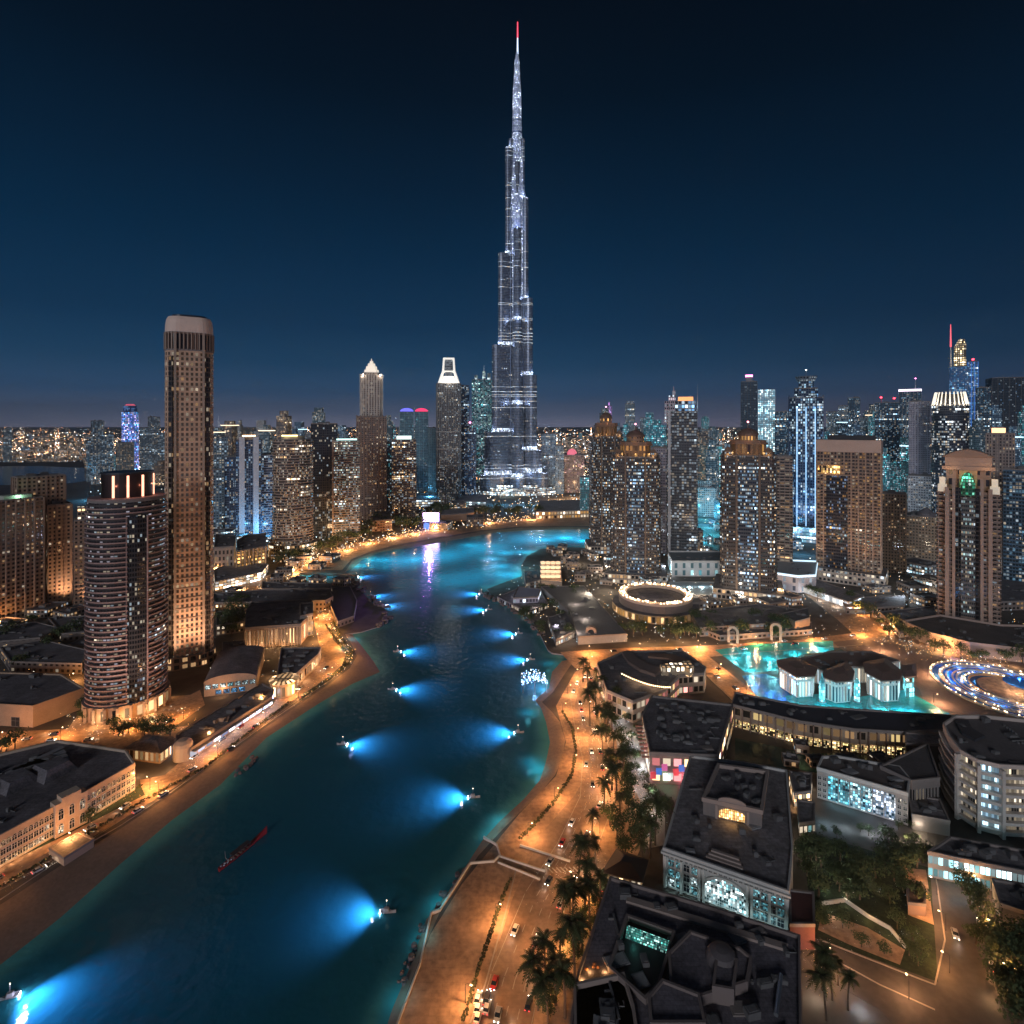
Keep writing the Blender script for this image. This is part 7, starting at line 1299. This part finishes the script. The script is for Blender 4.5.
fill(16, 200, 300, 520, 560, FC, 'low shop block at the feet of the left bank towers', 'low shops at the left towers', 16, 34, 5, 14)
fill(14, 300, 480, 500, 530, FW, 'low building behind the far beach trees', 'low buildings behind the far beach', 16, 36, 6, 14)
fill(12, 790, 940, 722, 770, FW, 'small dark annex around the green court', 'annexes around the green court', 6, 11, 3, 5)
for px, py in ((705,520),(712,535),(700,545),(715,508),(708,528)): X, Y = G(px,py); lamp((X,Y,14), 26000, (.1,.75,1), 1.5)
for px, py, c_ in ((640,560,COOL),(605,575,SOFT),(665,575,COOL),(700,600,SOFT),(740,606,SOFT),(780,600,WARM),(830,580,COOL),(880,585,COOL),(900,600,COOL),(930,590,SOFT),(1010,580,COOL),(960,560,COOL),(590,600,SOFT),(575,565,SOFT),(610,592,SOFT)): X, Y = G(px,py); lamp((X,Y,11), 6500, c_, .8)
# hedges along the roads
HM = mat('hedge leaves', (.07,.07,.03), .9, noise=.5, nscale=1, bump=.8)
def hedge(pts, label, w, h):
    A0_ = Vector(G(*pts[0])); t = MB(); q = random.Random(len(label))
    for a_, c_ in zip(pts, pts[1:]):
        A_, C_ = Vector(G(*a_))-A0_, Vector(G(*c_))-A0_; L_ = (C_-A_).length
        for k_ in range(max(2, int(L_/1.0))):
            p = A_.lerp(C_, (k_+q.random())/max(2,int(L_/1.0)))
            for _ in range(7):
                cc = Vector((p.x+q.uniform(-w,w)/2, p.y+q.uniform(-w,w)/2, q.uniform(.15,h))); u = Vector((q.uniform(-1,1),q.uniform(-1,1),q.uniform(-.6,.6))).normalized()*.5; v = u.orthogonal().normalized()*.35; t.face([cc-u,cc-v,cc+u,cc+v])
    o = t.build('hedge', HM, None, (A0_.x,A0_.y,0)); tag(o, label, 'hedge')
hedge([(462,1024),(470,1000),(480,965),(492,930),(500,905),(510,880)], 'long clipped hedge on the median of the lower coast road', 1.2, 1.0)
hedge([(520,840),(535,825),(556,800),(572,775),(576,752),(572,728),(562,712)], 'curved hedge between the right beach and the coast road', 1.4, 1.1)
hedge([(0,888),(60,852),(112,820),(160,792),(205,768),(240,740),(290,702)], 'scrubby hedge between the left beach and its road', 1.6, 1.0)
hedge([(300,700),(330,678),(350,663),(352,652),(340,638),(334,622)], 'lit hedge round the bend of the left coast road', 2.5, 1.3)
hedge([(312,692),(342,670),(348,655),(336,640),(326,625)], 'second lit hedge inside the bend of the left coast road', 2.0, 1.2)
hedge([(0,858),(60,827),(140,787)], 'dark hedge at the foot of the seaside hotel', 2.5, 1.4)
for px, py in ((628,700),(618,722),(632,745),(642,770),(652,800),(645,830)): X, Y = G(px,py); lamp((X,Y,4), 480, (.8,.95,1), .4)
# kerbs and lane markings
def strip(name, pts, m, w, h, dash=None, off=0):
    b = MB(); P = [Vector(G(*p)) for p in pts]; d0 = 0
    for a_, c_ in zip(P, P[1:]):
        L_ = (c_-a_).length; d = (c_-a_).normalized(); n = Vector((d.y,-d.x)); s = -d0 if dash else 0
        while s < L_:
            e = min(L_, s+(dash[0] if dash else L_)); s0 = max(0, s)
            if e > s0:
                A_, C_ = a_+d*s0+n*off, a_+d*e+n*off
                if h > .05: m_ = (A_+C_)/2; b.box(m_.x, m_.y, 0, h, (C_-A_).length, w, math.atan2(d.y,d.x))
                else: b.face([(*(A_-n*w/2),h),(*(C_-n*w/2),h),(*(C_+n*w/2),h),(*(A_+n*w/2),h)][::-1])
            s = s+dash[0]+dash[1] if dash else L_+1
        d0 = 0
    return tag(b.build(name, m), kind='structure')
PAINT = mat('road paint', (.4,.36,.31), .7, noise=.3, nscale=1); KERB = mat('kerb stone', (.36,.31,.27), .8, noise=.15)
CR = [(490,1080),(515,980),(545,900),(575,850),(597,800),(598,760),(588,725),(582,695),(592,668)]
for o_ in (-3.4,0,3.4): strip('lane_marking', CR, PAINT, .22, .047, (3,5), o_)
for o_ in (-7.6,7.6): strip('edge_line', CR, PAINT, .2, .048, None, o_)
LR = [(-20,893),(70,845),(150,795),(230,742),(290,700),(330,668)]
strip('lane_marking', LR, PAINT, .22, .049, (3,5)); strip('edge_line', LR, PAINT, .2, .0495, None, 4.6)
for pl in ([(0,900),(60,860),(120,826),(170,793),(215,761),(255,732),(300,701),(332,679),(346,664)],[(560,1070),(575,1000),(600,930),(628,875)],[(470,1024),(485,985),(505,915),(516,870)],[(606,668),(602,690),(612,725),(634,780),(640,840)],[(600,661),(700,656.5),(790,650),(862,645)],[(800,577),(830,592),(868,614),(924,643)],[(935,870),(945,940),(935,985),(820,940)],[(966,870),(1000,960),(1030,1030)],[(818,951),(880,985),(935,1010)],[(703,654),(765,702)],[(683,653),(735,703)]): strip('kerb', pl, KERB, .45, .16)
strip('lane_marking', [(948,880),(955,930),(968,985)], PAINT, .2, .05, (2.5,4)); strip('lane_marking', [(600,652),(700,650.5),(800,645),(880,635)], PAINT, .3, .05, (5,7)); strip('lane_marking', [(800,577),(830,592),(868,612),(920,641)], PAINT, .3, .05, (5,7), 2)
for k_ in range(9): strip('crossing_stripe', [(548+k_*4.2,868-k_*.2),(553+k_*4.2,873-k_*.2)], PAINT, .5, .0505)
# warm lights under the palms and along the park paths
for px, py, e_, c_ in [(548,1000,150,GOLD),(556,975,150,GOLD),(566,950,150,(1,.62,.2)),(577,925,150,(1,.62,.2)),(588,900,150,GOLD),(600,880,160,WARM),(596,830,160,GOLD),(605,800,200,WARM),(612,770,220,GOLD),(606,740,220,WARM),(598,715,240,GOLD),(600,695,240,WARM),(640,840,130,WARM),(650,815,160,SOFT),(632,790,180,(.85,.95,1)),(640,765,200,(.85,.95,1)),(630,735,240,SOFT),(622,712,240,SOFT)]+[(845,902,60,SOFT),(870,922,70,WARM),(890,938,70,WARM),(830,915,60,SOFT),(825,890,40,(.8,1,.7)),(815,865,40,SOFT),(880,890,50,WARM),(915,905,120,WARM),(916,935,120,WARM),(850,880,110,(.9,1,.8)),(985,905,150,WARM),(1000,945,130,WARM),(990,1000,120,WARM),(830,985,130,WARM),(860,1010,130,COOL),(815,1000,120,SOFT),(800,848,130,SOFT),(870,835,150,COOL),(920,842,150,SOFT)]:
    X, Y = G(px,py); lamp((X,Y,2.4), e_*2.6, c_, .25)
# street lamps
lp0 = empty('street_lamp', (0,0,0)); b = MB(); b.tube([(0,0,0),(0,0,3),(0,0,5.6)], [.13,.1,.07], 6); b.build('pole', DARK, lp0); b = MB(); b.tube([(0,0,5.5),(.6,0,5.9),(1.7,0,5.95)], .05, 5); b.build('arm', DARK, lp0); b = MB(); b.box(1.8,0,5.78,5.93,.6,.28); b.build('lamp_head', emis('street lamp glow', (1,.66,.36), 7), lp0)
first = [True]
def lampline(pts, step, label, group, power, col=(1,.5,.2), side=0):
    acc = 0; P = [Vector(G(*p)) for p in pts]; dat = bpy.data.lights.new('lamp_light', 'POINT'); dat.energy = power*5.6; col = (col[0],col[1]*.86,col[2]*.66); dat.color = col; step *= 1.25; dat.color = col; dat.shadow_soft_size = .35
    for a_, c_ in zip(P, P[1:]):
        L_ = (c_-a_).length; s_ = acc
        while s_ < L_:
            p = a_.lerp(c_, s_/L_); o = lp0 if first[0] else copy_tree(lp0); first[0] = False
            an = math.atan2(c_.y-a_.y, c_.x-a_.x)+(math.pi/2 if side >= 0 else -math.pi/2)+rr.uniform(-.1,.1); o.location = (p.x,p.y,0); o.rotation_euler = (0,0,an); tag(o, label, 'street lamp', group)
            lamp((p.x+1.8*math.cos(an), p.y+1.8*math.sin(an), 5.5), 0, data=dat); s_ += step*rr.uniform(.85,1.15)
        acc = s_-L_
OR = (1,.54,.26)
lampline([(420,1100),(462,1012),(480,965),(497,915),(512,870)], 21, 'street lamp along the hedge median of the lower coast road', 'median street lamps', 620, OR, -1)
lampline([(530,1060),(548,950),(575,890),(598,840),(612,790)], 25, 'street lamp between lower coast road and palms', 'palm side street lamps', 430, OR)
lampline([(528,836),(550,806),(572,775),(575,740),(562,712),(572,680),(590,664)], 20, 'street lamp on the curved promenade above the right beach', 'curved promenade street lamps', 620, OR, -1)
lampline([(610,780),(600,740),(592,705),(592,680)], 24, 'street lamp beside the garden strip palms', 'garden strip street lamps', 520, OR)
lampline([(-40,915),(40,868),(110,826),(170,788),(230,750),(290,705),(325,680)], 26, 'street lamp along the left coast road', 'left coast road street lamps', 620, (1,.48,.18))
lampline([(335,676),(348,660),(340,642),(330,622),(322,605)], 20, 'street lamp round the bend of the left coast road', 'left bend street lamps', 900, (1,.52,.2))
lampline([(150,790),(200,752),(250,716),(295,688),(318,664),(320,640),(318,615)], 28, 'street lamp in front of shop row and restaurant', 'shop row street lamps', 700, (1,.5,.2))
lampline([(0,745),(60,740),(110,733),(165,728),(200,712)], 26, 'street lamp on the street behind the seaside hotel', 'back street lamps', 700, (1,.46,.16))
lampline([(590,655),(650,652),(720,648),(800,642),(860,638),(900,632)], 34, 'street lamp along the road above the turquoise basin', 'basin road street lamps', 1300, (1,.5,.2))
lampline([(695,655),(715,670),(735,686),(752,700)], 24, 'street lamp on the short diagonal road by the mall', 'diagonal road street lamps', 900, (1,.52,.22))
lampline([(800,575),(825,590),(850,608),(880,625),(920,645),(960,655)], 34, 'street lamp along the avenue below the slab hotel', 'avenue street lamps', 1900, (1,.5,.2), -1)
lampline([(968,890),(980,930),(995,975),(1005,1020)], 15, 'street lamp on the kerb of the service road', 'service road street lamps', 330, (1,.52,.24))
lampline([(937,895),(948,940),(950,985)], 15, 'street lamp on the park side of the service road', 'park side street lamps', 330, (1,.52,.24), -1)
lampline([(830,972),(870,990),(910,1000),(945,1015)], 16, 'street lamp on the lane below the park', 'park lane street lamps', 380, (1,.55,.3))
lampline([(880,652),(920,668),(940,690),(930,710)], 34, 'street lamp on the dusky plaza left of the oval fountain', 'plaza street lamps', 900, (1,.6,.38))
# brighter clusters of lamps on the far promenade
lampline([(262,594),(290,578),(310,566),(340,553),(372,543),(405,536),(440,530)], 34, 'lamp on the far promenade behind the pale beach', 'far promenade lamps', 3400, (1,.56,.26))
lampline([(450,528),(490,523),(530,520),(570,520)], 60, 'lamp at the far end of the lagoon shore', 'far end lamps', 4200, (1,.56,.28))
lampline([(215,575),(238,590),(250,610)], 40, 'street lamp near the grove and the market hall', 'grove street lamps', 1800, (1,.55,.25))
lampline([(66,620),(72,660),(68,700)], 40, 'street lamp beside the tan apartment blocks', 'apartment street lamps', 1300, (1,.5,.2)); lampline([(0,628),(40,626),(80,618)], 40, 'street lamp before the tan apartment blocks', 'apartment front street lamps', 1500, (1,.5,.2))
# little warm and cool globes in gardens and forecourts: beyond counting
LG = [emis('globe warm', (1,.6,.25), 3), emis('globe white', (1,.9,.75), 3), emis('globe cool', (.6,.85,1), 3), emis('globe gold', (1,.45,.12), 3)]
b = MB()
def globes(n, region, wts, smin=.16, smax=.4, zr=(.6,3.5)):
    for _ in range(int(n*1.8)):
        px, py = region(); X, Y = G(px, py)
        if inside(INNER, X, Y): continue
        s_ = Y/FPX*rr.uniform(smin, smax)*.8; z = rr.uniform(*zr); m_ = rr.choices((0,1,2,3), wts)[0]
        T = [(X+s_,Y,z),(X,Y+s_,z),(X-s_,Y,z),(X,Y-s_,z)]
        for i in range(4): b.face([T[i],T[(i+1)%4],(X,Y,z+s_)], None, m_); b.face([T[(i+1)%4],T[i],(X,Y,z-s_)], None, m_)
def alongpx(pts, w):
    def f():
        i = rr.randrange(len(pts)-1); t = rr.random(); return pts[i][0]+(pts[i+1][0]-pts[i][0])*t+rr.gauss(0,w), pts[i][1]+(pts[i+1][1]-pts[i][1])*t+rr.gauss(0,w*.45)
    return f
box_ = lambda x0,x1,y0,y1: (lambda: (rr.uniform(x0,x1), rr.uniform(y0,y1)))
globes(330, alongpx([(255,598),(300,566),(345,548),(400,536),(450,526),(540,517)], 5), (5,3,0,2), .2, .5)
globes(120, box_(60,200,710,740), (5,3,0,4)); globes(90, alongpx([(300,700),(340,674),(352,656),(336,636),(320,606)], 4), (4,2,0,4))
globes(110, box_(210,330,585,690), (4,3,1,2)); globes(160, box_(500,580,565,645), (3,4,3,1)); globes(190, box_(580,700,575,645), (4,4,2,2)); globes(200, box_(690,940,560,650), (4,4,3,3))
globes(150, box_(860,1030,560,660), (4,4,3,2)); globes(150, box_(410,600,494,516), (3,4,4,1), .25, .5); globes(260, box_(590,1030,495,565), (2,4,5,1), .25, .5, (1,12)); globes(170, box_(200,430,490,545), (3,4,4,2), .25, .5, (1,12)); globes(80, box_(90,165,490,530), (2,3,5,1), .25, .5, (1,9))
globes(120, alongpx([(600,690),(620,740),(640,790),(655,830)], 8), (4,4,1,1), .12, .28); globes(50, box_(595,620,860,895), (3,5,1,1), .1, .25); globes(60, box_(815,920,880,960), (1,4,3,0), .08, .16); globes(60, box_(905,1024,640,665), (4,3,0,4), .15, .35); globes(50, box_(0,90,610,690), (4,3,1,3), .15, .3); globes(40, box_(800,830,940,1000), (3,4,1,1), .08, .18)
globes(60, alongpx([(0,870),(60,836),(140,792)], 2), (5,2,0,4), .1, .22); globes(60, alongpx([(190,770),(250,728),(300,692)], 4), (5,2,0,4), .12, .25)
globes(90, alongpx([(540,905),(565,860),(592,805),(592,750),(585,700)], 7), (5,4,0,2), .1, .24, (.5,1.2)); globes(120, alongpx([(0,893),(70,846),(150,796),(230,742),(300,697)], 5), (5,3,0,4), .1, .25, (.5,2)); globes(60, alongpx([(880,640),(930,655),(1024,664)], 5), (5,2,1,4), .15, .35)
tag(b.build('garden_lights', LG), 'small globe lights scattered through gardens, forecourts and side streets', 'lights', kind='stuff')
# cars
def car_proto(name, col):
    t = empty(name, (0,0,0)); m = mat('car paint '+col, {'white':(.6,.6,.6),'dark':(.03,.03,.035),'silver':(.3,.31,.32),'red':(.4,.03,.03)}[col], .3)
    b = MB(); L_ = [(-2.2,.45,.62,.8),(-2.1,.32,.86,.86),(-1.2,.3,.92,.9),(0,.3,.95,.9),(1.2,.3,.88,.9),(2.05,.32,.72,.82),(2.2,.45,.6,.7)]
    b.loft([[(x,-w,z0),(x,w,z0),(x,w,z1*.8),(x,w*.9,z1),(x,-w*.9,z1),(x,-w,z1*.8)] for x,z0,z1,w in L_], cap=0); b.build('body', m, t)
    b = MB(); b.loft([[(x,-w,z) for x,w,z in ((0,0,0),)]]*0 or [[(-1.7,-.78,.9),(1.15,-.78,.88),(1.15,.78,.88),(-1.7,.78,.9)],[(-1.15,-.66,1.42),(.35,-.66,1.42),(.35,.66,1.42),(-1.15,.66,1.42)]], m=0, cap=1); b.build('cabin', [GLASS, m], t)
    for x in (-1.35,1.35):
        for s_ in (-1,1): b = MB(); b.tube([(x,s_*.95,.32),(x,s_*.72,.32)], .32, 10); b.build('wheel', DARK, t)
    for s_ in (-.6,.6): b = MB(); b.box(2.15,s_,.54,.66,.14,.24); b.build('headlight', emis('headlight', (1,.9,.75), 16), t); b = MB(); b.box(-2.15,s_,.6,.76,.12,.34); b.build('taillight', emis('taillight', (1,.05,.04), 3), t)
    return t
CARS = {c: car_proto('car', c) for c in ('white','dark','silver','red')}; cu = set(); hd = bpy.data.lights.new('headlamp', 'SPOT'); hd.energy = 180; hd.color = (1,.9,.75); hd.spot_size = R(70); hd.spot_blend = .6; hd.shadow_soft_size = .2
def car(px, py, an, col, where, light=True):
    p = CARS[col]; o = p if col not in cu else copy_tree(p); cu.add(col); X, Y = G(px, py); o.location = (X,Y,.06); o.rotation_euler = (0,0,an); tag(o, f'{col} car {where}', 'car', f'{col} cars {where}')
    if light: lamp((X+math.cos(an)*2.4, Y+math.sin(an)*2.4, .9), 0, data=hd, aim=(math.cos(an),math.sin(an),-.22))
def carline(pts, n, where, lat=1.8, wts=(4,3,3,1), jit=0):
    P = [Vector(G(*p)) for p in pts]; seg = [(b_-a_).length for a_, b_ in zip(P,P[1:])]; T = sum(seg); pos = []
    for _ in range(n*6):
        s_ = rr.uniform(0,T); sd = rr.choice((-1,1))
        if len(pos) < n and all(abs(s_-a_) > 8 or sd != c_ for a_, c_ in pos): pos.append((s_,sd))
    for s_, sd in pos:
        i = 0
        while s_ > seg[i]: s_ -= seg[i]; i += 1
        p = P[i].lerp(P[i+1], s_/seg[i]); d = (P[i+1]-P[i]).normalized(); an = math.atan2(d.y,d.x)+(0 if sd > 0 else math.pi); q = p+Vector((d.y,-d.x))*sd*lat*rr.choice((1,2.6)); px, py = 512+q.x*FPX/q.y, HZ+CH*FPX/q.y
        car(px, py, an+rr.uniform(-.04,.04), rr.choices(('white','dark','silver','red'), wts)[0], where)
carline([(490,1080),(515,980),(545,900),(575,850),(597,800),(598,760),(588,725),(582,695),(592,668)], 32, 'on the palm lined coast road', 2.2)
for i in range(5): car(478+(i%2)*9, 1000+(i//2)*9, 1.35, ('white','dark','white','silver','white')[i], 'queueing by the hedge at the bottom edge', False)
carline([(-20,893),(70,845),(150,795),(230,742),(290,700),(330,668)], 16, 'on the left coast road', 2.2)
carline([(600,655),(700,650),(800,643),(880,634)], 9, 'on the road above the turquoise basin', 1.8)
carline([(800,578),(830,594),(870,615),(920,643)], 12, 'on the avenue below the slab hotel', 2.2)
carline([(960,895),(970,940),(985,985)], 3, 'on the service road', 1.5); carline([(20,742),(110,734),(190,720)], 8, 'on the street behind the seaside hotel', 1.8); carline([(700,660),(740,690)], 3, 'on the short diagonal road', 1.5)
for i in range(5): car(612-i*3+ (i%2)*9, 884+i*3, .4+i*.3, ('white','silver','dark','white','red')[i], 'parked round the garden kiosk', False)
# unused prototypes never stay behind
for p in PALMS+TREESP:
    if p.name not in used:
        for c in list(p.children): bpy.data.objects.remove(c)
        bpy.data.objects.remove(p)
